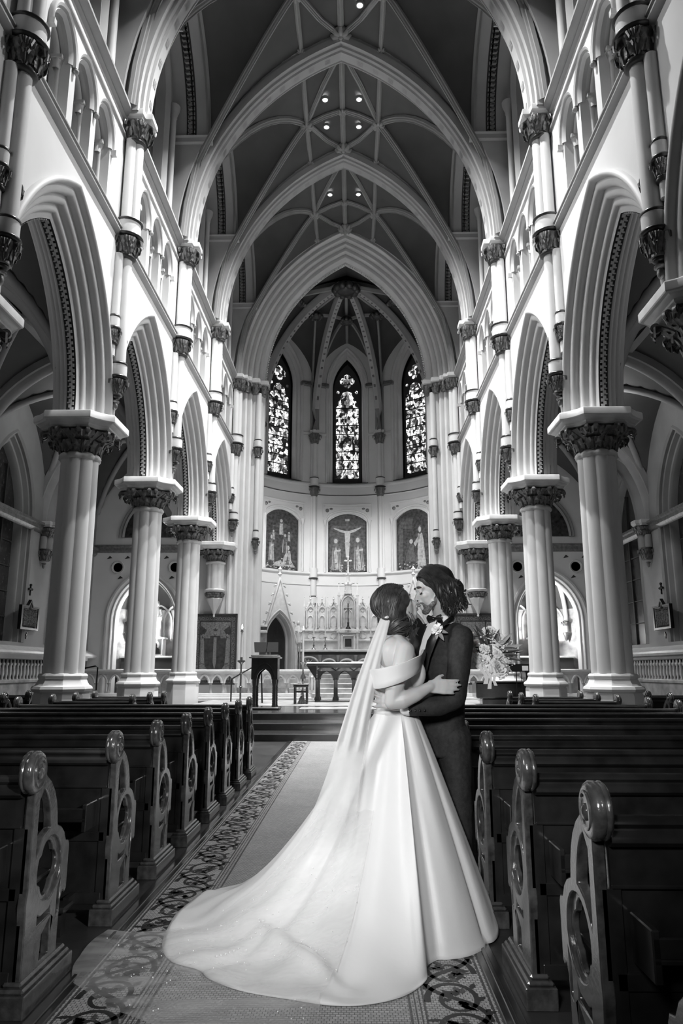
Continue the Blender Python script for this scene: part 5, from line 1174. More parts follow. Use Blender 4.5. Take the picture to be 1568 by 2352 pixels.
def pew_end(par, x, s, mname='woodend'):
    """x: outer face; s: +1 when the pew runs towards +x"""
    fn = lambda u, v, d: (x + s * d, u, v)
    q = MB(); plate(q, ENDO, [slot, circ_, H2, H3, H4], fn, .006, .045)
    # quatrefoil tracery ring inside the roundel
    inner = [(.215 + (.085 + .026 * abs(cos(2 * RAD(a)))) * cos(RAD(a)), .5 + (.085 + .026 * abs(cos(2 * RAD(a)))) * sin(RAD(a))) for a in range(0, 360, 15)]
    outr = [(.215 + .135 * cos(RAD(a)), .5 + .135 * sin(RAD(a))) for a in range(0, 360, 15)]
    q.ring(outr, inner, fn, .02, .045)
    o = q.build('pew_end', M[mname], par, 30)
    md = o.modifiers.new('edge', 'BEVEL'); md.width = .005; md.segments = 2; md.limit_method = 'ANGLE'; md.angle_limit = RAD(50)
    # scroll at the top
    c = MB()
    for r, a, b in ((.088, -.005, .052),):
        rows = []
        for d, rr in ((a, .2), (a, .55), (a - .006, .72), (a, .9), (a + .012, 1.0), (a + .03, 1.0), (a + .036, .94), (a + .042, 1.0), (b - .01, 1.0), (b, .9), (b, .2)):
            rows.append([(x + s * d, -.005 + r * rr * cos(t), .925 + r * rr * sin(t)) for t in (2 * pi * j / 28 for j in range(28))])
        c.grid(rows, 0, True, True)
    c.ball((x - s * .008, .0, .92), (.014, .026, .026), 0, 10, 8); c.tube([(x - s * .008, -.005 + .055 * cos(t), .925 + .055 * sin(t)) for t in (RAD(40 + 20 * j) for j in range(12))], [.004 + .007 * sin(pi * j / 11) for j in range(12)], 6)
    c.build('scroll_finial', M[mname], par, 50)
    k = MB(); k.box((x - s * .03, -.04, 0), (x + s * .1, .47, .085), 0, .004); k.box((x - s * .02, -.03, .085), (x + s * .09, .455, .105), 0, .008); k.box((x - s * .005, -.015, .105), (x + s * .075, .44, .125), 0, .008)
    k.build('plinth', M[mname], par, 30)
def pew(loc, L, s, label, group, full=True):
    """loc = inner end, runs L towards s"""
    t = thing('pew', label, 'pew', loc, 0, group)
    pew_end(t, 0, s)
    fe = (L) * s; pew_end(t, fe, -s) if True else None
    x0, x1 = sorted((s * .055, fe - s * .055))
    q = MB(); q.grid([[(x, y, z) for y, z in ((.02, .90), (-.012, .915), (-.03, .905), (-.034, .89), (-.02, .876), (-.022, .868), (-.036, .856), (-.038, .838), (-.022, .824), (.0, .82), (.05, .82), (.05, .9))] for x in (x0, x1)], 0, True, True); q.build('top_rail', M['wood'], t, 50)
    q = MB(); q.box((x0, .0, .70), (x1, .035, .83)); q.box((x0, .01, .10), (x1, .035, .71))
    q.box((x0, -.004, .70), (x1, .02, .712), 0, .003)
    n = max(1, int(L / .6))
    for i in range(n + 1): xx = x0 + (x1 - x0) * i / n; q.box((xx - .03, .0, .1), (xx + .03, .02, .7), 0, .002)
    q.box((x0, .0, .42), (x1, .02, .47), 0, .003); q.box((x0, -.002, .1), (x1, .02, .16), 0, .003)
    q.build('back_panel', M['wood'], t, 20)
    q = MB(); q.box((x0, .03, .43), (x1, .40, .455), 0, .008); q.build('seat', M['wood'], t, 30)
    q = MB(); q.box((x0 + .05, -.17, .55), (x1 - .05, .0, .565), 0, .003); q.box((x0 + .05, -.17, .565), (x1 - .05, -.155, .62), 0, .003)
    for xx in (x0 + .06, x1 - .06): q.box((xx - .012, -.17, .5), (xx + .012, 0, .64), 0, .004)
    q.build('book_rack', M['wood'], t, 30)
    q = MB(); q.box((x0 + .1, -.24, .12), (x1 - .1, -.1, .15), 0, .01)
    for xx in (x0 + .15, x1 - .15): q.box((xx - .02, -.2, 0), (xx + .02, -.14, .12)); q.box((xx - .015, -.1, .1), (xx + .015, 0, .16))
    q.build('kneeler', M['wood'], t, 30)
    return t
PY = [1.5, 2.42, 3.36] + [4.32 + .9 * i for i in range(7)]
lab = {('left', 1): None}
ordn = ['nearest', 'second', 'third', 'fourth', 'fifth', 'sixth', 'seventh', 'front']
pl = pr = None
for i, y in enumerate([3.24] + PY[3:]):
    L_ = 'dark oak pew with carved tracery end, %s pew left of the aisle' % (['nearest', 'second nearest', 'third nearest', 'fourth nearest', 'fifth nearest', 'sixth nearest', 'seventh nearest', 'frontmost'][i])
    pl = pew((-1.03, y, 0), 3.05, -1, L_, 'long pews left of the aisle') if pl is None else (copy_tree(pl, (-1.03, y, 0), 0, L_) and pl)
for i, y in enumerate(PY):
    L_ = 'dark oak pew right of the aisle, %s' % (['barely in the bottom right corner', 'nearest with its scroll top in view', 'second scroll top from the camera', 'third, beside the wedding skirt', 'fourth, behind the groom', 'fifth row back, only its rail in view', 'sixth row, only its rail in view', 'seventh row, only its rail in view', 'eighth row, thin rail line', 'frontmost long one'][i])
    pr = pew((1.03, y, 0), 3.05, 1, L_, 'long pews right of the aisle') if pr is None else (copy_tree(pr, (1.03, y, 0), 0, L_) and pr)
for sg, sd in ((-1, 'left'), (1, 'right')):
    a = b_ = None
    for i, y in enumerate((10.75, 11.65, 12.5)):
        L_ = 'short dark pew before the %s piers, %s of three' % (sd, ('nearest', 'middle', 'farthest')[i])
        a = pew((sg * 2.85, y, 0), 1.2, sg, L_, 'short front pews') if a is None else (copy_tree(a, (sg * 2.85, y, 0), 0, L_) and a)
    for i, y in enumerate((10.75, 11.65, 12.5, 13.3)):
        L_ = 'dark pew in the %s side aisle, %s' % (sd, ('nearest', 'second', 'third', 'farthest')[i])
        b_ = pew((sg * 5.12, y, 0), 3.2, sg, L_, 'side aisle pews') if b_ is None else (copy_tree(b_, (sg * 5.12, y, 0), 0, L_) and b_)
# ================================================================ mosaic runner of the central aisle
def mosaic(name, base, dark, sc_, contrast):
    m = bpy.data.materials.new(name); m.use_nodes = True; nt = m.node_tree; N = nt.nodes; L = nt.links; b = N['Principled BSDF']; b.inputs['Roughness'].default_value = .45
    tc = N.new('ShaderNodeTexCoord'); br = N.new('ShaderNodeTexBrick'); br.inputs['Scale'].default_value = sc_; br.offset = 0.5
    br.inputs['Mortar Size'].default_value = .07; br.inputs['Brick Width'].default_value = 1; br.inputs['Row Height'].default_value = .85; br.inputs['Bias'].default_value = 0
    br.inputs['Color1'].default_value = (base, base, base, 1); br.inputs['Color2'].default_value = (base * contrast,) * 3 + (1,); br.inputs['Mortar'].default_value = (dark, dark, dark, 1)
    nz = N.new('ShaderNodeTexNoise'); nz.inputs['Scale'].default_value = 3; mx = N.new('ShaderNodeMixRGB'); mx.blend_type = 'MULTIPLY'; mx.inputs[0].default_value = .45
    L.new(tc.outputs['Object'], br.inputs['Vector']); L.new(tc.outputs['Object'], nz.inputs['Vector']); L.new(br.outputs[0], mx.inputs[1]); L.new(nz.outputs['Color'], mx.inputs[2]); 
    bw = N.new('ShaderNodeRGBToBW'); L.new(mx.outputs[0], bw.inputs[0]); L.new(bw.outputs[0], b.inputs['Base Color'])
    bp = N.new('ShaderNodeBump'); bp.inputs['Strength'].default_value = .3; bp.inputs['Distance'].default_value = .004; L.new(br.outputs['Fac'], bp.inputs['Height']); bp.invert = True; L.new(bp.outputs[0], b.inputs['Normal'])
    return m
M['mosaic'] = mosaic('pale_mosaic_tesserae', .58, .08, 50, .72)
M['mosaicb'] = mosaic('border_mosaic_tesserae', .62, .1, 50, .75)
M['vine'] = mosaic('dark_mosaic_tesserae', .03, .02, 50, .7)
M['vine2'] = mosaic('mid_mosaic_tesserae', .12, .04, 50, .7)
run = struct('floor_runner', 'pale mosaic runner with dark scrolling vine borders down the central aisle')
Y0, Y1 = -1.5, 14.66
q = MB(); q.box((-.9, Y0, 0), (.88, Y1, .006)); q.build('field', M['mosaic'], run, 0)
for sg in (-1, 1):
    xo = .89 if sg > 0 else -.9; w_ = .31
    q = MB(); q.box((xo - sg * w_, Y0, .006), (xo, Y1, .0075)); q.build('border_field', M['mosaicb'], run, 0)
    q = MB()
    for a, c in ((.0, .008), (.02, .03), (.295, .303), (.315, .32), (.335, .34), (.355, .365)): q.box((xo - sg * a, Y0, .0075), (xo - sg * c, Y1, .0085))
    q.build('border_lines', M['vine2'], run, 0)
    # threshold boards beside the runner
    q = MB(); q.box((xo, Y0, 0), (xo + sg * .085, Y1, .012), 0, .004); q.box((xo + sg * .03, Y0, .012), (xo + sg * .05, Y1, .02), 0, .003); q.build('edging_board', M['wood'], run, 20)
    def strip(q, pts, wf, z=.0085):
        n = len(pts); rows = []
        for i, p in enumerate(pts):
            a, c = pts[max(0, i - 1)], pts[min(n - 1, i + 1)]; tx, ty = c[0] - a[0], c[1] - a[1]; l = sqrt(tx * tx + ty * ty) or 1; nx, ny = -ty / l, tx / l
            ww = wf(i / (n - 1)); rows.append([(p[0] + nx * ww, p[1] + ny * ww, z), (p[0] - nx * ww, p[1] - ny * ww, z)])
        q.grid(rows)
    def leafshape(q, x, y, a, l, w):
        n = 9; rows = []
        for i in range(n):
            t = i / (n - 1); ww = w * sin(pi * min(1, t * .92 + .08)) * (1 + .35 * sin(t * 22)); px, py = x + l * t * cos(a), y + l * t * sin(a)
            rows.append([(px - ww * sin(a), py + ww * cos(a), .0086), (px + ww * sin(a), py - ww * cos(a), .0086)])
        q.grid(rows)
    q = MB(); q2 = MB(); per = .4; xc = xo - sg * .165; k = 0; yy = 1.4
    r3 = random.Random(3)
    while yy < Y1 - .2:
        e = 1 if k % 2 else -1
        # spiral scroll with leaf head
        sp = []
        for j in range(26):
            t = j / 25; a = RAD(-100 + 470 * t) * e; r = .15 * (1 - .62 * t); sp.append((xc + e * (-.0) + r * sin(a) * 0.8, yy + r * cos(a) * 1.15))
        strip(q, sp, lambda t: .011 * (1 - .5 * t) + .003)
        strip(q, [(xc + e * .12 * cos(RAD(180 * t)), yy - .2 + .4 * t + .02 * sin(t * 6)) for t in [j / 12 for j in range(13)]], lambda t: .009 + .006 * sin(t * pi))
        for j in range(6):
            a = r3.uniform(0, 2 * pi); leafshape(q, xc + .02 * cos(a), yy + .03 * sin(a), a, r3.uniform(.05, .085), .018)
        for j in range(5):
            a = r3.uniform(0, 2 * pi); leafshape(q2, xc + .05 * cos(a), yy + .07 * sin(a), a + .6, r3.uniform(.05, .08), .014)
        for j in range(3): leafshape(q, xc + e * .1 * (1 - j * .1), yy - .14 + .12 * j, RAD(90 - e * 60 + 20 * j), .06, .014)
        yy += per * .72; k += 1
    tag(q.build('vine_scrolls', M['vine'], run, 0), None, None, None, None); q2.build('vine_leaves', M['vine2'], run, 0)
# ================================================================ people
M['skin'] = mat('skin', .52, .45, noise=.05, scale=6, spec=.4)
M['skin'].node_tree.nodes['Principled BSDF'].inputs['Subsurface Weight'].default_value = .12
M['satin'] = mat('white_satin', .74, .42, noise=.02, scale=2, spec=.35, bump=.22, bscale=7)
M['satin'].node_tree.nodes['Principled BSDF'].inputs['Sheen Weight'].default_value = .25
M['suit'] = mat('charcoal_suit', .019, .75, noise=.35, scale=60, bump=.15, bscale=260)
M['black'] = mat('black_satin', .012, .35)
M['shirt'] = mat('white_shirt', .8, .6)
M['hairg'] = mat('dark_brown_hair', .022, .42, noise=.5, scale=30, spec=.6)
M['hairb'] = mat('brown_hair', .04, .45, noise=.5, scale=30, spec=.6)
M['beard'] = mat('short_stubble', .17, .8, noise=.7, scale=90, bump=.6, bscale=200)
M['lip'] = mat('lips', .27, .4); M['lash'] = mat('lashes', .02, .6); M['petal'] = mat('white_petals', .9, .6, noise=.04, scale=20); M['leaf'] = mat('dark_leaves', .035, .45, noise=.4, scale=20); M['leaf2'] = mat('pale_leaves', .28, .5, noise=.3, scale=20)
vm = bpy.data.materials.new('sheer_veil'); vm.use_nodes = True; nt = vm.node_tree; N = nt.nodes; L = nt.links
def veilmat(name, alpha, fade=(-2, -1), lo=.45):
    m = bpy.data.materials.new(name); m.use_nodes = True; nt = m.node_tree; N = nt.nodes; L = nt.links; out = N['Material Output']; b = N['Principled BSDF']
    b.inputs['Base Color'].default_value = (.85, .85, .85, 1); b.inputs['Roughness'].default_value = .6
    tr = N.new('ShaderNodeBsdfTranslucent'); tr.inputs[0].default_value = (.85, .85, .85, 1); mx = N.new('ShaderNodeMixShader'); mx.inputs[0].default_value = .4; L.new(b.outputs[0], mx.inputs[1]); L.new(tr.outputs[0], mx.inputs[2])
    tp = N.new('ShaderNodeBsdfTransparent'); m2 = N.new('ShaderNodeMixShader'); L.new(tp.outputs[0], m2.inputs[1]); L.new(mx.outputs[0], m2.inputs[2])
    tc = N.new('ShaderNodeTexCoord'); nz = N.new('ShaderNodeTexNoise'); nz.inputs['Scale'].default_value = 3.5; nz.inputs['Detail'].default_value = 5; mp = N.new('ShaderNodeMapping'); mp.inputs['Scale'].default_value = (.6, 3, 1); L.new(tc.outputs['Object'], mp.inputs[0]); L.new(mp.outputs[0], nz.inputs['Vector'])
    r = N.new('ShaderNodeMapRange'); r.inputs[1].default_value = .35; r.inputs[2].default_value = .65; r.inputs[3].default_value = alpha * lo; r.inputs[4].default_value = min(1, alpha * 1.5); L.new(nz.outputs[0], r.inputs[0])
    fd = N.new('ShaderNodeMapRange'); sx = N.new('ShaderNodeSeparateXYZ'); L.new(tc.outputs['Object'], sx.inputs[0]); L.new(sx.outputs[2], fd.inputs[0]); fd.inputs[1].default_value = fade[0]; fd.inputs[2].default_value = fade[1]; ml = N.new('ShaderNodeMath'); ml.operation = 'MULTIPLY'; L.new(r.outputs[0], ml.inputs[0]); L.new(fd.outputs[0], ml.inputs[1]); L.new(ml.outputs[0], m2.inputs[0]); L.new(m2.outputs[0], out.inputs[0]); return m
M['veil'] = veilmat('sheer_veil_tulle', .30); M['veil2'] = veilmat('gathered_veil_tulle', .8, (.42, .9), .95); M['veil3'] = veilmat('outer_veil_tulle', .4, (.5, .95), .9)
def cap(q, p, r, a, b, n=14):
    """tapered capsule"""
    p, r_ = V(p), V(r); d = r_ - p; L_ = d.length or 1e-6; t = d / L_; u = t.orthogonal().normalized(); w = t.cross(u); rows = []
    for k in range(5): an = -pi / 2 + pi / 2 * k / 4.0; rows.append((p + t * (a * sin(an)), max(a * cos(an), a * .03)))
    for k in range(5): an = pi / 2 * k / 4.0; rows.append((r_ + t * (b * sin(an)), max(b * cos(an), b * .03)))
    q.grid([[c + (u * cos(x) + w * sin(x)) * rr for x in (2 * pi * j / n for j in range(n))] for c, rr in rows], 0, True, True)
def limb(q, pts):
    for (p, a), (r, b) in zip(pts[:-1], pts[1:]): cap(q, p, r, a, b)
def ell(q, c, r, R_=None, n=18, k=12):
    e = MB(); e.ball((0, 0, 0), r, 0, n, k); Mx = Matrix.Translation(c) @ (R_.to_4x4() if R_ else Matrix.Identity(4)); q.merge(e, Mx)
def organic(q, name, m, parent, base, voxel=.008, smooth=4, extra=None):
    """fuse the shapes in q into one continuous skin"""
    o = bpy.data.objects.new(name, q.mesh(name, [m], 0)); C.objects.link(o)
    r = o.modifiers.new('r', 'REMESH'); r.mode = 'VOXEL'; r.voxel_size = voxel * S
    s = o.modifiers.new('s', 'SMOOTH'); s.iterations = smooth; s.factor = .5
    if extra: extra(o)
    dg = bpy.context.evaluated_depsgraph_get(); me = bpy.data.meshes.new_from_object(o.evaluated_get(dg)); C.objects.unlink(o); bpy.data.objects.remove(o)
    o = bpy.data.objects.new(name, me); me.name = name
    b_ = V(base) * S
    me.transform(Matrix.Translation(-b_)); me.polygons.foreach_set('use_smooth', [True] * len(me.polygons))
    if not me.materials: me.materials.append(m)
    C.objects.link(o); o.parent = parent; return o
def pb(q, name, m, parent, base, smooth=50):
    q2 = MB(); q2.merge(q, Matrix.Translation(-V(base))); return q2.build(name, m, parent, smooth)
def frame(F, U):
    F = V(F).normalized(); Lf = V(U).cross(F).normalized(); Uu = F.cross(Lf); return Matrix((F, Lf, Uu)).transposed()
def head_prims(q, c, R_, H, neck=None, male=True):
    P = lambda f, s, u: V(c) + R_ @ (V((f, s, u)) * H)
    ell(q, P(-.06, 0, .13), (.39 * H, .31 * H, .355 * H), R_); ell(q, P(.12, 0, -.08), (.235 * H, .235 * H, .34 * H), R_); ell(q, P(.2, 0, .17), (.15 * H, .2 * H, .17 * H), R_)
    cap(q, P(.27, -.03, -.41), P(.27, .03, -.41), .075 * H, .075 * H)
    for e in (-1, 1):
        cap(q, P(-.02, e * .2, -.16), P(.24, e * .06, -.40), .07 * H, .065 * H); ell(q, P(.22, e * .15, -.07), (.1 * H, .08 * H, .08 * H), R_)
        ell(q, P(.305, e * .125, .04), (.05 * H, .06 * H, .04 * H), R_); cap(q, P(.34, e * .05, .115), P(.27, e * .2, .12), .04 * H, .035 * H)
        ell(q, P(.41, e * .045, -.125), (.04 * H, .035 * H, .03 * H), R_)
        ell(q, P(-.04, e * .31, .0), (.075 * H, .03 * H, .12 * H), R_); cap(q, P(.1, e * .19, -.25), P(.25, e * .08, -.38), .06 * H, .05 * H)
    cap(q, P(.335, 0, .06), P(.455, 0, -.095), .03 * H, .042 * H); cap(q, P(.36, 0, -.17), P(.34, 0, -.33), .07 * H, .07 * H)
    ell(q, P(.385, 0, -.205), (.05 * H, .085 * H, .024 * H), R_); ell(q, P(.375, 0, -.255), (.05 * H, .075 * H, .028 * H), R_)
    return P
def strand(q, pts, r, n=5, wave=0, ph=0, fr=3, K=11, push=None):
    """smooth tube through a few guide points (Bezier-like), tapering to the tip"""
    m = len(pts) - 1; out = []
    for k in range(K):
        t = k / (K - 1); a = [V(p) for p in pts]
        while len(a) > 1: a = [x.lerp(y, t) for x, y in zip(a[:-1], a[1:])]
        p = a[0]
        if wave: p = p + V((sin(t * fr * 6.28 + ph), cos(t * fr * 5.2 + ph * 1.7), sin(t * fr * 6.28 + ph * .6))) * wave * min(1, t * 2)
        out.append(p)
    if push: out = pushed(out, *push)
    q.tube(out, [r * (1 - .75 * abs(2 * k / (K - 1) - .9) ** 2.2 * .6) for k in range(K)], n)
def pushed(pts, c, R_, H, ells, k=1.03):
    out = []; Ri = R_.transposed()
    for p in pts:
        l = Ri @ (V(p) - V(c)) / H
        for _ in range(3):
            for (ec, er) in ells:
                d = V(((l.x - ec[0]) / er[0], (l.y - ec[1]) / er[1], (l.z - ec[2]) / er[2])); n = d.length
                if n < k: n = max(n, .05); l = V(ec) + V(((l.x - ec[0]), (l.y - ec[1]), (l.z - ec[2]))) * (k / n)
        out.append(V(c) + R_ @ (l * H))
    return out
def hand(q, w, F, Nn, T, side=1, curl=(25, 35, 25), spread=.0, k=1 / .92, thumb=(.4, .9), tl=1.0):
    """w wrist, F pointing along the hand, Nn out of its back, T towards the thumb"""
    w = V(w); F = V(F).normalized(); Nn = V(Nn); Nn = (Nn - F * Nn.dot(F)).normalized(); T = V(T); T = (T - F * T.dot(F) - Nn * T.dot(Nn)).normalized()
    kn = [(.086, .030), (.09, .010), (.086, -.010), (.078, -.029)]; ln = [.074, .083, .077, .06]
    for i, (f, t) in enumerate(kn):
        K = w + F * f * k + T * t * k; cap(q, w + T * t * .7 * k, K, .013 * k, .0115 * k)
        if i: K0 = w + F * kn[i - 1][0] * k + T * kn[i - 1][1] * k; cap(q, K0 - F * .02, K - F * .02, .011 * k, .011 * k); cap(q, w + F * .04 + T * kn[i-1][1] * .8, w + F * .04 + T * t * .8, .013 * k, .013 * k)
        a = 0; p = K; d0 = (F + T * spread * (1.5 - i)).normalized()
        for j, (fr_, c_) in enumerate(zip((.45, .30, .25), curl)):
            a += RAD(c_ + i * 2); d = d0 * cos(a) - Nn * sin(a); p2 = p + d * ln[i] * fr_ * k; r0 = (.0092, .0085, .0078, .0070)[j] * k; cap(q, p, p2, r0, (.0085, .0078, .0066)[j] * k); p = p2
    b0 = w + F * .02 * k + T * .02 * k; b1 = b0 + (F * thumb[0] + T * thumb[1] - Nn * .15).normalized() * .042 * k * tl; b2 = b1 + (F * .75 + T * .55 - Nn * .3).normalized() * .032 * k * tl; b3 = b2 + (F * .9 + T * .25 - Nn * .5).normalized() * .026 * k * tl
    cap(q, b0, b1, .015 * k, .0115 * k); cap(q, b1, b2, .0115 * k, .0095 * k); cap(q, b2, b3, .0095 * k, .008 * k)
def rose(q, c, d, r, m=0, seed=0):
    c = V(c); R_ = V(d).to_track_quat('Z', 'Y').to_matrix(); rr = random.Random(seed)
    for ring, (n, rad, h, op) in enumerate(((3, .22, .55, .05), (4, .42, .5, .2), (5, .66, .38, .45), (6, .9, .2, .8), (7, 1.05, .02, 1.15))):
        for i in range(n):
            a = 2 * pi * (i + ring * .37) / n + rr.uniform(-.1, .1); wd = 4.4 / n
            rows = []
            for u in (0, .35, .7, .92, 1.0):
                row = []
                for v in (-1, -.5, 0, .5, 1):
                    an = a + v * wd * (.5 + .5 * sin(pi * min(1, u + .25))); rd = r * rad * (.25 + .75 * u ** .7) + r * (.1 * op if u > .9 else 0); z = r * (h * u * 1.1 - .25 * (1 - u)) - r * .12 * abs(v) ** 2 * u - (r * .08 * op if u == 1 else 0)
                    row.append(c + R_ @ V((rd * cos(an), rd * sin(an), z)))
                rows.append(row)
            q.grid(rows, m)
def flatleaf(q, p, d, l, w, up, m=0, bend=.2):
    p = V(p); d = V(d).normalized(); s_ = d.cross(V(up)).normalized(); u_ = s_.cross(d); rows = []
    for k in range(7):
        t = k / 6; ww = w * sin(pi * (.06 + .94 * t) ** .8) if k < 6 else .0005; c = p + d * l * t - u_ * l * bend * t * t
        rows.append([c - s_ * ww + u_ * ww * .35, c, c + s_ * ww + u_ * ww * .35])
    q.grid(rows, m)
# ---------------------------------------------------------------- the bride
BB = (.56, 4.45, 0)
bride = thing('person', 'bride kissing, dark hair in low bun, in long-trained white off-shoulder satin gown', 'person', BB)
q = MB(); HB_ = .25; RB = frame((.92, .16, .30), (-.3, 0, 1)); cB = (.572, 4.475, 1.735)
PB = head_prims(q, cB, RB, HB_, male=False)
limb(q, [(PB(-.1, 0, -.2), .052), (V((.53, 4.45, 1.58)), .05), (V((.545, 4.455, 1.52)), .062)])
SHr, SHl = V((.60, 4.27, 1.455)), V((.51, 4.63, 1.465))
limb(q, [(V((.545, 4.45, 1.535)), .05), (V((.58, 4.33, 1.485)), .05), (SHr, .056)]); limb(q, [(V((.545, 4.46, 1.535)), .05), (V((.525, 4.56, 1.49)), .05), (SHl, .056)])
RT = frame((.9, .38, 0), (0, 0, 1))
ell(q, (.55, 4.45, 1.40), (.108, .178, .165), RT); ell(q, (.555, 4.45, 1.27), (.095, .14, .16), RT); ell(q, (.62, 4.47, 1.36), (.07, .12, .08), RT)
ell(q, (.535, 4.36, 1.43), (.085, .10, .11), RT)
EL, WR_ = V((.515, 4.195, 1.175)), V((.735, 4.25, 1.258))
limb(q, [(SHr, .056), (V((.575, 4.225, 1.37)), .055), (V((.53, 4.20, 1.25)), .052), (EL, .041)]); limb(q, [(EL, .041), (V((.575, 4.20, 1.185)), .048), (V((.65, 4.215, 1.215)), .041), (WR_, .0285)])
hand(q, WR_, (1, .06, -.02), (0, -1, .1), (.1, 0, 1), curl=(2, 16, 16), spread=.05, thumb=(.6, .7), tl=.72)
limb(q, [(SHl, .056), (V((.60, 4.80, 1.49)), .048), (V((.74, 4.93, 1.52)), .04), (V((.9, 4.93, 1.52)), .036), (V((1.04, 4.84, 1.50)), .028)])
hand(q, (1.04, 4.84, 1.50), (.8, -.8, 0), (0.3, 1, .2), (0, .1, 1), curl=(50, 60, 40))
organic(q, 'body', M['skin'], bride, BB, .0062, 5)
# face details: lids, lips, brows
q = MB()
for e in (-1, 1):
    q.tube([PB(.325 - .02 * abs(t), e * (.125 + .055 * t), .025 - .02 * (1 - t * t)) for t in (-1, -.5, 0, .5, 1)], .003, 5); q.tube([PB(.35 - .03 * abs(t), e * (.125 + .08 * t), .13 + .015 * (1 - t * t)) for t in (-1, -.3, .4, 1)], .004, 5)
pb(q, 'lashes_and_brows', M['lash'], bride, BB)
q = MB(); ell(q, PB(.415, 0, -.21), (.014, .018, .006), RB); ell(q, PB(.405, 0, -.25), (.014, .016, .007), RB); pb(q, 'lips', M['lip'], bride, BB)
# hair: fused cap, combed strands, pinned bun, loose tendrils
q = MB(); ell(q, PB(-.17, 0, .12), (.50 * HB_, .40 * HB_, .44 * HB_), RB); ell(q, PB(-.22, -.06, -.2), (.38 * HB_, .33 * HB_, .36 * HB_), RB); ell(q, PB(-.22, -.12, -.5), (.33 * HB_, .29 * HB_, .24 * HB_), RB); ell(q, PB(.08, -.26, .12), (.2 * HB_, .1 * HB_, .26 * HB_), RB); ell(q, PB(-.06, -.28, .0), (.2 * HB_, .09 * HB_, .3 * HB_), RB); ell(q, PB(-.06, .28, .0), (.2 * HB_, .08 * HB_, .3 * HB_), RB)
organic(q, 'hair', M['hairb'], bride, BB, .006, 6)
q = MB(); r5 = random.Random(11)
EB = [((-.17, 0, .12), (.50, .40, .44)), ((-.22, -.06, -.2), (.38, .33, .36))]
for i in range(420):
    s0 = r5.uniform(-1, 1); u0 = r5.uniform(0, 1)
    a = PB(.30 - .34 * u0 - .08 * abs(s0), .30 * s0, .42 - .16 * s0 * s0 + .14 * u0 * (1 - abs(s0))); e = -1 if s0 < .25 else 1
    b_ = PB(.0 - .3 * u0, e * .50 * (abs(s0) ** .5 * .9 + .1), .32 - .1 * u0); c_ = PB(-.32 - .2 * u0, e * .42 * abs(s0) ** .5, -.12); d_ = PB(-.24 + r5.uniform(-.1, .1), -.12 + r5.uniform(-.18, .18), -.42)
    # keep the strand outside the cap
    strand(q, [a, b_, c_, d_], r5.uniform(.0022, .0045), 5, .003, r5.uniform(0, 6), 2, 14, (cB, RB, HB_, EB, 1.0 + r5.uniform(.0, .05)))
for i in range(90):
    a = r5.uniform(0, 6.28); el_ = r5.uniform(-1.4, 1.4); rr = .31 + r5.uniform(-.02, .03); ph = r5.uniform(0, 6)
    pts = [PB(-.2 + (rr + .03 * sin(3 * t)) * cos(a + t), -.12 + rr * sin(a + t) * cos(el_), -.5 + (rr * .82) * sin(a + t) * sin(el_) + .05 * cos(t * 2 + ph)) for t in [j * .28 for j in range(9)]]
    q.tube(pts, [.003 + .005 * sin(pi * j / 8) for j in range(9)], 5)
pb(q, 'combed_strands', M['hairb'], bride, BB)
q = MB()
for (f0, s0, u0, dx, dz, ln) in ((.12, -.36, -.25, .08, -.1, .6), (.06, -.36, -.3, .05, 0, .55), (-.35, -.3, -.7, -.05, 0, .3), (.17, -.34, -.3, .12, .0, .4), (-.1, -.36, -.6, 0, 0, .35)):
    pts = []
    for j in range(18):
        t = j / 17; pts.append(PB(f0 + dx * t * .5 + .05 * sin(t * 11 + f0 * 9) * t, s0 - .03 + .03 * cos(t * 9), u0 - ln * t))
    q.tube(pts, [.0028 * (1 - .6 * j / 17) for j in range(18)], 5)
pb(q, 'loose_tendrils', M['hairb'], bride, BB)
# ---- gown: bodice, shoulder band, skirt with train
q = MB(); RT = frame((.9, .38, 0), (0, 0, 1)); rows = []
for z, a, b, o in ((1.05, .125, .15, 0), (1.10, .112, .138, 0), (1.16, .108, .136, 0), (1.22, .115, .148, .005), (1.28, .128, .162, .02), (1.34, .138, .172, .03), (1.385, .13, .17, .03), (1.39, .12, .16, .03), (1.36, .10, .14, .03)):
    rows.append([V((.55, 4.45, z)) + RT @ V((a * cos(t) + o * max(0, cos(t)), b * sin(t), .012 * cos(2 * t) * (z > 1.3))) for t in (2 * pi * j / 48 for j in range(48))])
ell(q, (.655, 4.37, 1.325), (.068, .075, .09), RT); q.grid(rows, 0, True); pb(q, 'bodice', M['satin'], bride, BB)
q = MB(); rows = []
BL = [(.715, 4.50, 1.385), (.69, 4.33, 1.385), (.645, 4.185, 1.365), (.575, 4.13, 1.335), (.49, 4.145, 1.312), (.43, 4.22, 1.30), (.405, 4.36, 1.30), (.40, 4.52, 1.31), (.44, 4.67, 1.33), (.52, 4.72, 1.37), (.61, 4.69, 1.40), (.69, 4.62, 1.41)]
def crv(P, t):
    n = len(P); i = int(t) % n; f = t - int(t); a, b, c, d = [V(P[(i + k) % n]) for k in (-1, 0, 1, 2)]
    return .5 * ((2 * b) + (c - a) * f + (2 * a - 5 * b + 4 * c - d) * f * f + (3 * b - a - 3 * c + d) * f ** 3)
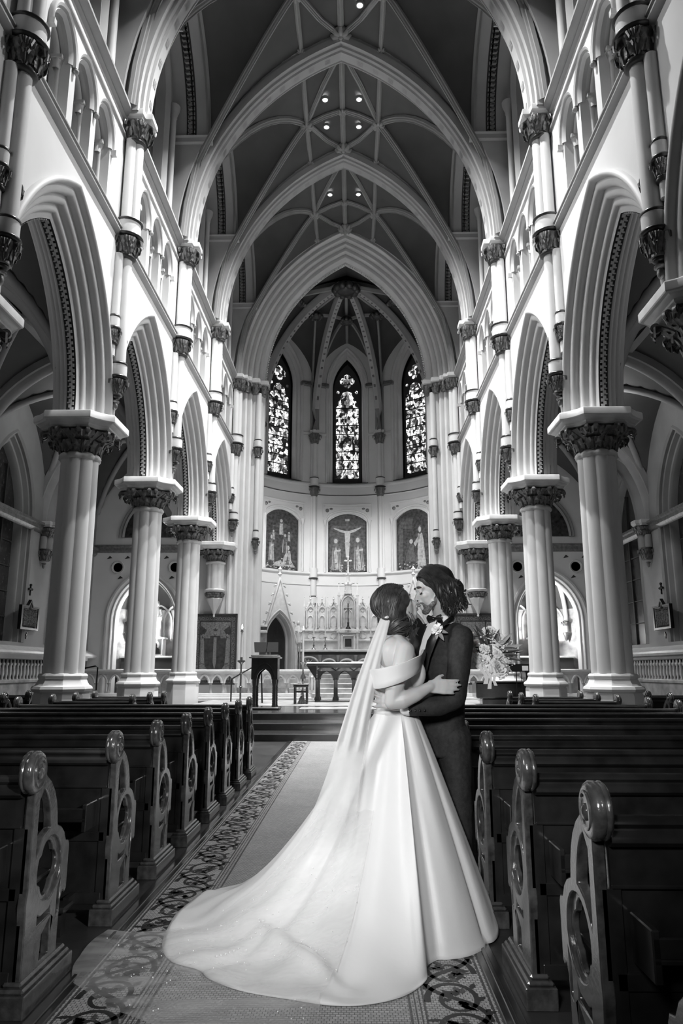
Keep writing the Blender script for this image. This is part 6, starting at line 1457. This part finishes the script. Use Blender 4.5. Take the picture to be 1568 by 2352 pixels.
for j in range(97):
    t = 12 * (j % 96) / 96; c = crv(BL, t); o = (c - V((.56, 4.44, c.z))).normalized()
    peak = .03 * math.exp(-((t - .75) / .35) ** 2); lowr = -.012 * math.exp(-((t - 4.5) / 1.6) ** 2)
    rows.append([c + o * (off + .014 * v - .004 * sin(v * 3)) + V((0, 0, -.044 + lowr * (1 - v) + (.096 + peak) * v)) for v, off in ((0, .0), (.05, .005), (.3, .010), (.6, .008), (.9, .012), (1.0, .010), (1.02, .0), (.97, -.008), (.5, -.010), (.05, -.008))])
q.grid(rows, 0, True); pb(q, 'off_shoulder_band', M['satin'], bride, BB)
HEM = [(1.03, 4.5), (.95, 4.85), (.75, 5.05), (.5, 5.1), (.2, 5.15), (-.15, 5.2), (-.45, 5.05), (-.61, 4.87), (-.69, 4.55), (-.69, 4.27), (-.65, 3.98), (-.56, 3.79), (-.41, 3.69), (-.34, 3.59), (-.18, 3.47), (.04, 3.39), (.2, 3.34), (.36, 3.35), (.52, 3.44), (.62, 3.6), (.64, 3.76), (.70, 3.83), (.85, 3.87), (.97, 4.0), (1.05, 4.15), (1.07, 4.28)]
def cr(P, t):
    n = len(P); i = int(t) % n; f = t - int(t); a, b, c, d = [V((*P[(i + k) % n], 0)) for k in (-1, 0, 1, 2)]
    return .5 * ((2 * b) + (c - a) * f + (2 * a - 5 * b + 4 * c - d) * f * f + (3 * b - a - 3 * c + d) * f ** 3)
NC, NR = 260, 46; CX, CYb = .56, 4.45
def skirt_pt(j, t, off=0.0):
    u = j / NC * len(HEM); h = cr(HEM, u); ang = atan2(h.y - CYb, h.x - CX); dr = h - V((CX, CYb, 0)); r = sqrt(dr.x ** 2 + dr.y ** 2)
    wv = RT @ V((.118 * cos(ang - .4), .142 * sin(ang - .4), 0)); wp = V((CX - .01 + wv.x, CYb + wv.y, 1.105))
    long_ = max(0, min(1, (r - .72) / .55)); long_ = long_ * long_ * (3 - 2 * long_)
    fr_ = max(0, min(1, (-ang - .9) / .5)) * max(0, min(1, (2.95 + ang) / .5)) if ang < 0 else 0
    p = .97 + (.95 + .85 * fr_) * long_
    a = t ** (.92 + .0 * long_); z = 1.105 * max(0, 1 - t) ** p
    P = V((wp.x + (h.x - wp.x) * a, wp.y + (h.y - wp.y) * a, z))
    # soft satin folds, deeper towards the hem on the standing part
    am = .030 * t ** .8 * (1 - .35 * long_) * (1 if t < .97 else .6)
    fold = sin(ang * 5 + 1.3 + .8 * t) + .45 * sin(ang * 10 + .4 + 2.5 * t) + .2 * sin(ang * 17 + 2 - 3 * t)
    crease = -1.5 * math.exp(-((ang + 1.9) / .07) ** 2) + 1.0 * math.exp(-((ang + 2.02) / .07) ** 2) - .8 * math.exp(-((ang + 1.35) / .045) ** 2) - 1.0 * math.exp(-((ang + 2.45) / .06) ** 2) - 1.0 * math.exp(-((ang + .8) / .05) ** 2)
    n = V((dr.x, dr.y, 0)).normalized() * (1 - long_ * .6) + V((0, 0, 1)) * long_ * .75
    k = fold * .55 + crease * (1 - long_ * .6)
    if t > .02: P += n * am * k * (1 - .9 * (max(0, t - .86) / .14 if long_ > .3 else 0))
    if long_ > .3 and t > .5:   # crumples lying on the floor
        P.z += .016 * long_ * (1 + sin(P.x * 17 + P.y * 9) * .6 + sin(P.y * 23 - P.x * 6) * .5) * min(1, (t - .5) * 4) * (1 if t < .985 else .15)
        if .55 < t < .9: P.z += .05 * math.exp(-((P.x - .12 + .9 * (P.y - 3.62)) / .06) ** 2) * math.exp(-((P.y - 3.7) / .3) ** 2)
    P.z = max(P.z, .012); P += n * off + V((0, 0, off * .5)); return P
q = MB(); q.grid([[skirt_pt(j, i / NR) for j in range(NC)] for i in range(NR + 1)], 0, True)
q.grid([[skirt_pt(j, 1) + V((0, 0, dz)) + (skirt_pt(j, 1) - V((CX, CYb, 0))).normalized() * -d for j in range(NC)] for dz, d in ((0, 0), (-.004, .004), (-.003, .03))], 0, True)
o = pb(q, 'skirt', M['satin'], bride, BB, 180)
q = MB()     # back fold falling over the train and covered buttons
for i in range(13): p = skirt_pt(118, .62 + .022 * i); q.ball((p.x, p.y, p.z + .006), .0055, 0, 8, 5)
pb(q, 'covered_buttons', M['satin'], bride, BB)
q = MB(); q.grid([[V((.55, 4.45, z)) + RT @ V(((.116 + o_) * cos(t), (.142 + o_) * sin(t), 0)) for t in (2 * pi * j / 48 for j in range(48))] for z, o_ in ((1.09, 0), (1.095, .006), (1.115, .007), (1.12, 0))], 0, True); pb(q, 'waist_seam', M['satin'], bride, BB)
q = MB()
for e in (-1, 1): limb(q, [(V((.6 + .02 * e, 4.45 + e * .09, .0 + .03)), .035), (V((.7 + .02 * e, 4.45 + e * .09, .03)), .03)])
organic(q, 'shoes', M['satin'], bride, BB, .008, 3)
# ---- veil: a thing of its own, pinned in the hair
VB = (.3, 4.2, 0)
veil = thing('bridal_veil', 'long sheer white veil falling from the bun and spreading over the floor at left', 'veil', VB)
q = MB()
top = PB(-.40, -.16, -.24)
def veil_row(t, w, lift=.02):     # w across 0..1, t down 0..1 for the hanging part
    a = top + V((-.035 + .06 * w, -.02 - .02 * w, .01)); b_ = skirt_pt(112 + 40 * w, .20 + .02 * w, lift)
    b_ = V((.20 + .17 * w, 4.22 - .02 * sin(w * 3), .93))
    if t <= 1:
        p = a.lerp(b_, t); p.x -= .012 * sin(pi * t); p.y -= .03 * sin(pi * t) + .010 * sin(w * 17 + 1) * t; return p
    u = (t - 1); c = skirt_pt(112 + 40 * w, .34 + .42 * u, lift + .01 * sin(w * 17 + 1)); k = min(1, u * 2.2); k = k * k * (3 - 2 * k)
    return (b_ + V((-.12 * u, -.12 * u, -.45 * u))).lerp(c, k)
for nm, l_, w0, w1, t1 in (('gathered_upper_veil', .03, 0, 1, 1.9), ('second_layer', .045, .12, .95, 1.55), ('third_layer', .055, .0, .8, 1.3)):
    q = MB(); q.grid([[veil_row(t1 * i / 34, w0 + (w1 - w0) * j / 40, l_) + V((0, -.004 * (l_ > .04), 0)) for j in range(41)] for i in range(35)]); pb(q, nm, M['veil2'] if l_ > .03 else M['veil3'], veil, VB, 180)
q = MB(); rows = []
for i in range(60):
    t = .2 + .8 * i / 42; row = []
    for j in range(60):
        w = j / 59; jj = 100 + 52 * w + (w - .5) * 14 * max(0, t - .2)
        if t <= 1: p = skirt_pt(jj, t, .014 + .006 * sin(w * 30 + t * 3))
        else:
            h = skirt_pt(jj, 1); d = V((h.x - .3, h.y - 4.3, 0)).normalized(); tgt = .42 * (t - 1) / .33 * (.55 + .6 * sin(pi * min(1, w * .9 + .1))); p = h + d * tgt; p.z = .014 + .010 * abs(sin(w * 24 + t * 7)) + .006 * sin(w * 9 + t * 20)
            p.x = max(p.x, -.99 - .05 * sin(w * 5))
        row.append(p)
    rows.append(row)
q.grid(rows); pb(q, 'sheer_lower_veil', M['veil'], veil, VB, 180)
q = MB(); r6 = random.Random(4)
for i in range(70):
    row = r6.choice(rows[8:58]); p = r6.choice(row); q.ball((p.x, p.y, p.z + .004), .0028, 0, 6, 4)
tag(pb(q, 'scattered_beads', M['petal'], veil, VB), None, None, None, 'stuff')
q = MB(); q.tube([PB(-.42, -.4, -.22), PB(-.5, -.2, -.2), PB(-.5, .02, -.2)], .008, 6); pb(q, 'comb', M['paper'], veil, VB)
# ---------------------------------------------------------------- the groom
GB = (.87, 4.62, 0)
groom = thing('person', 'groom kissing the bride, wavy dark shoulder-length hair, charcoal suit and black bow tie', 'person', GB)
HG = .258; RG = frame((-.94, -.16, -.28), (-.1, 0, 1)); cG = (.788, 4.505, 1.826)
q = MB(); PG = head_prims(q, cG, RG, HG)
limb(q, [(PG(-.12, 0, -.22), .062), (V((.86, 4.57, 1.66)), .06), (V((.875, 4.59, 1.58)), .07)]); ell(q, PG(.42, 0, -.02), (.03 * HG, .03 * HG, .06 * HG), RG)
ell(q, (.87, 4.61, 1.5), (.11, .14, .12)); 
# hands join the body through the sleeves
GW = V((.555, 4.285, 1.155))
FT = V((-.73, -.68, 0)); ST_ = V((.68, -.73, 0))
SL, SR = V((.95, 4.465, 1.54)), V((.735, 4.765, 1.545))
EG = V((.885, 4.355, 1.185))
limb(q, [(V((.88, 4.6, 1.55)), .07), (SL, .05), (EG, .035), (V((.62, 4.295, 1.14)), .026), (GW, .026)]); hand(q, GW, (-1, -.05, .30), (.1, -1, .1), (.3, 0, 1), curl=(14, 26, 24), spread=.25, thumb=(.6, .8))
limb(q, [(V((.88, 4.6, 1.55)), .07), (SR, .05), (V((.7, 4.78, 1.24)), .035), (V((.5, 4.7, 1.22)), .026)]); hand(q, (.5, 4.7, 1.22), (-.9, -.6, .1), (-.4, 1, 0), (0, 0, 1), curl=(18, 25, 20))
organic(q, 'body', M['skin'], groom, GB, .0064, 5)
q = MB()
for e in (-1, 1):
    q.tube([PG(.345 - .03 * abs(t), e * (.125 + .062 * t), .012 - .02 * (1 - t * t)) for t in (-1, -.6, -.2, .2, .6, 1)], .0042, 5); q.tube([PG(.362 - .045 * abs(t) - .01 * t, e * (.13 + .1 * t), .14 + .02 * (1 - t * t)) for t in (-1, -.5, 0, .5, 1)], [.003, .0062, .007, .006, .003], 6)
ell(q, PG(.43, .05, -.135), (.006, .005, .004), RG)
pb(q, 'lashes_and_brows', M['lash'], groom, GB)
q = MB(); ell(q, PG(.425, 0, -.215), (.016, .02, .006), RG); ell(q, PG(.415, 0, -.255), (.015, .018, .008), RG); pb(q, 'lips', M['lip'], groom, GB)
q = MB()     # short beard and moustache along the jaw
for e in (-1, 1):
    cap(q, PG(.0, e * .215, -.14), PG(.10, e * .185, -.27), .04 * HG, .06 * HG); cap(q, PG(.10, e * .185, -.27), PG(.26, e * .08, -.40), .068 * HG, .072 * HG); cap(q, PG(.415, e * .02, -.172), PG(.34, e * .11, -.24), .02 * HG, .03 * HG); cap(q, PG(.34, e * .11, -.24), PG(.30, e * .1, -.36), .03 * HG, .06 * HG)
cap(q, PG(.30, -.06, -.42), PG(.30, .06, -.42), .085 * HG, .085 * HG)
organic(q, 'beard', M['beard'], groom, GB, .0055, 3)
q = MB(); ell(q, PG(-.16, 0, .2), (.46 * HG, .375 * HG, .4 * HG), RG); ell(q, PG(-.3, 0, -.05), (.36 * HG, .36 * HG, .42 * HG), RG); ell(q, PG(-.38, .1, -.32), (.28 * HG, .30 * HG, .26 * HG), RG); ell(q, PG(-.5, .1, -.1), (.24 * HG, .27 * HG, .24 * HG), RG); ell(q, PG(-.1, .3, -.05), (.16 * HG, .08 * HG, .33 * HG), RG); ell(q, PG(-.1, -.3, -.05), (.16 * HG, .08 * HG, .33 * HG), RG)
organic(q, 'hair', M['hairg'], groom, GB, .007, 5)
q = MB(); r5 = random.Random(21)
EG_ = [((-.16, 0, .2), (.46, .375, .4)), ((-.3, 0, -.05), (.36, .36, .42)), ((-.38, .1, -.32), (.28, .30, .26)), ((-.5, .1, -.1), (.24, .27, .24))]
for i in range(480):
    e = 1 if r5.random() < .72 else -1; v = r5.random(); w_ = r5.random()
    a = PG(.27 - .42 * v, e * (.02 + .12 * r5.random()), .50 + .06 * sin(v * 3) - .10 * (1 - v) ** 2)
    b_ = PG(.18 - .45 * v, e * (.42 + .06 * r5.random()), .42 - .08 * v)
    c_ = PG(-.02 - .5 * v + .1 * w_, e * (.50 + .04 * r5.random()), -.0)
    d_ = PG(.0 - .58 * v - .1 * w_, e * (.38 + .12 * r5.random()), -.26 - .12 * w_)
    f_ = PG(.03 - .50 * v - .12 * w_, e * (.30 + .1 * r5.random()), -.46 - .22 * w_)
    strand(q, [a, b_, c_, d_, f_], r5.uniform(.0025, .0055), 5, r5.uniform(.006, .013), r5.uniform(0, 6), 2.2, 16, (cG, RG, HG, EG_, 1.0 + r5.uniform(.0, .06)))
for i in range(110):     # curls flicking out behind
    a = PG(-.42 - .16 * r5.random(), r5.uniform(-.2, .38), r5.uniform(-.3, .12)); d = RG @ V((-.1 * r5.random(), r5.uniform(-.1, .1), -.30)) * HG; rad = r5.uniform(.010, .018); ph = r5.uniform(0, 6)
    q.tube([a + d * (j / 12) + V((cos(ph + j * .6), .3 * sin(j), sin(ph + j * .6))) * rad for j in range(13)], [.002 + .004 * sin(pi * j / 12) for j in range(13)], 5)
pb(q, 'wavy_locks', M['hairg'], groom, GB)
# suit jacket with sleeves
q = MB(); rows = []
for z, cx, cy, a, b in ((.845, .865, 4.62, .118, .175), (.86, .865, 4.62, .124, .18), (.95, .86, 4.62, .13, .19), (1.05, .86, 4.62, .126, .182), (1.15, .865, 4.62, .124, .178), (1.25, .87, 4.62, .13, .19), (1.35, .875, 4.62, .137, .203), (1.45, .88, 4.615, .138, .213), (1.52, .882, 4.61, .128, .21), (1.57, .885, 4.605, .105, .175), (1.61, .885, 4.60, .085, .12), (1.64, .885, 4.595, .07, .085)):
    rows.append([V((cx - .035, cy, z)) + (-FT) * (a * .97 * cos(t)) + ST_ * (b * .92 * sin(t)) for t in (2 * pi * j / 40 for j in range(40))])
q.grid(rows, 0, True, True)
limb(q, [(V((.93, 4.54, 1.575)), .06), (SL, .074), (V((.925, 4.40, 1.38)), .07), (EG, .064)]); limb(q, [(EG, .064), (V((.8, 4.325, 1.15)), .058), (V((.625, 4.29, 1.135)), .043)])
limb(q, [(V((.83, 4.66, 1.575)), .06), (SR, .074), (V((.71, 4.79, 1.38)), .07), (V((.7, 4.78, 1.24)), .06), (V((.54, 4.72, 1.22)), .042)])
def wrinkle(o):
    tx = bpy.data.textures.new('folds', 'CLOUDS'); tx.noise_scale = .09
    d = o.modifiers.new('d', 'DISPLACE'); d.texture = tx; d.strength = .012; d.mid_level = .5; d.texture_coords = 'GLOBAL'
organic(q, 'jacket', M['suit'], groom, GB, .0075, 7, wrinkle)
q = MB()
for (lp, dz) in (([(.885, 4.475, 1.645), (.825, 4.455, 1.60), (.775, 4.455, 1.52), (.745, 4.475, 1.42), (.735, 4.50, 1.30)], 0),):
    rows = []
    for i, p in enumerate(lp): p = V(p); wv = (.012, .034, .04, .028, .006)[i]; rows.append([p + ST_ * wv + FT * .008, p + FT * .022, p - ST_ * wv * .6 + FT * .02])
    q.grid(rows)
q.tube([(.92, 4.55, 1.665), (.90, 4.50, 1.655), (.86, 4.475, 1.63)], [.012, .016, .012], 8)
rows = [[V(p) + FT * .014 - ST_ * (.0 + k) for k in (0, .05)] for p in ((.77, 4.60, 1.63), (.735, 4.59, 1.56), (.71, 4.58, 1.48), (.70, 4.56, 1.36))]; q.grid(rows)
pb(q, 'lapels', M['black'], groom, GB)
q = MB(); rows = [[V(p) + ST_ * k + FT * (.012 - abs(k) * .1) for k in (-.03, -.01, .01, .03)] for p in ((.80, 4.50, 1.66), (.785, 4.51, 1.62), (.755, 4.515, 1.55), (.73, 4.525, 1.46), (.722, 4.53, 1.38))]; q.grid(rows); pb(q, 'shirt_front', M['shirt'], groom, GB)
q = MB(); rows = []
for j in range(30):
    t = 2 * pi * j / 29; c = V((.862, 4.572, 1.655)) + (-FT) * (.074 * cos(t)) + ST_ * (.072 * sin(t)); c.z += .022 * cos(t) + .006
    o_ = (c - V((.862, 4.572, c.z))).normalized(); rows.append([c + V((0, 0, -.03)), c + o_ * .008 + V((0, 0, 0)), c + V((0, 0, .032)), c - o_ * .006 + V((0, 0, .028)), c - o_ * .004])
q.grid(rows, 0, True); pb(q, 'shirt_collar', M['shirt'], groom, GB)
q = MB(); bc = V((.803, 4.482, 1.652))
for e in (-1, 1): q.grid([[bc + ST_ * e * d + V((0, 0, h * k)) + FT * (.012 + .01 * sin(k * 2 + 1)) for k in (-1, -.4, 0, .4, 1)] for d, h in ((.004, .009), (.02, .018), (.05, .026), (.056, .022))])
q.ball(tuple(bc + FT * .02), (.012, .012, .013), 0, 8, 6); o = pb(q, 'bow_tie', M['black'], groom, GB); md = o.modifiers.new('t', 'SOLIDIFY'); md.thickness = .006
q = MB(); limb(q, [(V((.90, 4.56, .95)), .105), (V((.91, 4.54, .6)), .085), (V((.92, 4.53, .35)), .068), (V((.92, 4.54, .07)), .058)]); limb(q, [(V((.83, 4.68, .95)), .105), (V((.82, 4.70, .6)), .085), (V((.81, 4.71, .07)), .058)])
organic(q, 'trousers', M['suit'], groom, GB, .009, 5, wrinkle)
q = MB(); limb(q, [(V((.95, 4.56, .045)), .042), (V((.80, 4.47, .035)), .036)]); limb(q, [(V((.84, 4.73, .045)), .042), (V((.70, 4.64, .035)), .036)]); organic(q, 'shoes', M['black'], groom, GB, .008, 3)
q = MB()
for i in range(4): q.ball((.70 - .026 * i, 4.248 , 1.128 - .001 * i), (.007, .004, .007), 0, 8, 6)
pb(q, 'cuff_buttons', M['black'], groom, GB)
q = MB(); limb(q, [(V((.615, 4.29, 1.135)), .041), (V((.598, 4.288, 1.135)), .038)]); pb(q, 'shirt_cuff', M['shirt'], groom, GB)
bt = thing('boutonniere', 'white rose boutonniere pinned to the lapel of the charcoal suit', 'boutonniere', (.80, 4.425, 1.59))
q = MB(); rose(q, (0, 0, 0), FT * .8 + V((0, -.2, .5)), .034, 0, 3); q.build('rose', M['petal'], bt, 50)
q = MB(); flatleaf(q, (.01, 0, -.02), (.5, -.2, -.8), .06, .012, (0, -1, 0)); flatleaf(q, (.0, 0, -.02), (-.1, -.2, -1), .05, .01, (0, -1, 0)); flatleaf(q, (.02, 0, -.01), (.9, -.2, -.3), .05, .01, (0, -1, 0)); q.build('leaves', M['leaf2'], bt, 50)
# ---------------------------------------------------------------- bouquet
bq = thing('bridal_bouquet', 'bouquet of white roses, leaves and ribbon held behind the shoulder of the groom', 'bouquet', (1.165, 4.70, 1.46))
r7 = random.Random(9)
for i, (x, z, r, y) in enumerate(((-.0, .115, .05, -.02), (.055, .07, .045, -.05), (-.045, .02, .03, -.05), (.03, -.01, .028, -.07), (-.06, -.055, .05, -.03), (.04, -.10, .06, -.05), (.10, -.02, .035, -.04), (.11, .06, .036, -.01))):
    q = MB(); rose(q, (x, y, z), (x * 3 + .1, -1, z * 2 + .3), r, 0, i); q.build('rose', M['petal'], bq, 50)
for i in range(22):
    a = r7.uniform(-1.3, 2.2) if i % 3 else r7.uniform(-.6, .8); x, z = .05 * cos(a), .05 * sin(a)
    q = MB(); flatleaf(q, (x, -.02 + r7.uniform(-.04, .02), z), (cos(a), r7.uniform(-.5, .1), sin(a)), r7.uniform(.09, .15), r7.uniform(.011, .02), (0, -1, .2), 0, r7.uniform(-.1, .3)); q.build('leaf', M['leaf'] if r7.random() < .7 else M['leaf2'], bq, 50)
q = MB()
for i in range(150):
    a = r7.uniform(0, 6.28); rr = r7.uniform(.02, .14); q.ball((rr * cos(a) + .02, -.05 + r7.uniform(-.03, .04), rr * sin(a)), r7.uniform(.003, .008), 0, 6, 4)
tag(q.build('tiny_blossoms', M['petal'], bq, 50), None, None, None, 'stuff')
q = MB()
for x, l, w_ in ((-.07, .11, .016), (-.045, .14, .012), (-.01, .12, .01)):
    q.grid([[(x + .03 * t + .012 * sin(t * 6 + x * 30) + e * w_ * (.6 + .4 * t), -.06, -.085 - l * t) for e in (-1, 1)] for t in (0, .25, .5, .75, 1)])
q.build('ribbons', M['satin'], bq, 50)
q = MB(); q.tube([(-.1, .04, .04), (-.02, .0, -.02), (.04, -.01, -.02)], .014, 8); q.tube([(-.02, 0, .1), (-.03, -.02, .16), (-.025, -.03, .2)], [.004, .003, .008], 6); q.tube([(.05, 0, .05), (.0, -.01, .15)], .003, 5); q.build('stems', M['leaf'], bq, 50)
